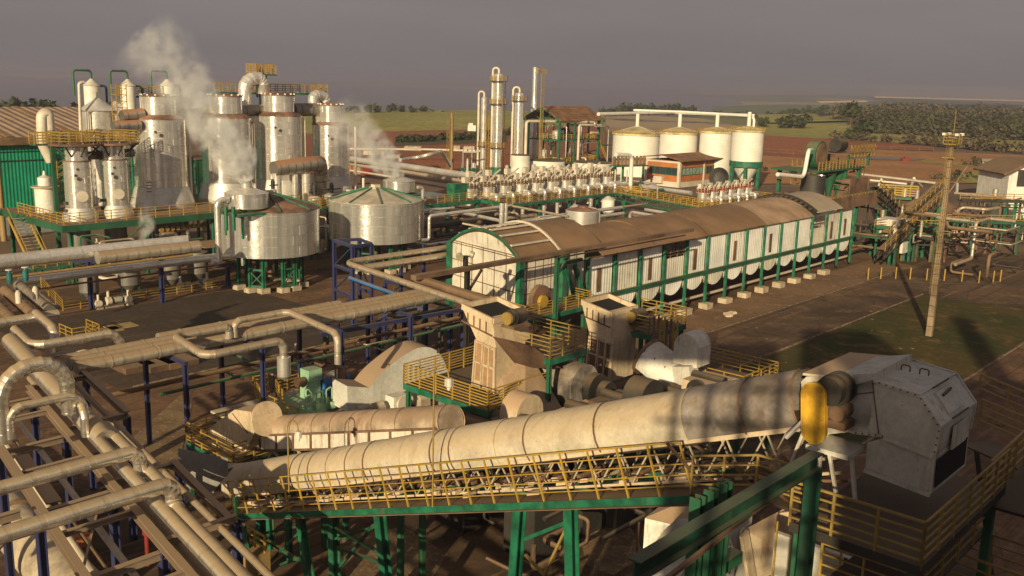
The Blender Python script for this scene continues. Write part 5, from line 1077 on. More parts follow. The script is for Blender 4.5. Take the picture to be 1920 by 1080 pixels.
fence('green_beam_rail', 'yellow railing of the low walkway in front of the white storage tanks', [G(988, 330, 2.0), G(1075, 320, 2.0)], yellow_old, 1.4, 4, 2, .05, 'railing')
# ---- orange control room
t = thing('control_room', 'orange control room with window bands and a brown corrugated roof', 'building', G(1272, 352))
k0 = G(1272, 352, 0); ka, kb = A_(k0), B_(k0); ze = NEAR(k0, EZ, 1270, 303).z
wb = B_(G(1212, 343))-kb; wb = NEAR(k0, EB, 1210, 345); wb = B_(wb)-kb; wa = A_(NEAR(k0, EA, 1358, 340))-ka
g = MB(); g.box(ka, ka+wa, kb, kb+wb, 0, ze); w = g.build('wall', orange_wall, t)
def win(u0, u1, face, nm, mt):
    g = MB(); f = g2 = None; z0, z1 = ze*.46, ze*.74
    if face == 'L': g.box(ka-.06, ka-.02, kb+wb*u0, kb+wb*u1, z0, z1)
    else: g.box(ka+wa*u0, ka+wa*u1, kb-.06, kb-.02, z0, z1)
    o = g.build('window', mt, w); g = MB(); n = 5 if face == 'L' else 6
    for k in range(n+1):
        u = u0+(u1-u0)*k/n
        if face == 'L': g.box(ka-.14, ka-.07, kb+wb*u-.06, kb+wb*u+.06, z0, z1)
        else: g.box(ka+wa*u-.06, ka+wa*u+.06, kb-.14, kb-.07, z0, z1)
    for z in (z0, z1):
        if face == 'L': g.box(ka-.13, ka-.08, kb+wb*u0, kb+wb*u1, z-.06, z+.06)
        else: g.box(ka+wa*u0, ka+wa*u1, kb-.13, kb-.08, z-.06, z+.06)
    g.build('window_frame', green, t)
win(.05, .90, 'L', 'w', glass); win(.05, .48, 'R', 'w', glass_pale); win(.56, .93, 'R', 'w', glass)
g = MB(); g.box(ka-.25, ka+.45, kb-.25, kb+.45, 0, ze+.1); g.box(ka+wa*.5, ka+wa*.5+.5, kb-.25, kb, 0, ze+.1); g.box(ka+wa-.4, ka+wa+.2, kb-.25, kb+.3, 0, ze+.1); g.box(ka-.25, ka+.3, kb+wb-.4, kb+wb+.3, 0, ze+.1); g.build('pillar', pale_pipe, t)
g = MB(); g.box(ka-.12, ka+wa, kb-.12, kb, .0, ze*.2); g.box(ka-.12, ka, kb, kb+wb, 0, ze*.2); g.box(ka-.16, ka, kb, kb+wb, ze-.5, ze-.05); g.build('plinth_band', pale_pipe, t)
g = MB(); P = [W(ka-1.3, kb-1.6, ze+.1), W(ka-1.3, kb+wb*.5, ze+1.3), W(ka-1.3, kb+wb+1.2, ze+.4)]; g.prism(P[:2]+[P[1]+EZ*.2, P[0]+EZ*.2], EA*(wa+2.6)); g.prism([P[1], P[2], P[2]+EZ*.2, P[1]+EZ*.2], EA*(wa+2.6)); g.build('roof', roof_tile, t)
g = MB(); g.box(ka-1.0, ka-.1, kb+wb*.45, kb+wb*.7, ze*.12, ze*.38); g.build('air_conditioner', pale_pipe, t)
P = G(1349, 350, 2.0); t = thing('satellite_dish', 'dark round dish standing at the right end of the orange control room', 'dish', P)
q = PB(1349, 333, B_(P)); g = MB(); g.lathe(Vector((0, 0, 0)), [(.05, 0), (1.2, .18), (2.3, .8)], 28, cap=False); rot = (-EA*.75-EB*.25+EZ*.1).normalized().to_track_quat('Z', 'Y').to_matrix()
g.v = [rot @ v+q for v in g.v]; g.build('dish', dark_steel, t); g = MB(); g.bar(Vector((q.x, q.y, 0)), q, .3); g.build('stand', green_dark, t)
# ---- green pipe rack between silos and control room
t = thing('pipe_stand', 'green stand carrying brown valves and white pipes in front of the broadest silo', 'pipe rack', G(1172, 358))
for x in (1152, 1166, 1182, 1204): B = G(x, 356); T = NEAR(B, EZ, x, 311); g = MB(); g.bar(B, T, .4); g.build('post', green, t)
zz = NEAR(G(1172, 356), EZ, 1172, 311).z; p = G(1146, 357); q = G(1208, 354)
g = MB(); g.bar(Vector((p.x, p.y, zz)), Vector((q.x, q.y, zz)), 2.2, .3); g.build('deck', green, t)
g = MB()
for i in range(9): c = p+(q-p)*((i+.5)/9); c.z = zz+.2; g.lathe(c, [(.3, 0), (.3, 1.2), (.45, 1.25), (.45, 1.5), (.2, 2.1)], 10)
g.build('valve', rusty_steel, t)
g = MB(); g.rail([Vector((p.x, p.y, zz)), Vector((q.x, q.y, zz))], 1.5, 4, 1.2, .05); g.build('railing', yellow_old, t)
pipe('riser', 'tall white pipe bending over the green pipe stand', [PB(1155, 290, 122), PB(1185, 291, 122), NEAR(PB(1185, 291, 122), EZ, 1184, 362)], .45, silo_white, 12, 1.4)
for i, x in enumerate((1152, 1163, 1174)): B = G(x, 360); pipe('thin_riser', 'thin cream riser in front of the green pipe stand, %s of three' % ('left', 'middle', 'right')[i], [B, NEAR(B, EZ, x, 318)], .16, pale_pipe, 8, group='thin risers at the green pipe stand')
pipe('grey_pipe', 'fat grey pipe lying in front of the orange control room', [G(1204, 350, 2.2), G(1296, 362, 2.2)], .45, alu_plain, 14)
fence('yellow_fence', 'yellow railing at the foot of the green pipe stand', [G(1150, 362, 2.2), G(1215, 366, 2.2)], yellow, 1.6, 4, 1.4, .05)
# ---- back of the yard on the left
pipe('far_pipe', 'long white pipe in front of the red field behind the towers', [G(640, 279, 4), G(800, 280, 4), G(905, 283, 4)], .35, pale_pipe, 10)
pipe('far_pipe', 'silver arch pipe behind the small steaming flash tank', [G(750, 300, 3), G(790, 294, 3), G(790, 294, 6), G(828, 284, 6), G(846, 312, 2)], .5, alu_far, 12, 1.5)
pipe('far_pipe', 'long big silver pipe slanting from the towers to the distillation columns', [G(640, 296, 4), G(760, 312, 4), G(960, 342, 4)], .75, alu_far, 14)
pipe('far_pipe', 'second dusty pipe beside the long slanting silver pipe', [G(640, 306, 4), G(760, 322, 4), G(900, 345, 4)], .4, alu_pipe, 12)
pipe('far_pipe', 'thin white pipe under the slanting silver pipes', [G(650, 318, 2), G(745, 333, 2)], .25, pale_pipe, 10)
for i, x in enumerate((690, 740, 800, 860, 920)):
    B = G(x, 312+ (x-690)*.15); g = MB(); T = NEAR(B, EZ, x, 300+(x-690)*.15); g.bar(B, T, .35); g.bar(T-EB*2, T+EB*2, .3); single('pipe_trestle', g, concrete if i % 2 else green_dark, '%s trestle from the left under the slanting silver pipes' % ordn[i], 'trestle', 'trestles under the slanting pipes')
for i, (x, y, wpx, hpx) in enumerate(((775, 283, 32, 9), (703, 291, 40, 9), (880, 282, 20, 8), (738, 297, 26, 7), (855, 280, 16, 7))):
    B = G(x, y); s = MPP(B); g = MB(); L = wpx*s/2; n = 4
    for k in range(n): c = B+Vector((1, 0, 0))*(-L+2*L*(k+.5)/n); g.obox(c+EZ*hpx*s/2, (L/n*.94, 0, 0), (0, 2.2, 0), (0, 0, hpx*s/2))
    single('pallet_stack', g, concrete, ['pale stacked blocks on the red soil left of the yellow mast', 'pale stacked blocks between the last tower and the steam', 'pale stacked blocks left of the distillation columns', 'pale stacked blocks below the second steam plume', 'pale stacked blocks just right of the yellow mast'][i], 'stack', 'pale block stacks on the red soil')
pole_lamp(846, 322, 212, 'rusty yellow lattice lamp mast on the red soil left of the distillation columns', MATS['ochre_mast'], 1.0)
lattice(843, 222, 320, B_(G(843, 322)), .9, 'yellow ladder on the left of the lattice lamp mast', yellow_old, step=1.3)
for i, (x, y) in enumerate(((672, 322), (690, 326), (708, 329))):
    B = G(x, y); g = MB(); g.box(A_(B)-2.5, A_(B)+2.5, B_(B), B_(B)+3, 0, 3.2); single('storage_shed', g, [orange_wall, paint('dull_shed', (.30, .20, .14), .8), red][i], ['small orange shed right of the last tower', 'small dull brown shed below the slanting pipes', 'small red shed below the slanting pipes'][i], 'shed', 'small sheds behind the juice tanks')
B = G(885, 246); g = MB(); g.obox(B+EZ*1.6, (2.0, 0, 0), (0, 2.5, 0), (0, 0, 1.4)); g.obox(B+EZ*3.1+Vector((-.6, 0, 0)), (1.1, 0, 0), (0, 2.2, 0), (0, 0, .9)); single('field_hut', g, white_plate, 'tiny white hut far away in the field left of the columns', 'hut')
# ================================================================== RIGHT SIDE
# tall concrete lamp pole with a ladder cage
B = G(1742, 630); T = NEAR(B, EZ, 1784, 272); H = T.z
t = thing('tall_light_pole', 'very tall concrete light pole with a yellow ladder cage standing on the lawn', 'light pole', B)
g = MB(); conc = paint('stained_concrete_pole', (.27, .195, .13), .85, 0, streak=.55, var=.3)
for k in range(18):
    z0 = H*k/18; z1 = H*(k+1)/18; w0 = .23-.10*k/18; w1 = w0-.10/18
    V = []
    for z, w in ((z0, w0), (z1-.06, w1)): V += [B+EA*i*w+EB*j*w*1.3+EZ*z for i, j in ((-1, -1), (1, -1), (1, 1), (-1, 1))]
    g.add(V, [(0, 1, 2, 3), (4, 7, 6, 5), (0, 4, 5, 1), (1, 5, 6, 2), (2, 6, 7, 3), (3, 7, 4, 0)])
g.build('pole', conc, t)
g = MB(); [g.obox(B+EZ*(H*(k+.5)/18)-EB*(.30-.13*k/18), EA*(.07), EB*.012, EZ*.42) for k in range(17)]; g.build('pole_recess', brown_steel, t)
g = MB(); c = B-EA*.6; [g.bar(c+EA*i*.22+EB*j*.22+EZ*4.5, c+EA*i*.22+EB*j*.22+EZ*(H+.6), .022) for i, j in ((-1, -1), (1, -1), (1, 1), (-1, 1))]; [g.bar(c-EA*.25-EB*.25+EZ*(4.6+k*.34), c+EA*.25-EB*.25+EZ*(4.6+k*.34), .022) for k in range(int((H-4)/.34))]; g.build('ladder', yellow_old, t)
g = MB(); g.obox(B+EZ*(H+.1), EA*.75, EB*.6, EZ*.05); g.rail([B+EA*i*.75+EB*j*.6+EZ*(H+.15) for i, j in ((-1, -1), (1, -1), (1, 1), (-1, 1), (-1, -1))], .9, 3, .8, .03); g.obox(B+EZ*(H-1.2), EA*.7, EB*.6, EZ*.05); g.build('platform', yellow_old, t)
for i, j in ((-1, -1), (1, -1), (-1, 1), (1, 1)): g = MB(); q = B+EA*i*.75+EB*j*.6+EZ*(H+1.05); g.obox(q, EA*.2, EB*.15, EZ*.12); g.build('floodlight', white_plate, t)
g = MB(); g.bar(B+EZ*H, B+EZ*(H+3.4), .05); g.build('lightning_rod', yellow_old, t)
g = MB(); g.bar(B+EA*.1+EZ*(H-5), B+EA*1.4-EB*1.2+EZ*(H-2), .06); g.build('stay', conc, t)
# bollards
for i, (x, y) in enumerate(((1627, 524), (1651, 523), (1679, 523), (1706, 524), (1737, 526), (1770, 527), (1803, 529), (1835, 531), (1862, 530), (1875, 529))):
    B = G(x, y-.5*i*.2); g = MB(); g.lathe(B, [(.09, 0), (.09, 1.5), (.05, 1.58)], 10); single('yellow_bollard', g, yellow, '%s yellow bollard from the left of the row on the far side of the lawn' % ordn[i], 'bollard', 'yellow bollards along the yard')
g = MB(); g.bar(G(1627, 528, .1), G(1876, 534, .1), .12); single('low_chain_rail', g, dark_steel, 'low dark rail on the ground running along the yellow bollards', 'rail')
# pipe lying under the extractor
pipe('ground_pipe', 'long pale pipe lying at ground level under the extractor troughs', [W(76, 55.9, .8), W(136, 55.9, .8)], .17, pale_pipe, 8)
P = G(1368, 591); t = thing('scrap_pile', 'small scrap heap with a bent bar on the dirt strip beside the plinths', 'scrap', P)
g = MB(); rnd = random.Random(2); [g.obox(P+EA*rnd.uniform(-1, 1)+EB*rnd.uniform(-.3, .3)+EZ*.12, Vector((rnd.uniform(.1, .4), rnd.uniform(-.2, .2), .05)), Vector((-.08, .15, .02)), EZ*.1) for _ in range(9)]; g.build('rubble', concrete, t)
g = MB(); g.bar(P-EA*3+EZ*.06, P+EZ*.15, .1); g.bar(P-EA*2.4+EB*.3+EZ*.06, P-EA*.4+EZ*.1, .07); g.build('bar', rusty_steel, t)
# machine tower above the extractor end
aM = 131.0; bM = 58.0
def bx(name, a0, a1, b0, b1, z0, z1, mat, t): g = MB(); g.box(a0, a1, b0, b1, z0, z1); return g.build(name, mat, t)
t = thing('drive_tower', 'dark dusty machine tower with green frames above the far end of the extractor building', 'machine tower', W(128, 62, 0))
zz = PB(1540, 378, 62).z; aa = A_(PB(1500, 378, 62)); ab_ = A_(PB(1625, 372, 62))
bx('deck', aa, ab_, 58, 70, zz-.4, zz, brown_steel, t); bx('edge_beam', aa, ab_, 57.7, 57.98, zz-.5, zz+1.2, brown_steel, t); bx('edge_beam', aa-.3, aa-.02, 57.7, 70, zz-.5, zz+.1, green, t)
for a in (aa+.5, (aa+ab_)/2, ab_-.5):
    for b in (58.5, 69.5): g = MB(); g.bar(W(a, b, 0), W(a, b, zz-.4), .4); g.build('post', green_dark, t)
def PZ(x, y, b=64): return PB(x, y, b)
p = PZ(1498, 318); q = PZ(1556, 310); z3 = (p.z+q.z)/2; bx('upper_deck', A_(p)-1, A_(q)+5, 60.5, 68, z3-.3, z3, green_dark, t)
for a in (A_(p)+1, A_(q)-1, A_(q)+4):
    for b in (61, 67.5): g = MB(); g.bar(W(a, b, zz), W(a, b, z3-.3), .5); g.build('post', green_dark, t)
p2 = PZ(1570, 285); bx('top_deck', A_(p2)-3, A_(p2)+6, 60.5, 68, p2.z-.2, p2.z, brown_steel, t)
g = MB(); g.rail([W(A_(p)-1, 60.5, z3), W(A_(q)+5, 60.5, z3)], 1.3, 4, 1.2, .04); g.rail([W(A_(p2)-3, 60.5, p2.z), W(A_(p2)+6, 60.5, p2.z)], 1.3, 4, 1.2, .04); g.rail([W(A_(p2)-3, 60.5, z3+1.6), W(A_(p2)+6, 60.5, z3+1.6)], 1.3, 4, 1.2, .04); g.rail([W(aa, 57.9, zz+.2), W(ab_, 57.9, zz+.2)], 1.2, 4, 1.2, .04); g.build('railing', yellow_old, t)
for a in (A_(p2)-2.5, A_(p2)+5): g = MB(); g.bar(W(a, 61, z3), W(a, 61, p2.z), .35); g.bar(W(a, 67.5, z3), W(a, 67.5, p2.z), .35); g.build('post', green_dark, t)
c = PZ(1530, 290, 62); g = MB(); g.disc(c, EB, 2.0, 1.6, 28); m = g.build('gear_guard', green_dark, t); g = MB(); g.disc(c-EB*.83, EB, 1.7, .1, 28); g.build('guard_plate', brown_steel, m)
c = PZ(1574, 272, 63); g = MB(); g.tube([c-EA*1.6, c+EA*1.0], 1.0, 18); g.build('motor', dark_steel, t)
g = MB(); c = PZ(1524, 345, 60.5); g.lathe(Vector((c.x, c.y, 0)), [(1.7, zz), (1.7, c.z+1.3)], 20); g.build('drum', dark_steel, t)
g = MB(); c = PZ(1536, 350, 59.5); g.tube([c-EZ*1.4-EA*.3, c+EZ*1.6+EA*.4], .55, 14); g.build('chute_pipe', alu_far, t)
g = MB()
for (x, y) in ((1555, 335), (1572, 330)): c = PZ(x, y, 62); g.lathe(Vector((c.x, c.y, 0)), [(.2, zz+.4), (1.1, z3-.4)], 10)
g.build('bracket', green_dark, t)
bx('cabin', A_(PB(1592, 360, 60)), A_(PB(1625, 360, 60)), 60, 64, zz, PB(1600, 336, 60).z, brown_steel, t)
rpipe('bent_pipe', 'white pipe with square bends rising to the green gear guard of the machine tower', [PZ(1458, 327, 59), PZ(1507, 332, 59), PZ(1516, 282, 59), PZ(1522, 281, 60.5)], 8, silo_white, 12, 1.0)
g = MB(); rnd = random.Random(31)
for k in range(62):
    p_ = W(rnd.uniform(aa, ab_), rnd.uniform(58.5, 68), zz+rnd.uniform(.2, 4.6)); d_ = rnd.choice((EA, EB, EZ)); g.bar(p_, p_+d_*rnd.uniform(.6, 2.6), rnd.uniform(.07, .22))
for k in range(18): p_ = W(rnd.uniform(aa+.5, ab_-.5), rnd.uniform(59, 66), zz+rnd.uniform(.3, 1.2)); g.obox(p_, EA*rnd.uniform(.3, .9), EB*.5, EZ*rnd.uniform(.3, .9))
g.build('pipework', rusty_steel, t)
lattice(1500, 300, 345, 66, 1.6, 'yellow ladder frame at the left end of the machine tower', yellow_old, step=.9)
# end platforms right of the extractor
t = thing('end_platform', 'rusty cream machine cabin on a green platform at the far end of the extractor', 'platform', G(1640, 470))
p = PB(1612, 430, 56); q = PB(1665, 436, 54); zz2 = q.z; a0 = A_(p); bx('deck', a0, a0+9, 50, 57, zz2-.3, zz2, green_dark, t)
bx('cabin', a0+1, a0+4.2, 51, 54, zz2, zz2+2.6, white_rusty, t); bx('cabin_opening_sheet', a0+2.3, a0+3.4, 50.93, 50.99, zz2, zz2+1.9, opening_paint, t); bx('cabin', a0+4.8, a0+6.6, 51, 53, zz2, zz2+2.4, grey_white, t)  # black plate on the cabin front stands in for its dark inside
bx('counterweight', a0+1.5, a0+5, 50, 52, zz2-2.2, zz2-.6, white_plate, t)
for a in (a0+.5, a0+8): g = MB(); g.bar(W(a, 50.3, 0), W(a, 50.3, zz2-.3), .3); g.build('post', yellow_old if a < a0+1 else green, t)
g = MB(); g.rail([W(a0, 50, zz2), W(a0+9, 50, zz2)], 1.2, 3, 1.2, .04); g.build('railing', yellow_old, t)
# inclined conveyor
def incline(lab, p, q, w, mat, top, posts=True, n=16, dh=1.2):
    t = thing('inclined_conveyor', lab, 'conveyor', (p+q)/2); d = (q-p).normalized(); s = d.cross(EZ).normalized()
    g = MB()
    for k in (-1, 1):
        g.bar(p+s*k*w/2, q+s*k*w/2, .18); g.bar(p+s*k*w/2-EZ*dh, q+s*k*w/2-EZ*dh, .18)
        for j in range(n): a = p+(q-p)*(j/n)+s*k*w/2; b = p+(q-p)*((j+1)/n)+s*k*w/2; g.bar(a, a-EZ*dh, .1); g.bar(a-EZ*dh, b, .09)
    g.build('truss', mat, t); g = MB(); g.obox((p+q)/2+EZ*.25, d*((q-p).length/2), s*w*.4, d.cross(s)*.12); g.build('belt_cover', top, t)
    g = MB(); g.rail([p+s*w*.6, q+s*w*.6], 1.1, 2, 2., .04); g.build('railing', yellow_old, t)
    if posts:
        for u in (.2, .45, .7, .92):
            c = p+(q-p)*u
            if c.z > 2: g = MB(); g.bar(Vector((c.x, c.y, 0))+s*w*.4, c+s*w*.4-EZ*dh, .32); g.bar(Vector((c.x, c.y, 0))-s*w*.4, c-s*w*.4-EZ*dh, .32); g.build('post', green, t)
    return t
incline('long inclined conveyor with a yellow-topped cover climbing from the extractor end to the right', PB(1660, 438, 52), PB(1762, 345, 52), 1.1, dark_steel, paint('ochre_cover', (.22, .155, .07), .7, dust=.5))
incline('second inclined lattice conveyor below the long one', PB(1652, 470, 50), PB(1766, 362, 50), .9, dark_steel, rusty_steel)
p = PB(1640, 352, 58); q = PB(1690, 400, 58); incline('short dark lattice conveyor descending behind the rusty cabin', p, q, 1.3, dark_steel, dark_steel, False, 10)
for i, (x, yb, yt) in enumerate(((1686, 482, 405), (1705, 481, 410), (1664, 490, 440), (1722, 470, 392), (1736, 466, 388), (1632, 478, 420), (1756, 468, 380))):
    B = G(x, yb); g = MB(); g.ibeam(B, NEAR(B, EZ, x+3, yt), .4, .4, .08); single('green_post', g, [green, green, green, green_dark, rusty_steel, green_dark, green][i], ['tall green post under the inclined conveyors, first from the left', 'tall green post under the inclined conveyors, second from the left', 'short green post at the foot of the inclined conveyors', 'dark green post right of the tall green pair', 'rusty brown post right of the dark green one', 'dark green post right of the last extractor trough', 'green post close to the tall light pole'][i], 'post', 'posts under the inclined conveyors')
# rack of white pipes in the right distance
rpipe('rack_pipe', 'white pipe with a rounded left end on the far pipe rack behind the inclined conveyor', [G(1603, 333, 7), G(1610, 326, 7)+EZ*0, G(1760, 344, 7)], 5, pale_pipe, 10)
rpipe('rack_pipe', 'white pipe lower on the far pipe rack behind the inclined conveyor', [G(1632, 338, 6), G(1700, 345, 6)], 4, silo_white, 10)
for i, (x, y0, y1, x2) in enumerate(((1648, 348, 331, 1655), (1708, 350, 334, 1714), (1728, 350, 338, 1716))): rpipe('drop_pipe', 'white drop pipe of the far rack, %s of three' % ('left', 'middle', 'right')[i], [G(x, y0, 5), G(x2, y1, 7)], 5, silo_white, 10, group='white drop pipes of the far rack')
t = thing('far_deck', 'green deck with a yellow railing under the far white pipes', 'platform', G(1700, 375, 3)); g = MB(); p = G(1650, 368, 5); q = G(1720, 372, 5); g.bar(p, q, 4, .4); g.build('deck', green, t); g = MB(); g.rail([p, q], 2.2, 5, 1.2, .1); g.build('railing', yellow, t); g = MB(); [g.bar(Vector((c.x, c.y, 0)), c, .4) for c in (p, q, (p+q)/2)]; g.build('post', green_dark, t)
rpipe('rack_pipe', 'long dusty pipe with a bent right end right of the tall light pole', [G(1790, 362, 7), G(1862, 369, 7), G(1880, 372, 7), G(1884, 386, 6)], 5, alu_pipe, 12, 1.2)
rpipe('rack_pipe', 'dusty pipe arching over the small pump platform at right', [G(1793, 408, 5.5), G(1797, 388, 7), G(1850, 393, 7), G(1892, 386, 7)], 6, alu_pipe, 12, 1.0)
rpipe('drop_pipe', 'short white pipe stub beside the tall light pole ladder', [G(1795, 345, 6), G(1794, 362, 5)], 5, silo_white, 10)
t = thing('pump_platform', 'block-walled pump platform with a green edge and yellow railing at right', 'platform', G(1795, 460))
k = G(1776, 458); z1 = NEAR(k, EZ, 1776, 428).z; e = NEAR(k, EA, 1812, 452); e2 = W(A_(k)+9, B_(k), 0)
a0, b0_ = A_(k), B_(k); bb = B_(G(1818, 452)); 
g = MB(); g.prism([G(1772, 452), G(1817, 457), G(1817, 457)+EA*5, G(1772, 452)+EA*6], EZ*z1); g.build('wall', brick_clad, t)
g = MB(); P = [G(1770, 452)+EZ*z1, G(1819, 458)+EZ*z1, G(1819, 458)+EA*7+EZ*z1, G(1770, 452)+EA*7+EZ*z1]; g.prism(P, EZ*.4); g.build('edge_beam', green, t)
g = MB(); g.rail([P[0]+EZ*.4, P[1]+EZ*.4, P[2]+EZ*.4], 1.6, 4, 1.2, .05); g.build('railing', yellow_old, t)
g = MB(); c = (P[0]+P[1])/2+EA*2.5+EZ*.4; [g.lathe(c+EB*s*1.6, [(.4, 0), (.4, 1.4), (.15, 2.0)], 10) for s in (-1, 0, 1)]; g.build('valve', pale_pipe, t)
# concrete water tower box and right building
B = G(1868, 345); t = thing('concrete_tower', 'small open concrete tower box at the field edge near the right border', 'tower', B); T = NEAR(B, EZ, 1866, 302); s = MPP(B)
g = MB(); h = T.z; L = 17*s
for i, j in ((-1, -1), (1, -1), (1, 1), (-1, 1), (.1, -1)): g.obox(B+EZ*(h-3.2)+Vector((i*L*.85, j*L*.7+L, 0)), (.28, 0, 0), (0, .28, 0), (0, 0, 2.8))
g.build('pillar', pale_pipe, t); g = MB(); g.obox(B+EZ*h+Vector((0, L, 0)), (L, 0, 0), (0, L*.9, 0), (0, 0, .35)); g.build('roof', pale_pipe, t); g = MB(); g.obox(B+EZ*(h-6.2)/2+Vector((0, L, 0)), (L*.9, 0, 0), (0, L*.7, 0), (0, 0, (h-6)/2)); g.build('base', rusty_steel, t); g = MB(); g.lathe(B+EZ*(h+.35)+Vector((L*.5, L, 0)), [(.9, 0), (.7, .5), (.2, .7)], 10); g.build('cap', white_plate, t)
t = thing('mill_shed', 'pale shed with a dark sloping roof cut off by the right border', 'building', G(1900, 380)); B = G(1884, 392); z1 = NEAR(B, EZ, 1886, 330).z; s = MPP(B)
X = Vector((1, 0, 0)); Yv = Vector((0, 1, 0)); L = 60*s
g = MB(); g.prism([B, B+X*L, B+X*L+EZ*z1*1.35, B+X*4+EZ*z1*1.35, B+EZ*z1], Yv*14); g.build('wall', white_plate, t)
g = MB(); g.prism([B-X*1+EZ*(z1+.1), B+X*4.5+EZ*(z1*1.38), B+X*L+EZ*(z1*1.42), B+X*L+EZ*(z1*1.42+.4), B+X*4+EZ*(z1*1.38+.4), B-X*1.2+EZ*(z1+.5)], Yv*14.6-Yv*0); r_ = g.build('roof', brown_steel, t); 
g = MB(); g.obox(B+X*(L*.62)+EZ*(z1*.95)-Yv*.1, X*L*.36, Yv*.06, EZ*z1*.25); g.build('opening_plate', dark_steel, t)  # dark plate on the wall stands in for the shade of a doorway
for i, (x, yb, yt) in enumerate(((1880, 430, 372), (1898, 432, 380), (1868, 425, 378))):
    B = G(x, yb); g = MB(); g.ibeam(B, NEAR(B, EZ, x+4, yt), .5, .5, .1); single('green_post', g, green, ['green post near the right border, middle of three', 'green post near the right border, the rightmost', 'green post near the right border, left of three'][i], 'post', 'green posts at the right border')
B = G(1906, 428); g = MB(); g.bar(B, NEAR(B, EZ, 1903, 395)-X*.3, 1.2, .8); g.bar(B+X*2.2, B+X*.2+EZ*4, .5); single('white_chute', g, white_plate, 'white slanted chute beside the green posts at the right border', 'chute')
for i, (x0, x1, y, z) in enumerate(((1775, 1920, 415, 5), (1800, 1920, 375, 8), (1640, 1760, 425, 5), (1690, 1780, 445, 3.5))):
    P = G(x0, y, z); Q = G(x1, y+3, z); g = MB(); g.bar(P, Q, 1.2, .4); g.bar(P-EZ*1.0, Q-EZ*1.0, .2, .2); [g.bar(P+(Q-P)*(k/8)-EZ*1, P+(Q-P)*(k/8), .12) for k in range(9)]; t = thing('catwalk', ['dark catwalk behind the pump platform at right', 'upper dark catwalk in front of the pale shed', 'dark catwalk crossing behind the inclined conveyors', 'low dark catwalk behind the tall light pole'][i], 'catwalk', (P+Q)/2); g.build('frame', dark_steel if i % 2 else green_dark, t)
    g = MB(); [g.bar(Vector((c.x, c.y, 0)), c, .3) for c in (P+(Q-P)*u for u in (.05, .35, .65, .95))]; g.build('post', rusty_steel if i % 2 else green_dark, t); g = MB(); g.rail([P, Q], 1.1, 3, 1.8, .04); g.build('railing', yellow_old, t)
rnd = random.Random(21)
wh = ['left of the tall light pole foot of the conveyors', 'right of the light pole, nearest it', 'below the far deck', 'beside the pump platform left side', 'beside the pump platform right side', 'left of the rightmost green posts', 'in the shade behind the inclined conveyors', 'near the end of the extractor']
for i, (x, y, w) in enumerate(((1722, 440, 2.2), (1765, 430, 2.2), (1690, 420, 2.5), (1755, 452, 1.8), (1835, 440, 2.4), (1858, 425, 2.6), (1712, 430, 2.), (1648, 470, 1.6))):
    B = G(x, y); t = thing('dark_tank', 'dark dusty process tank %s' % wh[i], 'tank', B, 'dark tanks in the shaded right-hand area'); g = MB(); h = rnd.uniform(2.5, 5); g.lathe(B, [(w, .5), (w, h), (w*.3, h+.8)], 16); g.build('shell', [brown_steel, rusty_steel, dark_steel][i % 3], t)
    g = MB(); g.lathe(B, [(w*.2, h+.7), (w*.2, h+2.6)], 8); g.build('stub', alu_pipe, t)
g = MB(); B = G(1697, 303); g.obox(B+EZ*.6, (1.4, 0, 0), (0, 1.0, 0), (0, 0, .5)); g.obox(B+EZ*1.35+Vector((.3, 0, 0)), (.7, 0, 0), (0, .8, 0), (0, 0, .35)); single('red_vehicle', g, red, 'tiny red vehicle alone on the ploughed field', 'vehicle')
B = G(1655, 299); g = MB(); g.poly([B+Vector((x*14, y*9, .35)) for x, y in ((-1, -.2), (-.3, -.8), (.7, -.5), (1.2, .3), (.2, .7), (-.8, .5))]); structure('puddle', g, m_water)
fence('field_fence', 'long faint pinkish fence between the red soil and ploughed fields at right', [G(1432, 290), G(1545, 296), G(1560, 282), G(1750, 286)], rusty_steel, 2.2, 2, 6, .05)
# ================================================================== BIG CONVEYOR IN FRONT
AC = 25.0; AR = 23.35
t = thing('tube_conveyor', 'big dusty half-round covered conveyor climbing to the right across the foreground', 'conveyor', W(AC, 26, 0))
cL = PA(452, 906, AC); cR = PA(1512, 757, AC)
def cpt(b, off=0.): u = (b-B_(cL))/(B_(cR)-B_(cL)); return W(AC, b, cL.z+(cR.z-cL.z)*u+off)
axis = (cR-cL).normalized(); nrm = EA.cross(axis); nrm = nrm if nrm.z > 0 else -nrm
def bx_at(x): return B_(PA(x, 906+(757-906)*(x-452)/(1512-452), AC))
def hood(p, q, r, n=18, lip=0., a0=-30, a1=210, sx=EA, flat=1.0):
    g = MB(); ax = (q-p).normalized(); up = sx.cross(ax); up = up if up.z > 0 else -up; V = []; U = []
    for c in (p, q):
        for k in range(n+1): an = math.radians(a0+(a1-a0)*k/n); V.append(c-sx*math.cos(an)*(r+lip)+up*math.sin(an)*(r+lip)*flat)
    F = [(k, k+1, n+2+k, n+1+k) for k in range(n)]; g.add(V, F, None, True)
    return g, V[:n+1], V[n+1:]
R1 = .99
js = [447, 520, 578, 612, 645, 682, 716, 784, 842, 878, 962, 1018, 1150, 1312, 1420, 1518]
for i in range(len(js)-1):
    p, q = cpt(bx_at(js[i])), cpt(bx_at(js[i+1])); mt = tube_plate if js[i] < 1300 else tube_grey
    g, e0, e1 = hood(p, q, R1+(.012 if i % 2 else 0)); 
    if i == 0: g.add(e0, [tuple(range(len(e0)))])
    s = g.build('cover_segment', mt, t)
    g = MB(); d = (q-p).normalized(); h2, _, _ = hood(q-d*.035, q+d*.035, R1+.035); h2.build('seam_ring', rusty_steel if i % 3 else tube_plate, s)
g = MB(); g.bar(W(AC, B_(cL), cL.z-.35), W(AC, B_(cR), cR.z-.35), 1.7, .08); g.build('belt', dark_steel, t)
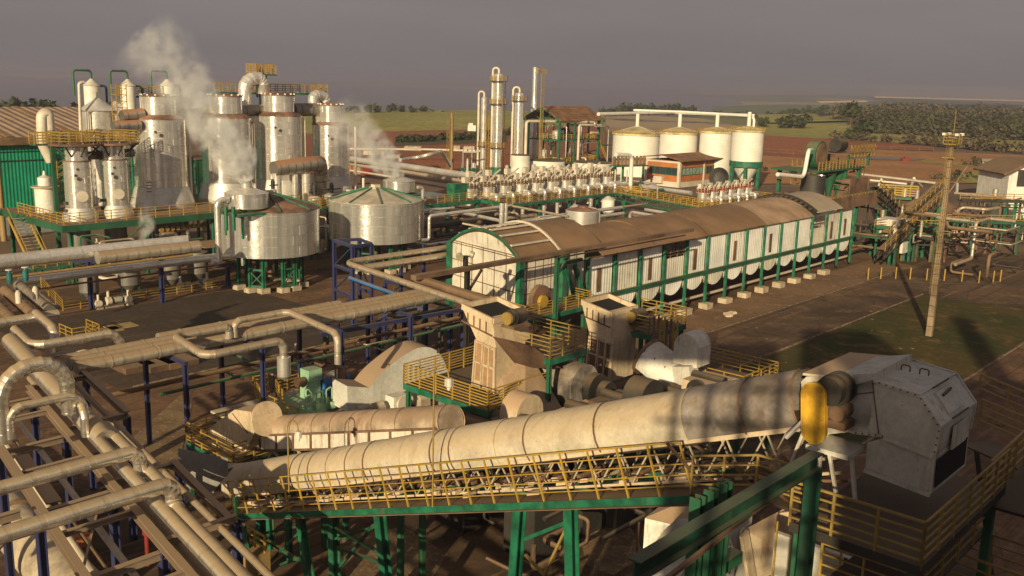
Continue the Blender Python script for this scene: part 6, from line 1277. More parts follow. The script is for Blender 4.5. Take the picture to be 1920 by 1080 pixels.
# trough sides with truss
def rl(x, y): return PA(x, y, AR)
dl, dr = rl(440, 964), rl(1300, 929)
def dk(b, off=0., a=AR): u = (b-B_(dl))/(B_(dr)-B_(dl)); return W(a, b, dl.z+(dr.z-dl.z)*u+off)
bL, bR = B_(dl), B_(dr)
for aa, nm in ((24.15, 'near'), (25.85, 'far')):
    g = MB(); lo = lambda b: dk(b, .25, aa); hi = lambda b: cpt(b, -.55)+EA*(aa-AC)
    g.bar(lo(bL), lo(bR-4), .07, .08); g.bar(hi(bL), hi(bR-4), .09, .14); g.build('chord', cream_plate, t)
    n = 22; g = MB()
    for k in range(n):
        b0 = bL+(bR-3-bL)*k/n; b1 = bL+(bR-3-bL)*(k+.5)/n; b2 = bL+(bR-3-bL)*(k+1)/n
        g.bar(hi(b0), lo(b1), .045); g.bar(lo(b1), hi(b2), .045)
    g.build('truss_web', concrete, t)
g = MB(); [g.tube([dk(b, .55, 24.3), dk(b, .55, 25.7)], .09, 8) for b in [bL+(bR-bL)*k/30 for k in range(31)]]; g.build('return_roller', rusty_steel, t)
g = MB(); rnd = random.Random(3)
for k in range(95): b = bL+(bR-bL)*rnd.random(); g.obox(dk(b, .2+.25*rnd.random(), 23.9+1.9*rnd.random()), EA*rnd.uniform(.08, .35), axis*rnd.uniform(.05, .3), EZ*.07)
g.build('spillage', cream_plate, t)
# walkway on the near side
g = MB(); p, q = dk(bL, -.04, 23.85), dk(bR, -.04, 23.85); g.bar(p, q, 1.0, .06); g.build('walkway_deck', brown_steel, t)
g = MB(); g.bar(dk(bL, -.12), dk(bR, -.12), .08, .24); g.bar(dk(bL, -.12, 26.4), dk(bR, -.12, 26.4), .1, .24); g.build('edge_channel', green, t)
g = MB(); g.bar(dk(bL, -.27, AR-.05), dk(bR, -.27, AR-.05), .22, .03); g.build('edge_flange', brown_steel, t)
up = nrm
posts = [436, 470, 498, 525, 553, 585, 618, 652, 690, 728, 772, 815, 855, 905, 955, 1008, 1065, 1130, 1210, 1300]
for k in range(5):
    g = MB(); h = .30+.325*k; g.tube([dk(bL)+up*h, dk(bR)+up*h], .021 if k < 4 else .03, 8); g.build('hand_rail', yellow, t)
m = 22
for k in range(m+1):
    b = bL+(bR-bL)*k/m; g = MB(); c = dk(b)-up*.12; g.bar(c, c+up*1.74-EA*.0, .06, .05); g.build('rail_post', yellow, t)
g = MB(); hh = lambda b: cpt(b, -.62)-EA*.98
g.tube([hh(bL+.0), hh(bR)], .035, 8); [g.bar(hh(bL+(bR-bL)*k/20), hh(bL+(bR-bL)*k/20)-up*.25, .07) for k in range(21)]; g.build('cable_rail', dark_steel, t)
# legs
def cleg(xt, yt, xb, yb, a, w=.34, mat=green):
    p = PA(xt, yt, a); q = NEAR(p, EZ, xb, yb); q = PA(xb, yb, a) ; d = (q-p); e = p+d*(1.0+ (q.z-.0)/(p.z-q.z) if p.z > q.z else 1)
    e = p+d*(p.z/(p.z-q.z)) if p.z-q.z > .3 else q
    g = MB(); g.ibeam(p, e, w, w*1.2, .05); g.build('leg', mat, t); return p, e
l1 = cleg(975, 950, 966, 1080, 24.2); l2 = cleg(1070, 945, 1073, 1080, 24.2)
l3 = cleg(625, 966, 628, 1080, 24.2); l4 = cleg(712, 966, 724, 1080, 24.2)
l5 = cleg(489, 968, 489, 1080, 24.2, .3); l6 = cleg(562, 968, 580, 1080, 24.2, .3)
l7 = cleg(505, 962, 512, 1080, 26.3, .26); l8 = cleg(540, 962, 543, 1080, 26.3, .26)
def brc(x0, y0, x1, y1, a=24.2, w=.14, mat=green_dark): g = MB(); g.bar(PA(x0, y0, a), PA(x1, y1, a), w, w*.8); g.build('brace', mat, t)
brc(985, 1010, 1066, 978, 24.25, .16, green); brc(985, 1040, 1020, 1078, 24.25, .1, yellow_old); brc(1020, 1078, 1062, 990, 24.25, .1, yellow_old)
for a in ((628, 1010, 712, 985), (628, 1025, 715, 1055), (628, 1075, 700, 985), (628, 990, 720, 1040), (495, 1000, 565, 985), (495, 1070, 575, 1040), (500, 1060, 560, 1000), (495, 1010, 575, 1060)): brc(*a)
# drop chute at the tail
g = MB(); P = PA(437, 935, 24.4); g.prism([PA(352, 880, 24.2), PA(425, 880, 24.2), PA(400, 925, 24.2), PA(372, 912, 24.2)], EA*1.2); single('tail_chute', g, paint('grey_chute', (.22, .21, .2), .6, streak=.4), 'small grey tapered chute left of the tail of the big conveyor', 'chute')
# thin mast crossing in front of the conveyor
for x0, y0, x1, y1, lab in ((811, 950, 811, 700, 'thin yellow-brown lamp mast rising in front of the conveyor middle with a hooked lantern'), (542, 925, 542, 800, 'thin yellow-brown lamp mast rising in front of the conveyor left part with a hooked lantern')):
    b = PA(x0, y0, AR-.05); T = NEAR(b, EZ, x1, y1); t2 = thing('gooseneck_lamp', lab, 'lamp', b)
    g = MB(); g.tube([b, T+EZ*.0, T+EZ*.42-EB*.2, T+EZ*.36-EB*.7, T-EB*.78], .032, 8, .3); g.build('pole', yellow_old, t2)
    g = MB(); c = T-EB*.78; g.lathe(c, [(.10, 0), (.14, -.05), (.14, -.30), (.08, -.33), (.06, -.45), (.02, -.48)], 14); g.build('lantern', white_plate, t2)
    g = MB(); [g.bar(c+Vector((math.cos(k*1.05)*.15, math.sin(k*1.05)*.15, -.02)), c+Vector((math.cos(k*1.05)*.15, math.sin(k*1.05)*.15, -.33)), .012) for k in range(6)]; g.build('lamp_cage', pale_pipe, t2)
# ================================================================== HEAD BOX
t = thing('head_hood', 'large grey-white faceted steel hood at the top end of the big conveyor', 'conveyor head', W(24.5, 8, 13))
AH = 23.0
pp = lambda x, y: PA(x, y, AH)
body = [pp(1528, 742), pp(1630, 711), pp(1724, 741), pp(1763, 801), pp(1752, 853), pp(1662, 818), pp(1600, 810), pp(1545, 790)]
dp = EA*2.6
g = MB(); g.prism(body, dp); hd = g.build('hood_body', grey_white, t)
low = [pp(1662, 820), pp(1752, 855), pp(1745, 927), pp(1622, 880), pp(1626, 830)]
g = MB(); g.prism(low, dp*.98); g.build('hood_leg', grey_white, t)
g = MB(); g.prism([pp(1512, 700), pp(1528, 742), pp(1630, 711), pp(1600, 676)], EA*.1-EA*0); 
up_ = [pp(1513, 722), pp(1530, 768), pp(1545, 792), pp(1560, 830), pp(1612, 835), pp(1640, 720)]
g = MB(); g.prism([pp(1502, 716), pp(1512, 706), pp(1640, 700), pp(1640, 740), pp(1628, 806), pp(1540, 816), pp(1508, 796)], EA*2.5-EA*.0); g.build('hood_throat', grey_white, t)
g = MB()
for i in range(len(body)): a, b = body[i], body[(i+1) % len(body)]; g.bar(a-EA*.0, b, .07, .07); g.bar(a+dp, b+dp, .07, .07)
g.bar(pp(1622, 880)-EA*.05, pp(1745, 927)-EA*.05, .1, .1); g.bar(pp(1662, 820)-EA*.04, pp(1752, 855)-EA*.04, .12, .1); g.bar(body[2], body[2]+dp, .05); g.bar(body[3], body[3]+dp, .05)
g.build('flange_edge', grey_white, hd)
g = MB()
for i in (1, 2, 3, 4, 5):
    a, b = body[i], body[(i+1) % len(body)]; n_ = max(2, int((b-a).length/.16))
    for k in range(n_): g.obox(a+(b-a)*((k+.5)/n_)-EA*.045, EA*.012, EB*.018, EZ*.018)
for (x0, y0, x1, y1) in ((1636, 716, 1648, 815), (1545, 745, 1640, 735)): g.bar(pp(x0, y0)-EA*.012, pp(x1, y1)-EA*.012, .02, .025)
g.build('seam_and_bolts', rusty_steel, hd)
fl = pp(1724, 741); fr = pp(1763, 801); c = (fl+fr)/2+dp*.5; dd = (fr-fl).normalized(); nn = EA.cross(dd); nn = nn if nn.z > 0 else -nn
g = MB(); g.obox(c+nn*.03, EA*.55, dd*(fr-fl).length*.34, nn*.03); lid = g.build('hatch', grey_white, t)
g = MB(); g.bar(c+nn*.09-EA*.35-dd*.15, c+nn*.09+EA*.3-dd*.2, .05); [g.bar(c+nn*.07+dd*s*.42-EA*.58, c+nn*.07+dd*s*.42+EA*.58, .03) for s in (-1, 1)]; g.build('hatch_handle', dark_steel, lid)
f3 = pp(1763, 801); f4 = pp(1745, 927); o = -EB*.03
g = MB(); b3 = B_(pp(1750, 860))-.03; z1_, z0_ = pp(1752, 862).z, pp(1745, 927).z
u1, u0 = pp(1752, 864)-EB*.03, pp(1746, 918)-EB*.03; g.poly([u0+EA*.15, u0+EA*2.35, u1+EA*2.35, u1+EA*.15]); g.build('hood_opening_sheet', opening_paint, t)  # black sheet on the hood face stands in for its shaded inside
g = MB(); g.obox(c*0+W(24.4, B_(fr)-.05, fr.z-.5), EA*.5, EB*.02, EZ*.3); g.build('end_hatch', grey_white, t)
for (x, y) in ((1700, 720), (1665, 705)): q = pp(x, y)+EA*1.2; q.z = pp(1680, 725).z+.1; g = MB(); g.tube([q-EB*.1, q-EB*.1+EZ*.15, q+EB*.12+EZ*.15, q+EB*.12], .02, 6, .05); g.build('lifting_eye', rusty_steel, t)
g = MB(); a = pp(1512, 703); b = pp(1600, 712); g.obox((a+b)/2+EA*1.3+EZ*.05, EA*1.45, (b-a)/2*1.05, EZ*.03); g.build('rain_plate', cream_plate, t)
# drive: guard, gearbox and motor
t = thing('drive_unit', 'dark gearbox and motor with a yellow elongated belt guard on the hood side', 'drive unit', pp(1580, 800)-EA*.8)
g = MB(); P0, P1 = pp(1556, 725)-EA*.95, pp(1556, 792)-EA*.95; r = .30; poly = []
for k in range(13): an = math.pi*k/12; poly.append(P0+EB*math.cos(an)*r+EZ*math.sin(an)*r)
for k in range(13): an = math.pi+math.pi*k/12; poly.append(P1+EB*math.cos(an)*r+EZ*math.sin(an)*r)
g.prism(poly, EA*.16); gd = g.build('belt_guard', yellow_guard, t)
g = MB(); [g.bar(poly[i]-EA*.01, poly[(i+1) % 26]-EA*.01, .04) for i in range(26)]; g.build('guard_rim', yellow_guard, gd)
g = MB(); c = pp(1583, 722)-EA*.5; g.tube([c-EA*.35+EB*.05, c+EA*.4], .36, 22); g.disc(c-EA*.1, EA, .42, .06, 22); g.disc(c+EA*.25, EA, .42, .06, 22); g.build('gearbox', dark_steel, t)
g = MB(); c2 = pp(1588, 765)-EA*.35; g.tube([c2-EA*.3, c2+EA*.3], .2, 16); g.obox(c2-EZ*.3, EA*.3, EB*.25, EZ*.1); g.obox(c2-EZ*.05+EB*.2, EA*.15, EB*.1, EZ*.28); g.build('motor', rusty_steel, t)
g = MB(); g.obox(pp(1580, 830)-EA*.4, EA*.55, EB*.55, EZ*.06); [g.bar(pp(1580, 835)-EA*.4+EB*i*.4, pp(1580, 920)-EA*.4+EB*i*.5, .09) for i in (-1, 1)]; g.build('bracket', grey_white, t)
g = MB(); g.tube([pp(1490, 812)-EA*.5, pp(1532, 768)-EA*.3], .06, 10); g.build('strut', alu_far, t)
g = MB(); q = pp(1530, 800); [g.bar(q+EB*.25*i, q+EB*.7*i-EZ*1.6, .08) for i in (-1, 1)]; g.build('strut', grey_white, t)
# platform under the hood
t = thing('head_platform', 'shaded grating platform with worn yellow railings round the grey-white hood', 'platform', W(24, 7, 13.5))
ZP = 13.55
pa = lambda x, y: G(x, y, ZP)
c0 = pa(1480, 985); c1 = pa(1738, 1062); c2 = pa(1832, 962)
a0, a1 = A_(c1), A_(c2)+2.2; b0, b1 = B_(c1), B_(c0)
a0 = min(A_(c0), A_(c1)); b0 = (B_(c1)+B_(c2))/2
grat = paint('steel_grating', (.055, .042, .03), .7, .2, dust=.4, corr=(.09, 'A', .01))
g = MB(); g.box(a0, a1, b0, b1, ZP-.06, ZP); g.build('deck', grat, t)
g = MB(); g.box(a0-.03, a0, b0-.03, b1, ZP-.14, ZP+.1); g.box(a0, a1, b0-.03, b0, ZP-.14, ZP+.1); g.build('edge_beam', dark_steel, t)
for pts in ([W(a0, b1, ZP), W(a0, b0, ZP)], [W(a0, b0, ZP), W(a1, b0, ZP)]):
    g = MB(); g.rail(pts, 1.15, 5, 1.15, .022, True, .03); g.build('railing', yellow_old, t)
g = MB()
for a, b in ((a0+.2, b0+.2), (a1-.3, b0+.2), (a0+.2, b1-.2)): g.bar(W(a, b, 0), W(a, b, ZP-.1), .22)
g.build('post', green_dark, t)
z2 = ZP-1.35; g = MB(); g.box(a0+.2, a1, b0+.3, b1-.8, z2-.06, z2); g.build('deck', grat, t)
for pts in ([W(a0+.2, b1-.8, z2), W(a0+.2, b0+.3, z2)], [W(a0+.2, b0+.3, z2), W(a1, b0+.3, z2)]): g = MB(); g.rail(pts, 1.1, 4, 1.15, .02, True, .028); g.build('railing', yellow_old, t)
g = MB(); e0 = PA(1300, 855, 22.9); e1 = PA(1422, 853, 22.9); e2 = PA(1530, 885, 22.9); g.rail([e0-EZ*1.15, e1-EZ*1.15, e2-EZ*1.15], 1.15, 4, 1.3, .022); g.build('railing', yellow_old, t)
g = MB(); g.bar(e0-EZ*1.2+EA*.7, e1-EZ*1.2+EA*.7, 1.5, .06); g.bar(e1-EZ*1.2+EA*.7, e2-EZ*1.3+EA*.7, 1.5, .06); g.build('link_deck', grat, t)
g = MB(); rnd = random.Random(12)
for k in range(26):
    b = B_(e0)+(B_(e2)-B_(e0))*rnd.random(); q = W(23.2+rnd.random()*1.6, b, 12.4+1.0*(B_(e0)-b)/4+rnd.random()*.8); q2 = q+EB*rnd.uniform(-1.2, 1.2)+EZ*rnd.uniform(-.8, .8); g.bar(q, q2, .07)
g.build('link_truss', rusty_steel, t)
# second railed stair to the right border
t = thing('side_walkway', 'shaded catwalk with yellow railings leaving the hood platform to the right border', 'walkway', W(29, 7, 13))
p0 = G(1848, 945, 13.2); p1 = G(1960, 830, 13.2)
g = MB(); d = (p1-p0).normalized(); s = Vector((d.y, -d.x, 0)); g.bar(p0-EZ*.05+s*.5, p1-EZ*.05+s*.5, 1.1, .08); g.build('deck', grat, t)
for o in (0, 1.05): g = MB(); g.rail([p0+s*o, p1+s*o], 1.2, 4, 1.2, .03); g.build('railing', yellow_old, t)
g = MB(); g.rail([G(1835, 800, 11.5), G(1945, 850, 11.5)], 1.1, 4, 2., .028); g.rail([G(1835, 740, 11.5), G(1945, 788, 11.5)], .9, 3, 2., .028); g.build('lower_railing', yellow_old, t)
g = MB(); g.bar(G(1830, 830, 11.4), G(1945, 880, 11.4), 1.4, .06); g.bar(G(1830, 835, 11.3), G(1860, 1080, 6), .15); g.build('lower_deck', dark_steel, t)
t = thing('low_walkway', 'lower shaded catwalk with yellow railings in the bottom right corner', 'walkway', W(25, 3, 10))
for (x0, y0, x1, y1, z) in ((1770, 985, 1940, 1045, 11.8), (1760, 1040, 1940, 1110, 11.8)):
    g = MB(); g.rail([G(x0, y0+60, z-1), G(x1, y1+60, z-1)], 1.15, 4, 1.4, .024); g.build('railing', yellow_old, t)
g = MB(); g.poly([G(1750, 1040, 10.7), G(1950, 1110, 10.7), G(1950, 1230, 10.7), G(1700, 1150, 10.7)]); g.build('deck', grat, t)
g = MB(); g.bar(G(1905, 1000, 12)-EZ*3, G(1895, 1100, 12), .3); g.build('post', grey_white, t)
# ---- green I-beam frame
t = thing('crane_frame', 'heavy green I-beam crane frame in the lower right foreground', 'steel frame', W(20, 10.7, 8))
BI = 8.5; ZI = 15.85
p = PB(1190, 1038, BI); q = PB(1532, 862, BI); p = W(A_(p), BI, ZI); q = W(A_(q), BI, ZI)
g = MB(); g.ibeam(p, q, .28, .38, .035); g.build('beam', green_deep, t)
for u, w in ((.985, .28), (.02, .26)): c = p+(q-p)*u; g = MB(); g.ibeam(W(A_(c), BI, 6), W(A_(c), BI, ZI-.2), w, w, .04); g.build('post', green_deep, t)
for u in (.62, .70, .78): c = p+(q-p)*u; g = MB(); g.ibeam(c+EB*1.4-EZ*3.5, c+EB*1.4-EZ*.5, .26, .26, .04); g.build('hanger', green_dark, t)
g = MB(); g.bar(p+EB*.8-EZ*1.6, q+EB*.8-EZ*1.0, .09); g.build('brace', rusty_steel, t)
g = MB(); g.bar(p+EB*1.8-EZ*3, q+EB*1.8-EZ*3, .35, .3); g.build('cross_beam', green_dark, t)
# white machinery housings below
t = thing('white_housing', 'dusty white angular machine housing under the green I-beam frame', 'machine housing', G(1300, 1010, 8))
z = 8.0; P = [G(1207, 1010, z), G(1330, 1040, z), G(1410, 975, z), G(1275, 955, z)]
g = MB(); g.prism([p_-EZ*4 for p_ in P], EZ*4.8); g.build('housing', white_plate, t)
g = MB(); c = sum(P, Vector())/4+EZ*.8; g.poly([P[0]+EZ*.82, P[1]+EZ*.82, c+EZ*.6]); g.poly([P[1]+EZ*.82, P[2]+EZ*.82, c+EZ*.6]); g.poly([P[2]+EZ*.82, P[3]+EZ*.82, c+EZ*.6]); g.poly([P[3]+EZ*.82, P[0]+EZ*.82, c+EZ*.6]); g.build('hood_top', cream_plate, t)
t = thing('round_housing', 'white round-topped machine guard partly hidden behind the green I-beam frame', 'machine housing', G(1300, 1080, 7.5))
c = G(1290, 1090, 8.2); g = MB(); g.disc(c, EB, 1.9, 1.3, 36); g.build('guard', white_plate, t); g = MB(); [g.disc(c-EB*.67+EA*math.cos(k*.7)*1.5+EZ*math.sin(k*.7)*1.5, EB, .05, .04, 8) for k in range(9)]; g.build('bolt', rusty_steel, t)
t = thing('slide_chute', 'dusty cream slide chute behind the green I-beam frame', 'chute', G(1420, 1010, 7)); g = MB(); g.prism([G(1395, 1000, 8), G(1470, 960, 8), G(1500, 1060, 6), G(1410, 1090, 6)], EZ*.15); g.build('plate', cream_plate, t); g = MB(); g.bar(G(1395, 1000, 8.2), G(1410, 1090, 6.2), .12, .5); g.bar(G(1470, 960, 8.2), G(1500, 1060, 6.2), .12, .5); g.build('side_plate', cream_plate, t)
t = thing('wall_panel_row', 'pale shaded machine house wall below the hood platform', 'wall', G(1650, 1080, 7)); g = MB(); p = G(1500, 1075, 8.5); g.box(A_(p), A_(p)+.2, B_(p)-8, B_(p)+1, 4, 9.6); g.build('wall', grey_white, t); g = MB(); [g.box(A_(p)-.05, A_(p)-.005, B_(p)-8+1.3*k, B_(p)-7.9+1.3*k, 4, 9.6) for k in range(7)]; g.build('rib', dark_steel, t)
t = thing('caged_ladder', 'yellow vertical ladder below the hood platform', 'ladder', G(1565, 1080, 9)); p = G(1555, 1090, 9); q = NEAR(p, EZ, 1552, 1000)
g = MB(); [g.bar(p+EB*s*.28-EZ*3, q+EB*s*.28, .05) for s in (-1, 1)]; [g.bar(p+EB*1.6+EB*s*.28-EZ*3, q+EB*1.6+EB*s*.28+EZ*-.2, .05) for s in (-1, 1)]; g.build('stringer', yellow, t); g = MB(); [g.bar(p-EB*.28-EZ*3+EZ*k*.3, p+EB*.28-EZ*3+EZ*k*.3, .035) for k in range(18)]; g.build('rung', yellow, t)
# ================================================================== SECOND CONVEYOR (behind, left)
AK = 29.0
t = thing('hooded_conveyor', 'dusty segmented hooded conveyor with white side panels behind the big one', 'conveyor', W(AK, 38, 0))
k0 = PA(455, 808, AK); k1 = PA(845, 790, AK)
kp = lambda u, off=0., a=AK: k0+(k1-k0)*u+EZ*off+EA*(a-AK)
us = [.0, .10, .22, .34, .45, .54, .63, .73, .83, 1.0]
for i in range(len(us)-1):
    g, e0, e1 = hood(kp(us[i]), kp(us[i+1]), .80, 16, flat=.95); g.add(e0, [tuple(range(len(e0)))]); g.add(e1, [tuple(range(len(e1)))])
    s = g.build('hood_segment', hood_plate, t); d = (k1-k0).normalized(); q = kp(us[i+1]); h2, _, _ = hood(q-d*.05, q+d*.05, .85, 16, flat=.95); h2.build('seam_ring', hood_plate, s)
g = MB(); g.prism([kp(0, -.15, AK-.85), kp(1, -.15, AK-.85), kp(1, -.95, AK-.85), kp(0, -.95, AK-.85)], EA*.08); g.build('side_panel', white_rusty, t)
g = MB(); g.prism([kp(0, -.15, AK+.8), kp(1, -.15, AK+.8), kp(1, -.95, AK+.8), kp(0, -.95, AK+.8)], EA*.08); g.build('side_panel', white_rusty, t)
g = MB(); [g.bar(kp(k/11, -.1, AK-.9), kp(k/11, -1.0, AK-.9), .1, .08) for k in range(12)]; g.bar(kp(0, -.12, AK-.9), kp(1, -.12, AK-.9), .12, .1); g.bar(kp(0, -.98, AK-.9), kp(1, -.98, AK-.9), .12, .1); g.build('panel_rib', rusty_steel, t)
g = MB(); [g.bar(kp(k/8, -1.0, AK-.8), kp((k+.5)/8, -2.0, AK-.8), .12) for k in range(8)]; g.bar(kp(0, -2.0, AK-.8), kp(1, -2.0, AK-.8), .12); [g.bar(kp((k+.5)/8, -2.0, AK-.8), kp((k+1)/8, -1.0, AK-.8), .08) for k in range(8)]; g.build('support_truss', concrete, t)
g = MB(); 
for u in (.15, .5, .85): [g.bar(kp(u, -1.9, AK+s*.7), Vector((*(kp(u, 0, AK+s*.7).xy), 0)), .25) for s in (-1, 1)]
g.build('post', green_dark, t)
h0 = PA(395, 830, AK-.3)
t = thing('tail_housing', 'cream angular tail housing with a round disc guard inside the yellow-railed corner platform', 'conveyor tail', PA(430, 850, AK))
g = MB(); q = lambda x, y: PA(x, y, 27.5); g.prism([q(394, 802), q(440, 768), q(470, 772), q(478, 808), q(455, 860), q(415, 862), q(396, 835)], EA*1.7); g.build('housing', cream_plate, t)
g = MB(); c = PA(458, 785, AK-1.0); g.disc(c, EA+EB*.4, .62, .5, 26); g.build('disc_guard', cream_plate, t)
g = MB(); c = PA(500, 785, AK-.95); g.disc(c, EB*1-EZ*.2, .95, .16, 26); g.build('end_disc', cream_plate, t)
g = MB(); g.disc(PA(420, 790, AK-.98), EB, .12, .4, 10); g.bar(q(436, 775), q(465, 812), .06); g.build('shaft', rusty_steel, t)
t = thing('tail_platform', 'yellow-railed corner platform round the tail of the second conveyor', 'platform', G(430, 850, 4.6))
ZT = 3.3; cs = [G(357, 828, ZT), G(432, 876, ZT), G(560, 845, ZT), G(500, 790, ZT)]
a0, b1 = (A_(cs[0])+A_(cs[1]))/2, B_(cs[0]); b0 = B_(cs[1]); a1 = A_(cs[2])
g = MB(); g.box(a0, a1, b0, b1, ZT-.08, ZT); g.build('deck', grat, t)
g = MB(); g.box(a0-.05, a0, b0, b1, ZT-.3, ZT+.05); g.box(a0, a1, b0-.05, b0, ZT-.3, ZT+.05); g.build('edge_beam', green, t)
for pts in ([W(a0, b1, ZT), W(a0, b0, ZT)], [W(a0, b0, ZT), W(a1, b0, ZT)], [W(a0, b1, ZT), W(a1, b1, ZT)]): g = MB(); g.rail(pts, 1.25, 6, 1.4, .024); g.build('railing', yellow, t)
g = MB(); [g.bar(W(a, b, 0), W(a, b, ZT-.1), .22) for a, b in ((a0+.1, b0+.1), (a0+.1, b1-.1), (a1-.1, b0+.1))]; g.build('post', green_dark, t)
# ================================================================== GEAR GUARD, TURBINE
t = thing('gear_guard', 'large white teardrop-shaped gear guard with a dusty brown top beside the blue turbine', 'gear guard', G(740, 765, 1.6))
BG = B_(G(700, 762, 2.0)); gp = lambda x, y: PB(x, y, BG)
_c = [(692, 727), (708, 706), (738, 680), (768, 659), (790, 650), (812, 652), (829, 667), (839, 693), (839, 724), (828, 752)]
for _k in range(2): _c = [_c[0]]+[q for i in range(len(_c)-1) for q in (((_c[i][0]*3+_c[i+1][0])/4, (_c[i][1]*3+_c[i+1][1])/4), ((_c[i][0]+_c[i+1][0]*3)/4, (_c[i][1]+_c[i+1][1]*3)/4))]+[_c[-1]]
prof = [gp(652, 774), gp(651, 724)]+[gp(*q) for q in _c]
g = MB(); g.prism(prof, EB2*2.1); g.build('guard', paint('guard_white', (.68, .66, .60), .5, 0, dust=.95, dlo=.1, streak=.2, dustcol=(.36, .24, .14)), t)
g = MB(); [g.disc(gp(x, y)-EB*.02, EB, .07, .1, 8) for x, y in ((723, 683), (820, 660), (770, 720))]; g.lathe(gp(790, 643)+EB*.6, [(.12, -.1), (.12, .3)], 10); g.build('bolt', dark_steel, t)
g = MB(); g.obox(gp(740, 775)+EB*.8-EZ*.3, EA*4.3, EB*1.4, EZ*.5); g.build('base', concrete, t)
P = gp(728, 748)-EB*.9; t = thing('bearing_block', 'white bearing housing with a round cover in front of the teardrop gear guard', 'bearing', P-EZ*.6)
g = MB(); g.obox(P, EA*.65, EB*.45, EZ*.55); g.build('housing', white_plate, t); g = MB(); g.disc(P+EA*.1-EB*.5, EB, .48, .12, 20); g.disc(P+EA*1.0, EA, .3, .5, 14); g.build('cover', pale_pipe, t); g = MB(); g.bar(P-EZ*.5-EA*.5, P-EZ*1.6-EA*.5, .15); g.bar(P-EZ*.5+EA*.5, P-EZ*1.6+EA*.5, .15); g.build('leg', dark_steel, t)
for i, (x, y) in enumerate(((692, 762), (776, 748), (665, 768))):
    P = gp(x, y)-EB*.9; g = MB(); g.obox(P, EA*.45, EB*.35, EZ*.28); g.disc(P+EZ*.25, EA, .3, .8, 14); single('pedestal_block', g, concrete, ['dusty pedestal block in front of the gear guard, middle of three', 'dusty pedestal block in front of the gear guard, right of three', 'dusty pedestal block in front of the gear guard, left of three'][i], 'machine block', 'pedestal blocks before the gear guard')
ZG = 2.0
t = thing('turbine', 'blue and pale green steam turbine on a green skid beside the gear guard', 'turbine', G(620, 750, ZG)); O = G(618, 742, ZG)
g = MB(); g.obox(O+EZ*-.1, EA*3.6, EB*1.5, EZ*.3); g.build('skid', green_light, t)
c = G(622, 718, ZG+.9); g = MB(); g.tube([c-EA*1.0, c+EA*1.2], .72, 18); g.disc(c-EA*.7, EA, .84, .12, 18); g.disc(c+EA*.1, EA, .84, .12, 18); g.disc(c+EA*.85, EA, .84, .12, 18); g.build('turbine_casing', blue_machine, t)
g = MB(); g.obox(c+EZ*.68+EA*.1, EA*.95, EB*.35, EZ*.1); g.build('casing_top', cream_plate, t)
c2 = c-EA*1.7+EB*.2; g = MB(); g.obox(c2+EZ*.95+EA*.1, EA*.55, EB*.5, EZ*.42); g.obox(c2-EZ*.1, EA*.5, EB*.5, EZ*.6); g.build('governor_cabinet', green_light, t)
g = MB(); g.tube([c2-EA*.6+EZ*.6-EB*.1, c2-EA*1.2+EZ*.6-EB*.1], .32, 14); g.build('motor', rusty_steel, t)
g = MB(); c3 = c+EA*1.8; g.tube([c+EA*1.2, c3+EA*.5], .45, 14); g.build('coupling_guard', brown_steel, t)
g = MB(); rnd = random.Random(8)
for k in range(9): p = O+EA*(-3+.75*k)-EB*(1.3+.3*rnd.random())+EZ*.2; g.tube([p, p+EZ*(.8+rnd.random()*.7), p+EZ*(.8+rnd.random()*.5)+EA*.5, p+EA*.5+EZ*.2], .06, 6, .15)
g.tube([O-EA*3-EB*1.4+EZ*1, O+EA*3-EB*1.4+EZ*1.1], .05, 6); g.build('oil_pipe', green_light, t)
g = MB()
for k in range(24): p = O+EA*rnd.uniform(-3.6, 3.2)-EB*rnd.uniform(1.2, 2.0)+EZ*rnd.uniform(.1, .7); g.obox(p, EA*rnd.uniform(.06, .2), EB*rnd.uniform(.06, .2), EZ*rnd.uniform(.06, .25))
g.build('valve_block', green_light, t)
c4 = G(640, 690, 4.2); g = MB(); g.tube([c4-EZ*1.2, c4+EZ*.1], .28, 12); g.tube([c4-EA*.5-EZ*1.0, c4-EA*.5+EZ*.6], .08, 8); g.build('valve', rusty_steel, t)
t = thing('turbine_platform', 'platform with stepped yellow railings left of the green and blue turbine', 'platform', G(520, 740, ZG)); k = G(478, 745, ZG); kk = G(600, 790, ZG)
g = MB(); g.box(A_(O)-7, A_(O)+8, B_(O)-4.2, B_(O)+4, ZG-.6, ZG-.45); g.build('deck', concrete, t)
for pts in ([(475, 722), (504, 716)], [(518, 728), (560, 716), ], [(475, 722), (495, 755), (560, 785)], [(518, 728), (530, 748)]):
    g = MB(); g.rail([G(x, y+16, ZG) for x, y in pts], 1.25, 5, 1.2, .028); g.build('railing', yellow, t)
g = MB(); g.bar(G(400, 790, 1.5), G(560, 800, 1.5), .2); g.build('edge_beam', green_dark, t)
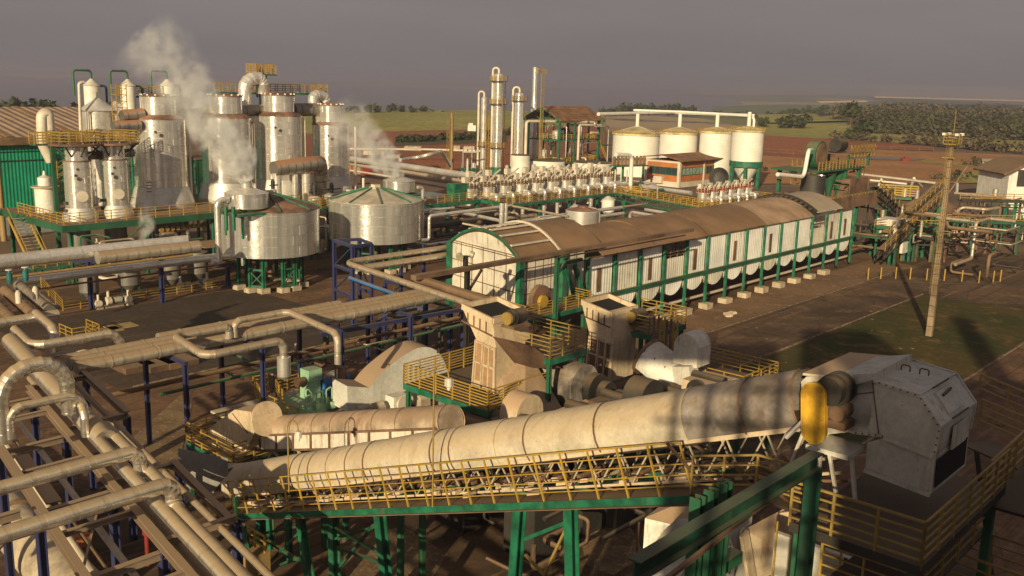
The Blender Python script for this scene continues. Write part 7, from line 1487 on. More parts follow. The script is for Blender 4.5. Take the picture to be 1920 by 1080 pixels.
# ================================================================== CHUTES
def chute(a, TL, TR, mL, mR, bL_, bR_, dep, lab, twist=0):
    t = thing('feed_chute', lab, 'chute', PA(*bL_, a)); p = lambda q: PA(*q, a)
    top = [p(TL), p(TR), p(mR), p(mL)]
    g = MB(); g.prism(top, EA*dep); g.build('hopper', cream_plate, t)
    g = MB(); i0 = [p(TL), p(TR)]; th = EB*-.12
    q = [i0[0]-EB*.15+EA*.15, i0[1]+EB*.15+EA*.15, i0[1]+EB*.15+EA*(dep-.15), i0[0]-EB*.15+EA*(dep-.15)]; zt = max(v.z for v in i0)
    q = [Vector((v.x, v.y, v.z+.012)) for v in q]; g.poly(q); g.build('hopper_mouth_sheet', opening_paint, t)  # flat black sheet on the solid hopper stands in for its shaded inside
    g = MB(); rim = [i0[0], i0[1], i0[1]+EA*dep, i0[0]+EA*dep]; [g.bar(rim[i]+EZ*.12, rim[(i+1) % 4]+EZ*.12, .16, .34) for i in range(4)]; g.build('hopper_rim', cream_plate, t)
    g = MB(); [g.bar(i0[0]+(i0[1]-i0[0])*u-EA*.03+EZ*.1, i0[0]+(i0[1]-i0[0])*u-EA*.03-EZ*.8, .06) for u in (.2, .4, .6, .8)]; g.bar(i0[0]-EA*.03-EZ*.75, i0[1]-EA*.03-EZ*.75, .08); g.build('rib', rusty_steel, t)
    sh = [p(mL), p(mR), p(bR_), p(bL_)]; g = MB(); g.prism(sh, EA*dep*.85); s = g.build('shaft', cream_plate, t)
    g = MB()
    for u, v, w_, h_ in ((.08, .06, .26, .78), (.45, .08, .42, .35), (.45, .50, .42, .40)):
        P = lambda u_, v_: (sh[0]+(sh[1]-sh[0])*u_)*(1-v_)+(sh[3]+(sh[2]-sh[3])*u_)*v_-EA*.025
        g.poly([P(u, v), P(u+w_, v), P(u+w_, v+h_), P(u, v+h_)])
    g.build('recess_panel', rusty_steel if twist else paint('orange_brown_panel', (.40, .235, .12), .7, 0, streak=.3), s)  # plain orange-brown plates with streaks
    g = MB(); P = lambda u_, v_: (sh[0]+(sh[1]-sh[0])*u_)*(1-v_)+(sh[3]+(sh[2]-sh[3])*u_)*v_-EA*.06
    [g.bar(P(u, 0), P(u, 1), .09) for u in (0.01, .38, .70, .99)]; [g.bar(P(0, v), P(1, v), .09) for v in (.03, .45, .97)]; g.build('frame', cream_plate, s); return t
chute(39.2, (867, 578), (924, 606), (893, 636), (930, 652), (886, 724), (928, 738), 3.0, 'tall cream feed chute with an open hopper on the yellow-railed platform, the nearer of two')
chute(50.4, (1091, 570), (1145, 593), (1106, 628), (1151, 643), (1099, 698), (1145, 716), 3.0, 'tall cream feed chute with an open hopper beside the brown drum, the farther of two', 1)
def plat(lab, a0, a1, b0, b1, z, sides, rmat=yellow, h=1.25, n=5, posts=True, name='platform'):
    t = thing(name, lab, 'platform', W((a0+a1)/2, (b0+b1)/2, z)); g = MB(); g.box(a0, a1, b0, b1, z-.08, z); g.build('deck', grat, t)
    g = MB(); g.box(a0-.06, a0-.003, b0-.06, b1, z-.32, z+.05); g.box(a0, a1, b0-.06, b0-.003, z-.32, z+.05); g.build('edge_beam', green, t)
    S = {'f': [W(a0, b1, z), W(a0, b0, z)], 'r': [W(a0, b0, z), W(a1, b0, z)], 'b': [W(a1, b0, z), W(a1, b1, z)], 'l': [W(a0, b1, z), W(a1, b1, z)]}
    for s in sides: g = MB(); g.rail(S[s], h, n, 1.3, .026); g.build('railing', rmat, t)
    if posts:
        for a, b in ((a0+.2, b0+.2), (a1-.2, b0+.2), (a0+.2, b1-.2), (a1-.2, b1-.2)): g = MB(); g.ibeam(W(a, b, 0), W(a, b, z-.1), .24, .24, .05); g.build('post', green_dark, t)
    return t
plat('green-edged platform with dense yellow railing around the nearer feed chute', 37.4, 43.8, 35.0, 42.0, 6.0, 'frbl', n=7)
plat('upper platform with worn dark railing right behind the nearer hopper', 41.0, 44.4, 33.6, 37.8, 8.6, 'frb', yellow_old)
plat('upper platform with rusty railing right of the farther hopper', 52.5, 57.0, 34.6, 38.3, 7.8, 'frb', MATS['worn_yellow_rail_paint'])
plat('small yellow-railed platform at the rounded cream conveyor head on the far right of the chutes', 53.5, 58.2, 28.0, 33.5, 5.0, 'frbl', yellow)
for (x, y, b, lab) in ((968, 592, 35.5, 'dark motor with a yellowish guard on the upper platform of the nearer hopper'), (1195, 590, 36, 'dark motor on the upper platform of the farther hopper')):
    P = PB(x, y, b); t = thing('hopper_motor', lab, 'motor', P-EZ*.5); g = MB(); g.tube([P-EA*.6, P+EA*.6], .42, 16); g.disc(P-EA*.3, EA, .48, .06, 16); g.build('motor', dark_steel, t); g = MB(); g.disc(P-EZ*.05-EA*.75, EA, .38, .16, 14); g.build('guard', yellow_old, t); g = MB(); g.obox(P-EZ*.55, EA*.7, EB*.5, EZ*.08); g.build('base', rusty_steel, t)
# slanting ducts below the chutes
def slab(lab, pts, d, mat, name='slide_duct', cat='chute'): g = MB(); g.prism(pts, d); return single(name, g, mat, lab, cat)
slab('dusty slanting duct running down to the right from the nearer feed chute', [PB(935, 700, 36.5), PB(985, 650, 36.5), PB(1060, 775, 33), PB(985, 800, 33)], EB*1.0, hood_plate)
slab('rusty slanting duct beside the nearer feed chute, behind the yellow railing', [PB(960, 640, 34), PB(1000, 650, 34), PB(1052, 690, 34), PB(1000, 690, 34)], EB*1.5, rusty_steel)
q0 = PB(1215, 668, 33.5); q1 = PB(1310, 745, 29.5)
t = thing('round_top_conveyor', 'white round-topped inclined conveyor with a dark rail line right of the farther chute', 'conveyor', q1)
g, e0, e1 = hood(q0, q1, 1.25, 16, sx=EA); g.add(e0, [tuple(range(len(e0)))]); g.build('cover', white_plate, t)
g = MB(); up = EZ; g.bar(q0-EA*1.0+EZ*.5, q1-EA*1.0+EZ*.5, .08); [g.bar(q0+(q1-q0)*u-EA*1.0+EZ*.4, q0+(q1-q0)*u-EA*1.0+EZ*.9, .05) for u in (.1, .3, .5, .7, .9)]; g.build('rail', rusty_steel, t)
g = MB(); g.disc(q0, q1-q0, 1.35, .2, 24); g.build('end_ring', rusty_steel, t)
q = PB(1286, 655, 30); t = thing('conveyor_head', 'cream rounded conveyor head with scraped rusty marks on the small yellow-railed platform', 'conveyor head', q-EZ*1.3)
g = MB(); g.prism([q+(EB*x+EZ*y)*.78 for x, y in ((1.1, -1.3), (1.1, .3), (.9, .8), (.5, 1.15), (0, 1.25), (-.5, 1.15), (-.9, .8), (-1.1, .3), (-1.1, -1.3))], EA*1.5); g.build('housing', white_rusty, t)
g = MB(); g.bar(q-EZ*1.0, q-EZ*2.8-EB*.4, 1.2, 1.0); g.build('duct', grey_white, t)
for i, x in enumerate((1222, 1234, 1246, 1258)):
    p = PB(x, 680, 33); T = NEAR(p, EZ, x+2, 592+4*i); g = MB(); g.bar(p, T, .1); g.bar(p+EA*.5, T+EA*.5, .1); [g.bar(p+EZ*k*.35, p+EA*.5+EZ*k*.35, .04) for k in range(int((T.z-p.z)/.35))]; single('caged_ladder', g, yellow_old if i % 2 else rusty_steel, '%s vertical yellow ladder rail from the left beside the round-topped conveyor' % ordn[i], 'ladder', 'ladder rails at the round-topped conveyor')
c = PA(1062, 715, 44); t = thing('brown_drum', 'dusty brown horizontal drum with a dark wheel end between the two chutes', 'drum', c-EZ*1.5)
g = MB(); g.tube([c+EB*2.0, c-EB*1.4], 1.35, 26); g.build('shell', tube_grey, t); g = MB(); g.disc(c-EB*2.2, EB, 1.0, .5, 24); g.disc(c-EB*3.0, EB, .7, .5, 20); g.tube([c-EB*1.4, c-EB*3.2], .25, 10); g.build('wheel', dark_steel, t); g = MB(); g.obox(c-EZ*2.5, EA*1.2, EB*1.6, EZ*1.3); g.build('cradle', dark_steel, t)
# curved chain conveyor ring between the chutes
t = thing('curved_frame', 'dark curved lattice ring frame seen between the two chutes', 'frame', G(1060, 660, 5)); O_ = G(1065, 640, 5.4); g = MB()
P1_ = [O_+EA*(-3.5+.7*k)-EB*(2.4*(1-((k-5)/5.)**2)) for k in range(11)]
for k in range(10): g.bar(P1_[k], P1_[k+1], .12); g.bar(P1_[k]-EZ*1.3, P1_[k+1]-EZ*1.3, .12)
for k in range(11): g.bar(P1_[k], P1_[k]-EZ*1.3, .1)
g.build('rib', concrete, t); g = MB(); g.add(P1_+[p+EB*3.6 for p in P1_], [(k, k+1, 12+k, 11+k) for k in range(10)]); g.build('plate', brown_steel, t)
for i, (x, y, r) in enumerate(((640, 810, .5), (978, 772, .9), (1205, 745, .9))):
    P = PA(x, y, 33+4*i); t = thing('dark_machine', ['small rusty machine below the second conveyor', 'grey machine body below the yellow-railed chute platform', 'dark wheel machine just above the big conveyor'][i], 'machine', P-EZ*1); g = MB(); g.disc(P, EB, r*1.2, 1.2, 20); g.build('wheel', [rusty_steel, cream_plate, dark_steel][i], t); g = MB(); g.obox(P-EZ*1.2, EA*1.4, EB*1.0, EZ*.9); g.build('base', dark_steel, t)
# dark machinery filling the pit between platforms and conveyor
for i, (x, y, a, s) in enumerate(((880, 800, 36, 1.4), (930, 790, 38, 1.6), (1010, 800, 36, 1.3), (1100, 770, 40, 1.3), (1165, 745, 42, 1.2), (1250, 730, 44, 1.2), (1330, 700, 46, 1.0))):
    P = PA(x, y, a); P.z = max(P.z-1.2, .5); t = thing('pit_machine', 'shaded dusty mill machinery behind the big conveyor, %s from the left' % ordn[i], 'machinery', P, 'mill machinery in the pit')
    g = MB(); g.obox(P+EZ*s*.3, EA*s*1.2, EB*s, EZ*s*.6); g.build('body', [cream_plate, rusty_steel, brown_steel][i % 3], t); g = MB(); g.disc(P+EZ*s*.5-EA*s*1.25, EA, s*.6, .2, 18); g.tube([P+EZ*s*.9-EB*s, P+EZ*s*.9+EB*s], s*.3, 12); g.build('roller', dark_steel, t); g = MB(); g.obox(Vector((P.x, P.y, P.z*.5-s*.2)), EA*s, EB*s*.8, EZ*max(.2, P.z*.5-s*.15)); g.build('support', dark_steel, t)
# ================================================================== NEAR LEFT PIPE RACK
near_pipe = paint('pipe_cladding_near', (.74, .70, .64), .27, .85, dust=.95, dlo=.28, seam=(1.1, 9.), pvar=.05, seamdark=.75, dustcol=(.33, .238, .135), spots=.25)
def npipe(lab, route, wpx, bend=None, ribs=True, fl=99, n=22, seg=7, name='insulated_pipe', mat=None):
    return rpipe(name, lab, route, wpx, mat or near_pipe, n, bend, ribs, flg=fl, seg=seg)
# straps are thin bands
def strap(route, r, t): pass
npipe('big dusty insulated pipe from the left edge, upper of two, with ribbed elbow', rt((-90, 940, 9), 'A', (262, 848), 'Z', (271, 890)), 29, 1.1)
npipe('big dusty insulated pipe from the left edge, lower of two, bending to the bottom', rt((-90, 1032, 9), 'A', (325, 912), 'Z', (340, 950), 'B', (520, 1140)), 35, 1.2)
npipe('straight tan pipe running diagonally to the bottom edge under the two big pipes', rt((150, 790, 8), 'B', (430, 1125)), 22)
npipe('short tan pipe right of the diagonal one ending under the upper big pipe', rt((196, 800, 8), 'B', (300, 935)), 23)
npipe('fat tan pipe from the left pumps running toward the ribbed loop', rt((20, 640, 8), 'B', (178, 845)), 32)
npipe('large ribbed upright pipe loop at the left edge', rt((8, 830, 8.4), 'Z', (16, 695), 'A', (122, 672), 'Z', (128, 775)), 28, 1.7, seg=12)
npipe('pipe stepping over the fat tan pipe at the left edge with a downturned end', rt((20, 822, 8.6), 'Z', (26, 766), 'A', (156, 740), 'Z', (166, 815)), 17, .8)
npipe('short downturned ribbed pipe stub in front of the stepping pipe', rt((138, 745, 9.4), 'B', (160, 762), 'Z', (164, 818)), 14, .7)
npipe('pipe bridge leaving the pumps and dropping onto the flat bundle', rt((28, 618, 8.3), 'B', (60, 652), 'A', (224, 622), 'Z', (246, 672)), 17, .9)
npipe('low hairpin pipe under the pipe bridge', rt((80, 672, 7.2), 'A', (158, 656), 'B', (176, 674), 'A', (108, 690)), 13, .7)
npipe('dark header pipe at the left edge in front of the pumps', rt((-40, 612, 7.8), 'A', (108, 588)), 20)
npipe('pipe turning down from the dark header with a shiny elbow', rt((68, 588, 8), 'B', (96, 622), 'Z', (100, 665)), 17, .9)
for i, (x0, y0, x1, y1, w) in enumerate(((-20, 560, 30, 602, 22), (10, 545, 55, 596, 20), (35, 535, 85, 590, 19), (62, 548, 92, 585, 16))):
    r_ = rt((x0, y0, 7.5), 'B', (x1, y1)); npipe('dark dusty pump barrel pipe %s from the left, above the header' % ordn[i], r_, w, ribs=False, fl=1.6, mat=[brown_steel, brown_steel, MATS['dull_duct'], alu_pipe][i])
for i, (x, y) in enumerate(((18, 525), (48, 520))):
    P = G(x, y, 8.2); t = thing('teal_valve', 'teal valve %s above the dark pump pipes at the left edge' % ('left' if i == 0 else 'right'), 'valve', P, 'teal valves'); g = MB(); g.lathe(P, [(.15, -.3), (.22, 0), (.22, .5), (.1, .6), (.06, .8)], 14); g.build('body', teal, t); g = MB(); g.disc(P+EZ*.8, EZ, .25, .06, 14); g.build('handwheel', white_plate, t)
for i, (x, y) in enumerate(((35, 563), (67, 555))):
    P = G(x, y, 8.6); g = MB(); g.lathe(P, [(.2, -.2), (.2, .5), (.1, .7)], 12); single('gauge_cap', g, pale_pipe, 'small pale cap standing on the pump pipes, %s' % ('the lower one' if i == 0 else 'the upper one'), 'cap', 'caps on the pump pipes')  # both caps share one plain pale paint
# rack frames
def nb(t, p, q, w=.3, h=.34, mat=blue, name='beam'): g = MB(); g.ibeam(p, q, w, h, .035); return g.build(name, mat, t)
ZR = 7.0
def WR(a, b, z): return W(a+.18*(b-35), b, z)
ca = (13.7, 16.7); cbs = (25.5, 31.2, 37.6, 45.2, 52.0)
t = thing('pipe_rack', 'near blue-columned pipe rack with dusty beams in the lower left foreground', 'pipe rack', W(16, 34, 0))
beam_d = paint('dusty_beam', (.22, .17, .13), .7, 0, dust=.9, dlo=.1, dustcol=(.33, .22, .13))
for a in ca:
    for b in cbs: nb(t, WR(a, b, 0), WR(a, b, ZR-.2), .32, .32, blue, 'post')
    nb(t, WR(a, 20, ZR), WR(a, 53, ZR), .3, .34, beam_d)
for b in cbs: nb(t, WR(ca[0], b, ZR-.36), WR(ca[1], b, ZR-.36), .26, .3, beam_d)
for b in (28.8, 34.6, 41.4, 48.6): nb(t, WR(ca[0], b, ZR-.02), WR(ca[1], b, ZR-.02), .2, .24, beam_d)
t = thing('pipe_rack', 'inner blue-columned rack carrying the diagonal tan pipes toward the flat bundle', 'pipe rack', W(20, 44, 0))
for b in (31.5, 38, 45.6, 53.2):
    nb(t, WR(19.9, b, 0), WR(19.9, b, ZR-.2), .3, .3, blue, 'post'); nb(t, WR(16.9, b, ZR-.1), WR(19.9, b, ZR-.1), .26, .3, beam_d)
nb(t, WR(19.9, 45.4, ZR), WR(19.9, 57, ZR), .3, .34, beam_d); nb(t, WR(18.4, 45.4, ZR-.05), WR(18.4, 57, ZR-.05), .2, .2, beam_d)
t = thing('pipe_rack', 'dusty cross beams on blue posts running to the left edge under the big pipes', 'pipe rack', W(10, 33, 0))
for b in (31.2, 37.6, 27.6): nb(t, W(1, b, ZR-.05), W(13+.18*(b-35), b, ZR-.05), .28, .34, beam_d)
for a, b in ((10.5, 31.2), (10.5, 37.6), (6, 31.2)): nb(t, W(a, b, 0), W(a, b, ZR-.25), .3, .3, blue, 'post')
g = MB(); g.bar(W(6, 31.2, 2), W(10.5, 31.2, 6.6), .1); g.bar(W(8, 31.3, 6.8), W(13.5, 37.2, 6.8), .09); g.bar(W(13, 31.3, 6.8), W(16.5, 37.2, 6.8), .09); g.build('brace', beam_d, t)
# small pipes and trays in the rack
for i, (a, z, r, m) in enumerate(((14.4, 6.2, .12, 3), (14.9, 6.1, .09, 2), (15.5, 6.3, .14, 3), (17.4, 6.6, .17, 1), (18.1, 6.6, .1, 2), (19.2, 6.7, .15, 1))):
    pipe('small_pipe', '%s thin pipe from the left running lengthwise inside the near pipe rack' % ordn[i], [WR(a, 18, z), WR(a, 56, z)], r, [None, alu_pipe, rusty_steel, pale_pipe][m], 8, group='thin pipes in the near rack')
for i, (a, b0, b1) in enumerate(((14.4, 38, 44), (14.4, 46, 51), (17.2, 42, 50))):
    g = MB(); g.bar(WR(a, b0, 6.8), WR(a, b1, 6.8), .6, .06); single('tray_cover', g, beam_d, 'dusty flat tray cover lying in the near rack, %s' % ('nearest of three', 'farthest of three', 'the one on the right')[i], 'tray', 'tray covers in the near rack')
g = MB(); P = G(145, 1012, 1.5); g.obox(P, EA*.5, EB*.4, EZ*.3); single('orange_box', g, orange_wall, 'small orange box beside the blue post under the lower big pipe', 'box')
g = MB(); P = G(278, 1060, .5); g.lathe(P, [(.12, 0), (.12, 1.6), (.2, 1.65), (.2, 1.9)], 12); single('red_hydrant', g, red, 'red hydrant pipe beside the blue post at the bottom left', 'hydrant')
t = thing('concrete_culvert', 'large weathered round concrete culvert lying below the lower left rack', 'culvert', G(60, 1050, .5)); g = MB(); p = G(-60, 880, .6); g.tube([p, G(150, 1120, .6)], 1.3, 22); g.build('barrel', concrete, t); g = MB(); g.disc(G(38, 985, .6), G(150, 1120, .6)-p, 1.45, .35, 24); g.build('collar', brown_steel, t)
# yellow machine bits and green legs by the conveyor tail
P = G(470, 1050, 2); t = thing('yellow_hopper', 'yellow machine corner at the foot of the conveyor tail legs', 'machine', P); g = MB(); g.obox(P, EA*.6, EB*.7, EZ*.5); g.build('body', MATS['ochre_mast'], t); g = MB(); g.rail([P+EZ*.8-EB*1.2, P+EZ*.8+EB*1.2], .8, 3, .8, .03); g.build('railing', yellow, t)
t = thing('green_brace_frame', 'small bright green braced frame left of the conveyor tail legs', 'steel frame', G(460, 1000, 2)); g = MB(); a = G(455, 985, 4); b = G(468, 1040, 2); g.bar(a, b, .2); g.bar(G(445, 1010, 3), G(480, 1005, 3), .14); g.bar(G(445, 1010, 3), G(468, 1040, 2), .12); g.build('brace', green, t)
slab('dark grey sloping sheet duct behind the elbow of the lower big pipe', [G(335, 870, 6), G(428, 890, 6), G(395, 925, 5), G(350, 915, 5)], EZ*.8, MATS['grey_chute'])
nb(thing('blue_beam', 'dusty beam running from the near rack to the conveyor tail', 'beam', G(380, 930, 6.5)), G(325, 868, 7), G(440, 985, 6.6), .3, .3, beam_d)
# spillage and cane waste on the ground
waste = soil('cane_waste', (.24, .16, .09), (.16, .10, .055), (.34, .24, .14), .4, 2.5, .95, .05)
for i, pts in enumerate((((640, 1000), (760, 990), (840, 1040), (800, 1100), (650, 1100)), ((1085, 1000), (1180, 985), (1210, 1040), (1150, 1080), (1100, 1060)), ((250, 820), (340, 740), (360, 760), (330, 900), (270, 880)))): sheet('dry_soil_patch', px(*pts), .03+.004*i, waste)
# ================================================================== SMALL PROCESS PIPES AND LOOSE THINGS
USED = set()
def tangle(n, ra, rb, rz, lab, group, seed, rr=(.08, .22), mats=None, L=(1.5, 6), name='process_pipe', zdown=True):
    rnd = random.Random(seed); mats = mats or [alu_far, alu_pipe, pale_pipe, rusty_steel, green_dark, alu_far]
    for i in range(n):
        p = W(rnd.uniform(*ra), rnd.uniform(*rb), rnd.uniform(*rz)); P = [p]; r = rnd.uniform(*rr); last = None
        for k in range(rnd.choice((2, 3, 3, 4))):
            d = rnd.choice([x for x in 'ABZ' if x != last]); last = d; s = rnd.choice((-1, 1)); l = rnd.uniform(*L)
            if d == 'Z': z = rnd.uniform(*rz); q = P[-1].copy(); q.z = z if abs(z-q.z) > .5 else max(.2, q.z-1.2)
            else: q = P[-1]+(EA if d == 'A' else EB)*s*l
            a, b = A_(q), B_(q); q = W(min(max(a, ra[0]), ra[1]), min(max(b, rb[0]), rb[1]), q.z)
            if (q-P[-1]).length > .4: P.append(q)
        if len(P) < 2: continue
        g = MB(); g.tube(P, r, 8, r*2.2, seg=3); mt = rnd.choice(mats)
        cn = {'aluminium_cladding': 'silver', 'pipe_cladding_dusty': 'dust-topped silver', 'pipe_cladding_bright': 'bright silver', 'cream_pipe_paint': 'cream', 'rusty_machine_steel': 'rusty', 'dark_green_steel_paint': 'dark green', 'green_steel_paint': 'green', 'worn_yellow_rail_paint': 'yellowish', 'brown_dusty_steel': 'brown', 'dark_steel': 'black', 'dusty_cream_plate': 'tan'}.get(mt.name, 'grey')
        u = (A_(p)-ra[0])/(ra[1]-ra[0]); v = (B_(p)-rb[0])/(rb[1]-rb[0])
        lb = '%s %s %s %s, %s %s part' % ('thin' if r < rr[0]+(rr[1]-rr[0])*.4 else 'fat', cn, {2: 'straight pipe', 3: 'bent pipe', 4: 'twice-bent pipe', 5: 'zigzag pipe'}[len(P)], lab, 'near' if v < .5 else 'far', 'left' if u < .34 else 'middle' if u < .67 else 'right')
        for c_ in (lb, lb+', the lower one' if p.z < 2.5 else lb+', the higher one'):
            if c_ not in USED: USED.add(c_); single(name, g, mt, c_, 'pipe', group); break
tangle(26, (47, 98), (104, 109), (.6, 6), 'under the evaporator deck', 'small pipes under the evaporator deck', 1)
tangle(16, (66, 98), (99, 104), (3.5, 8.5), 'behind the juice tanks', 'small pipes behind the juice tanks', 2)
tangle(34, (84, 122), (76, 106), (.5, 4.2), 'before the exchanger deck', 'pipes between extractor and exchangers', 3, (.12, .32), [alu_far, alu_pipe, alu_far, dark_steel, rusty_steel], (3, 12))
tangle(16, (118, 152), (68, 84), (.5, 5), 'behind the extractor roof', 'pipes behind the far extractor roof', 4, (.12, .28), None, (3, 9))
tangle(22, (aA, aE+4), (bA-3, bA+DB), (.6, 16), 'in the open steel frame', 'pipes in the open steel frame', 5, (.1, .28), [green, pale_pipe, alu_far, yellow_old, green_dark], (2, 8))
tangle(26, (150, 200), (112, 150), (.5, 3.6), 'beside the distillation columns', 'pipes at the columns', 6, (.15, .35), None, (4, 14))
tangle(46, (134, 172), (34, 62), (.5, 8), 'by the inclined conveyors', 'pipes behind the inclined conveyors', 7, (.08, .25), [rusty_steel, brown_steel, green_dark, dark_steel, alu_pipe], (2, 7))
tangle(24, (148, 186), (6, 34), (.5, 6), 'right of the light pole', 'pipes right of the light pole', 8, (.08, .2), [rusty_steel, brown_steel, green_dark, dark_steel, alu_pipe], (2, 7))
tangle(16, (36, 60), (57, 66), (.3, 5.5), 'among the blue posts', 'thin pipes among the blue posts', 9, (.06, .14), [dark_steel, green_dark, rusty_steel, alu_pipe], (2, 7))
tangle(16, (44, 56), (30, 46), (.4, 4.5), 'between the feed chutes', 'pipes in the pit', 10, (.08, .25), [dark_steel, rusty_steel, brown_steel, cream_plate], (1.5, 5))
tangle(16, (27, 37), (18, 32), (.4, 5), 'below the big conveyor', 'pipes below the big conveyor', 11, (.06, .18), [dark_steel, rusty_steel, brown_steel, green_dark], (1.5, 5))
rnd = random.Random(77)
for i in range(36):
    a, b = rnd.choice(((rnd.uniform(66, 118), rnd.uniform(48.3, 52.5)), (rnd.uniform(62, 110), rnd.uniform(40, 47)), (rnd.uniform(34, 60), rnd.uniform(58, 68)), (rnd.uniform(66, 112), rnd.uniform(25, 39))))
    p = W(a, b, .03); s = rnd.uniform(.06, .16); an = rnd.uniform(0, 3); u = Vector((math.cos(an), math.sin(an), 0)); g = MB(); g.prism([p+u*s*1.3, p+EZ.cross(u)*s, p-u*s*rnd.uniform(.6, 1.2), p-EZ.cross(u)*s*.8], EZ*s*.5)
    single('debris', g, [brown_steel, MATS['dirty_kerb'], rusty_steel][i % 3], 'small loose chip of debris lying on the yard ground', 'debris', 'loose debris on the yard')
# ================================================================== BUILDING BEHIND THE CAMERA THAT SHADES THE RIGHT FOREGROUND
t = thing('boiler_house', 'tall boiler house behind the viewpoint whose shadow falls over the right foreground', 'building', W(-10, -25, 0))
wallm = paint('boiler_wall', (.45, .42, .36), .7, 0, rust=.3, corr=(.5, 'A', .03))
def bxx(name, x0, x1, y0, y1, z0, z1, mat): g = MB(); g.obox(Vector(((x0+x1)/2, (y0+y1)/2, (z0+z1)/2)), ((x1-x0)/2, 0, 0), (0, (y1-y0)/2, 0), (0, 0, (z1-z0)/2)); return g.build(name, mat, t)
bxx('wall', BHX, 44, -40, -7, 0, 28.0, wallm)
bxx('roof', BHX-.6, 44.6, -40.5, -6.5, 28.0, 28.5, roof_dusty)
bxx('roof_shade_block', -2, 5, -24, -8, 28.5, 34.5, wallm)  # unseen roof block added to cast the notch of shade on the lawn
bxx('gallery', -15, -3.5, -6.5, -4.5, 28.4, 31.2, wallm)  # unseen raised block added to throw shade on the road
g = MB()
for k in range(5): g.bar(Vector((-1.3-k*1.05, -6.6, 19.5)), Vector((-1.3-k*1.05, -6.6, 27.2)), .2)
for k in range(7): g.bar(Vector((-6.2, -6.6, 20.2+k*1.05)), Vector((BHX, -6.6, 20.2+k*1.05)), .14)
g.build('shade_bars', green_dark, t)  # unseen bars added to stripe the sunlight on conveyor and guard
bxx('lower_wall', -9, BHX, -22, -5, 0, 18.0, wallm)
bxx('duct', -7.5, -6.0, -14, -12.5, 18, 25.6, rusty_steel)
bxx('duct', -12.5, -11.2, -12, -10.7, 0, 21.5, rusty_steel)
t = thing('chimney', 'slender boiler chimney behind the viewpoint whose long thin shadow crosses the lawn', 'chimney', Vector((12.3, -18, 0)))
g = MB(); g.lathe(Vector((12.3, -18, 0)), [(1.5, 0), (1.1, 40)], 24); g.build('stack', concrete, t)
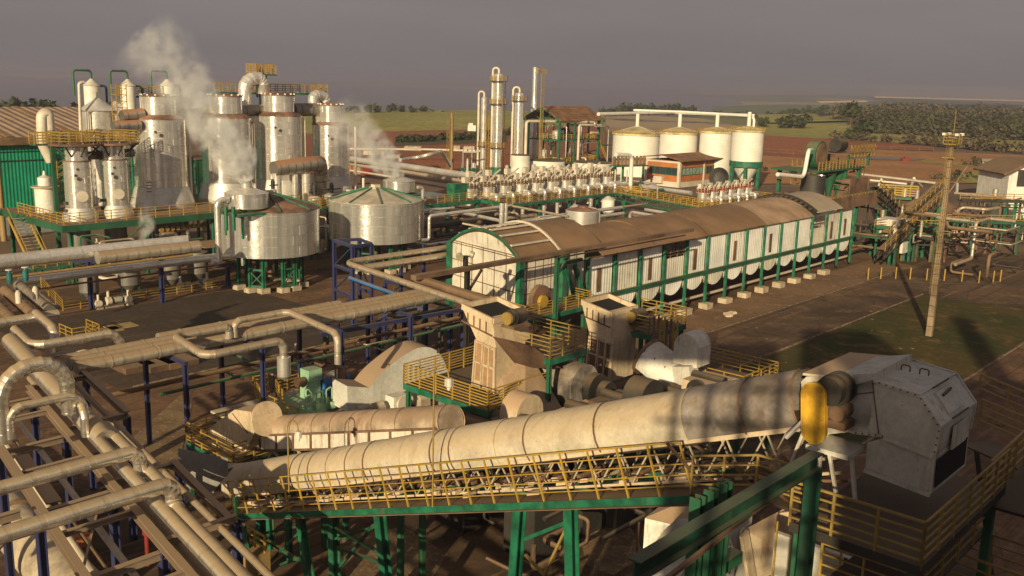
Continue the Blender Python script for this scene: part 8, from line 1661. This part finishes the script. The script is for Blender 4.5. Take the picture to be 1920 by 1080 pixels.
# ================================================================== STEAM
def steam(name, lab, pts, rads, dens, seed, col=.985):
    """volume inside a closed hose; density falls off from the hose axis and is broken up by noise"""
    g = MB(); N = len(pts); n = 16; V = []; F = []
    for i, p in enumerate(pts):
        t_ = ((pts[min(i+1, N-1)]-pts[max(i-1, 0)])).normalized(); x = t_.orthogonal().normalized(); y = t_.cross(x)
        for k in range(n): an = 6.283*k/n; V.append(p+(x*math.cos(an)+y*math.sin(an))*rads[i])
    for i in range(N-1):
        for k in range(n): k2 = (k+1) % n; F.append((i*n+k, i*n+k2, (i+1)*n+k2, (i+1)*n+k))
    F.append(tuple(range(n-1, -1, -1))); F.append(tuple(range((N-1)*n, N*n))); g.add(V, F)
    m = bpy.data.materials.new(name+'_volume'); m.use_nodes = True; nt = m.node_tree; nt.nodes.clear()
    out = nt.nodes.new('ShaderNodeOutputMaterial'); pv = nt.nodes.new('ShaderNodeVolumePrincipled'); nt.links.new(pv.outputs[0], out.inputs['Volume'])
    pv.inputs['Color'].default_value = (col, col, col, 1); pv.inputs['Anisotropy'].default_value = -.1
    geo = nt.nodes.new('ShaderNodeNewGeometry'); pos = geo.outputs['Position']
    warp = nt.nodes.new('ShaderNodeTexNoise'); warp.inputs['Scale'].default_value = .35; warp.inputs['Detail'].default_value = 3; nt.links.new(_map(nt, pos, (1, 1, 1), (seed*7., seed, 0)), warp.inputs['Vector'])
    vs = nt.nodes.new('ShaderNodeVectorMath'); vs.operation = 'SUBTRACT'; nt.links.new(warp.outputs['Color'], vs.inputs[0]); vs.inputs[1].default_value = (.5, .5, .5)
    sc = nt.nodes.new('ShaderNodeVectorMath'); sc.operation = 'SCALE'; nt.links.new(vs.outputs[0], sc.inputs[0]); sc.inputs[3].default_value = 3.2
    ad = nt.nodes.new('ShaderNodeVectorMath'); nt.links.new(pos, ad.inputs[0]); nt.links.new(sc.outputs[0], ad.inputs[1]); P = ad.outputs[0]
    best = None
    for i in range(N-1):                       # distance to each piece of the axis, relative to the local radius
        a, b = pts[i], pts[i+1]; d = b-a; L2 = d.length_squared
        s1 = nt.nodes.new('ShaderNodeVectorMath'); s1.operation = 'SUBTRACT'; nt.links.new(P, s1.inputs[0]); s1.inputs[1].default_value = tuple(a)
        dt = nt.nodes.new('ShaderNodeVectorMath'); dt.operation = 'DOT_PRODUCT'; nt.links.new(s1.outputs[0], dt.inputs[0]); dt.inputs[1].default_value = tuple(d/L2)
        tt = _math(nt, 'MAXIMUM', _math(nt, 'MINIMUM', dt.outputs['Value'], 1.0), 0.0)
        s2 = nt.nodes.new('ShaderNodeVectorMath'); s2.operation = 'SCALE'; s2.inputs[0].default_value = tuple(d); nt.links.new(tt, s2.inputs[3])
        s3 = nt.nodes.new('ShaderNodeVectorMath'); s3.operation = 'SUBTRACT'; nt.links.new(s1.outputs[0], s3.inputs[0]); nt.links.new(s2.outputs[0], s3.inputs[1])
        ln = nt.nodes.new('ShaderNodeVectorMath'); ln.operation = 'LENGTH'; nt.links.new(s3.outputs[0], ln.inputs[0])
        rr = _math(nt, 'MULTIPLY_ADD', tt, rads[i+1]-rads[i], rads[i]); q = _math(nt, 'DIVIDE', ln.outputs['Value'], rr)
        fall = dens[i+1]-dens[i]; dn = _math(nt, 'MULTIPLY_ADD', tt, fall, dens[i])
        v = _math(nt, 'MULTIPLY', _ramp(nt, q, .95, .35, 0, 1), dn)
        best = v if best is None else _math(nt, 'MAXIMUM', best, v)
    n2 = nt.nodes.new('ShaderNodeTexNoise'); n2.inputs['Scale'].default_value = .55; n2.inputs['Detail'].default_value = 7; n2.inputs['Roughness'].default_value = .68; nt.links.new(_map(nt, pos, (1, 1, 1), (seed, 3, 1)), n2.inputs['Vector'])
    nt.links.new(_math(nt, 'MULTIPLY', best, _ramp(nt, n2.outputs[0], .40, .64, .0, 1.2)), pv.inputs['Density'])
    o = g.build(name, m); tag(o, lab, 'steam', None, 'stuff'); return o
bq = B_(FB1)
S = lambda x, y, k=0: PB(x, y, bq+k)
steam('steam_plume', 'big white steam plume drifting up and left from the left flash tank stack', [S(463, 337), S(448, 305), S(412, 258, 1), S(372, 200, 2), S(335, 140, 3), S(290, 95, 4), S(262, 65, 5)], [.9, 2.5, 3.0, 3.1, 3.9, 4.6, 4.8], [5, 2.6, 1.6, .8, .3, .16, .05], 1.0)
bq = B_(FB2)
steam('steam_plume', 'smaller steam plume drifting up and left from the right flash tank', [S(748, 332), S(725, 303), S(690, 268, 1), S(655, 235, 2), S(625, 205, 3)], [1.0, 2.7, 3.3, 4.2, 4.2], [3.0, 1.4, .55, .2, .05], 2.0)
p = G(268, 450, 5); bq = B_(p)
steam('steam_wisp', 'thin steam wisp rising in front of the evaporator deck', [S(262, 450), S(276, 415), S(280, 385)], [.8, 1.3, 1.2], [.9, .6, .1], 3.0)
# ================================================================== AIR
hz = bpy.data.materials.new('haze_air'); hz.use_nodes = True; nt = hz.node_tree; nt.nodes.clear()
out = nt.nodes.new('ShaderNodeOutputMaterial'); pv = nt.nodes.new('ShaderNodeVolumePrincipled'); nt.links.new(pv.outputs[0], out.inputs['Volume'])
pv.inputs['Color'].default_value = HZC; pv.inputs['Density'].default_value = HZD; pv.inputs['Anisotropy'].default_value = .5
g = MB(); g.obox(Vector((0, 6300, 0)), (13500, 0, 0), (0, 6900, 0), (0, 0, 46)); o = g.build('haze', hz); o['kind'] = 'stuff'
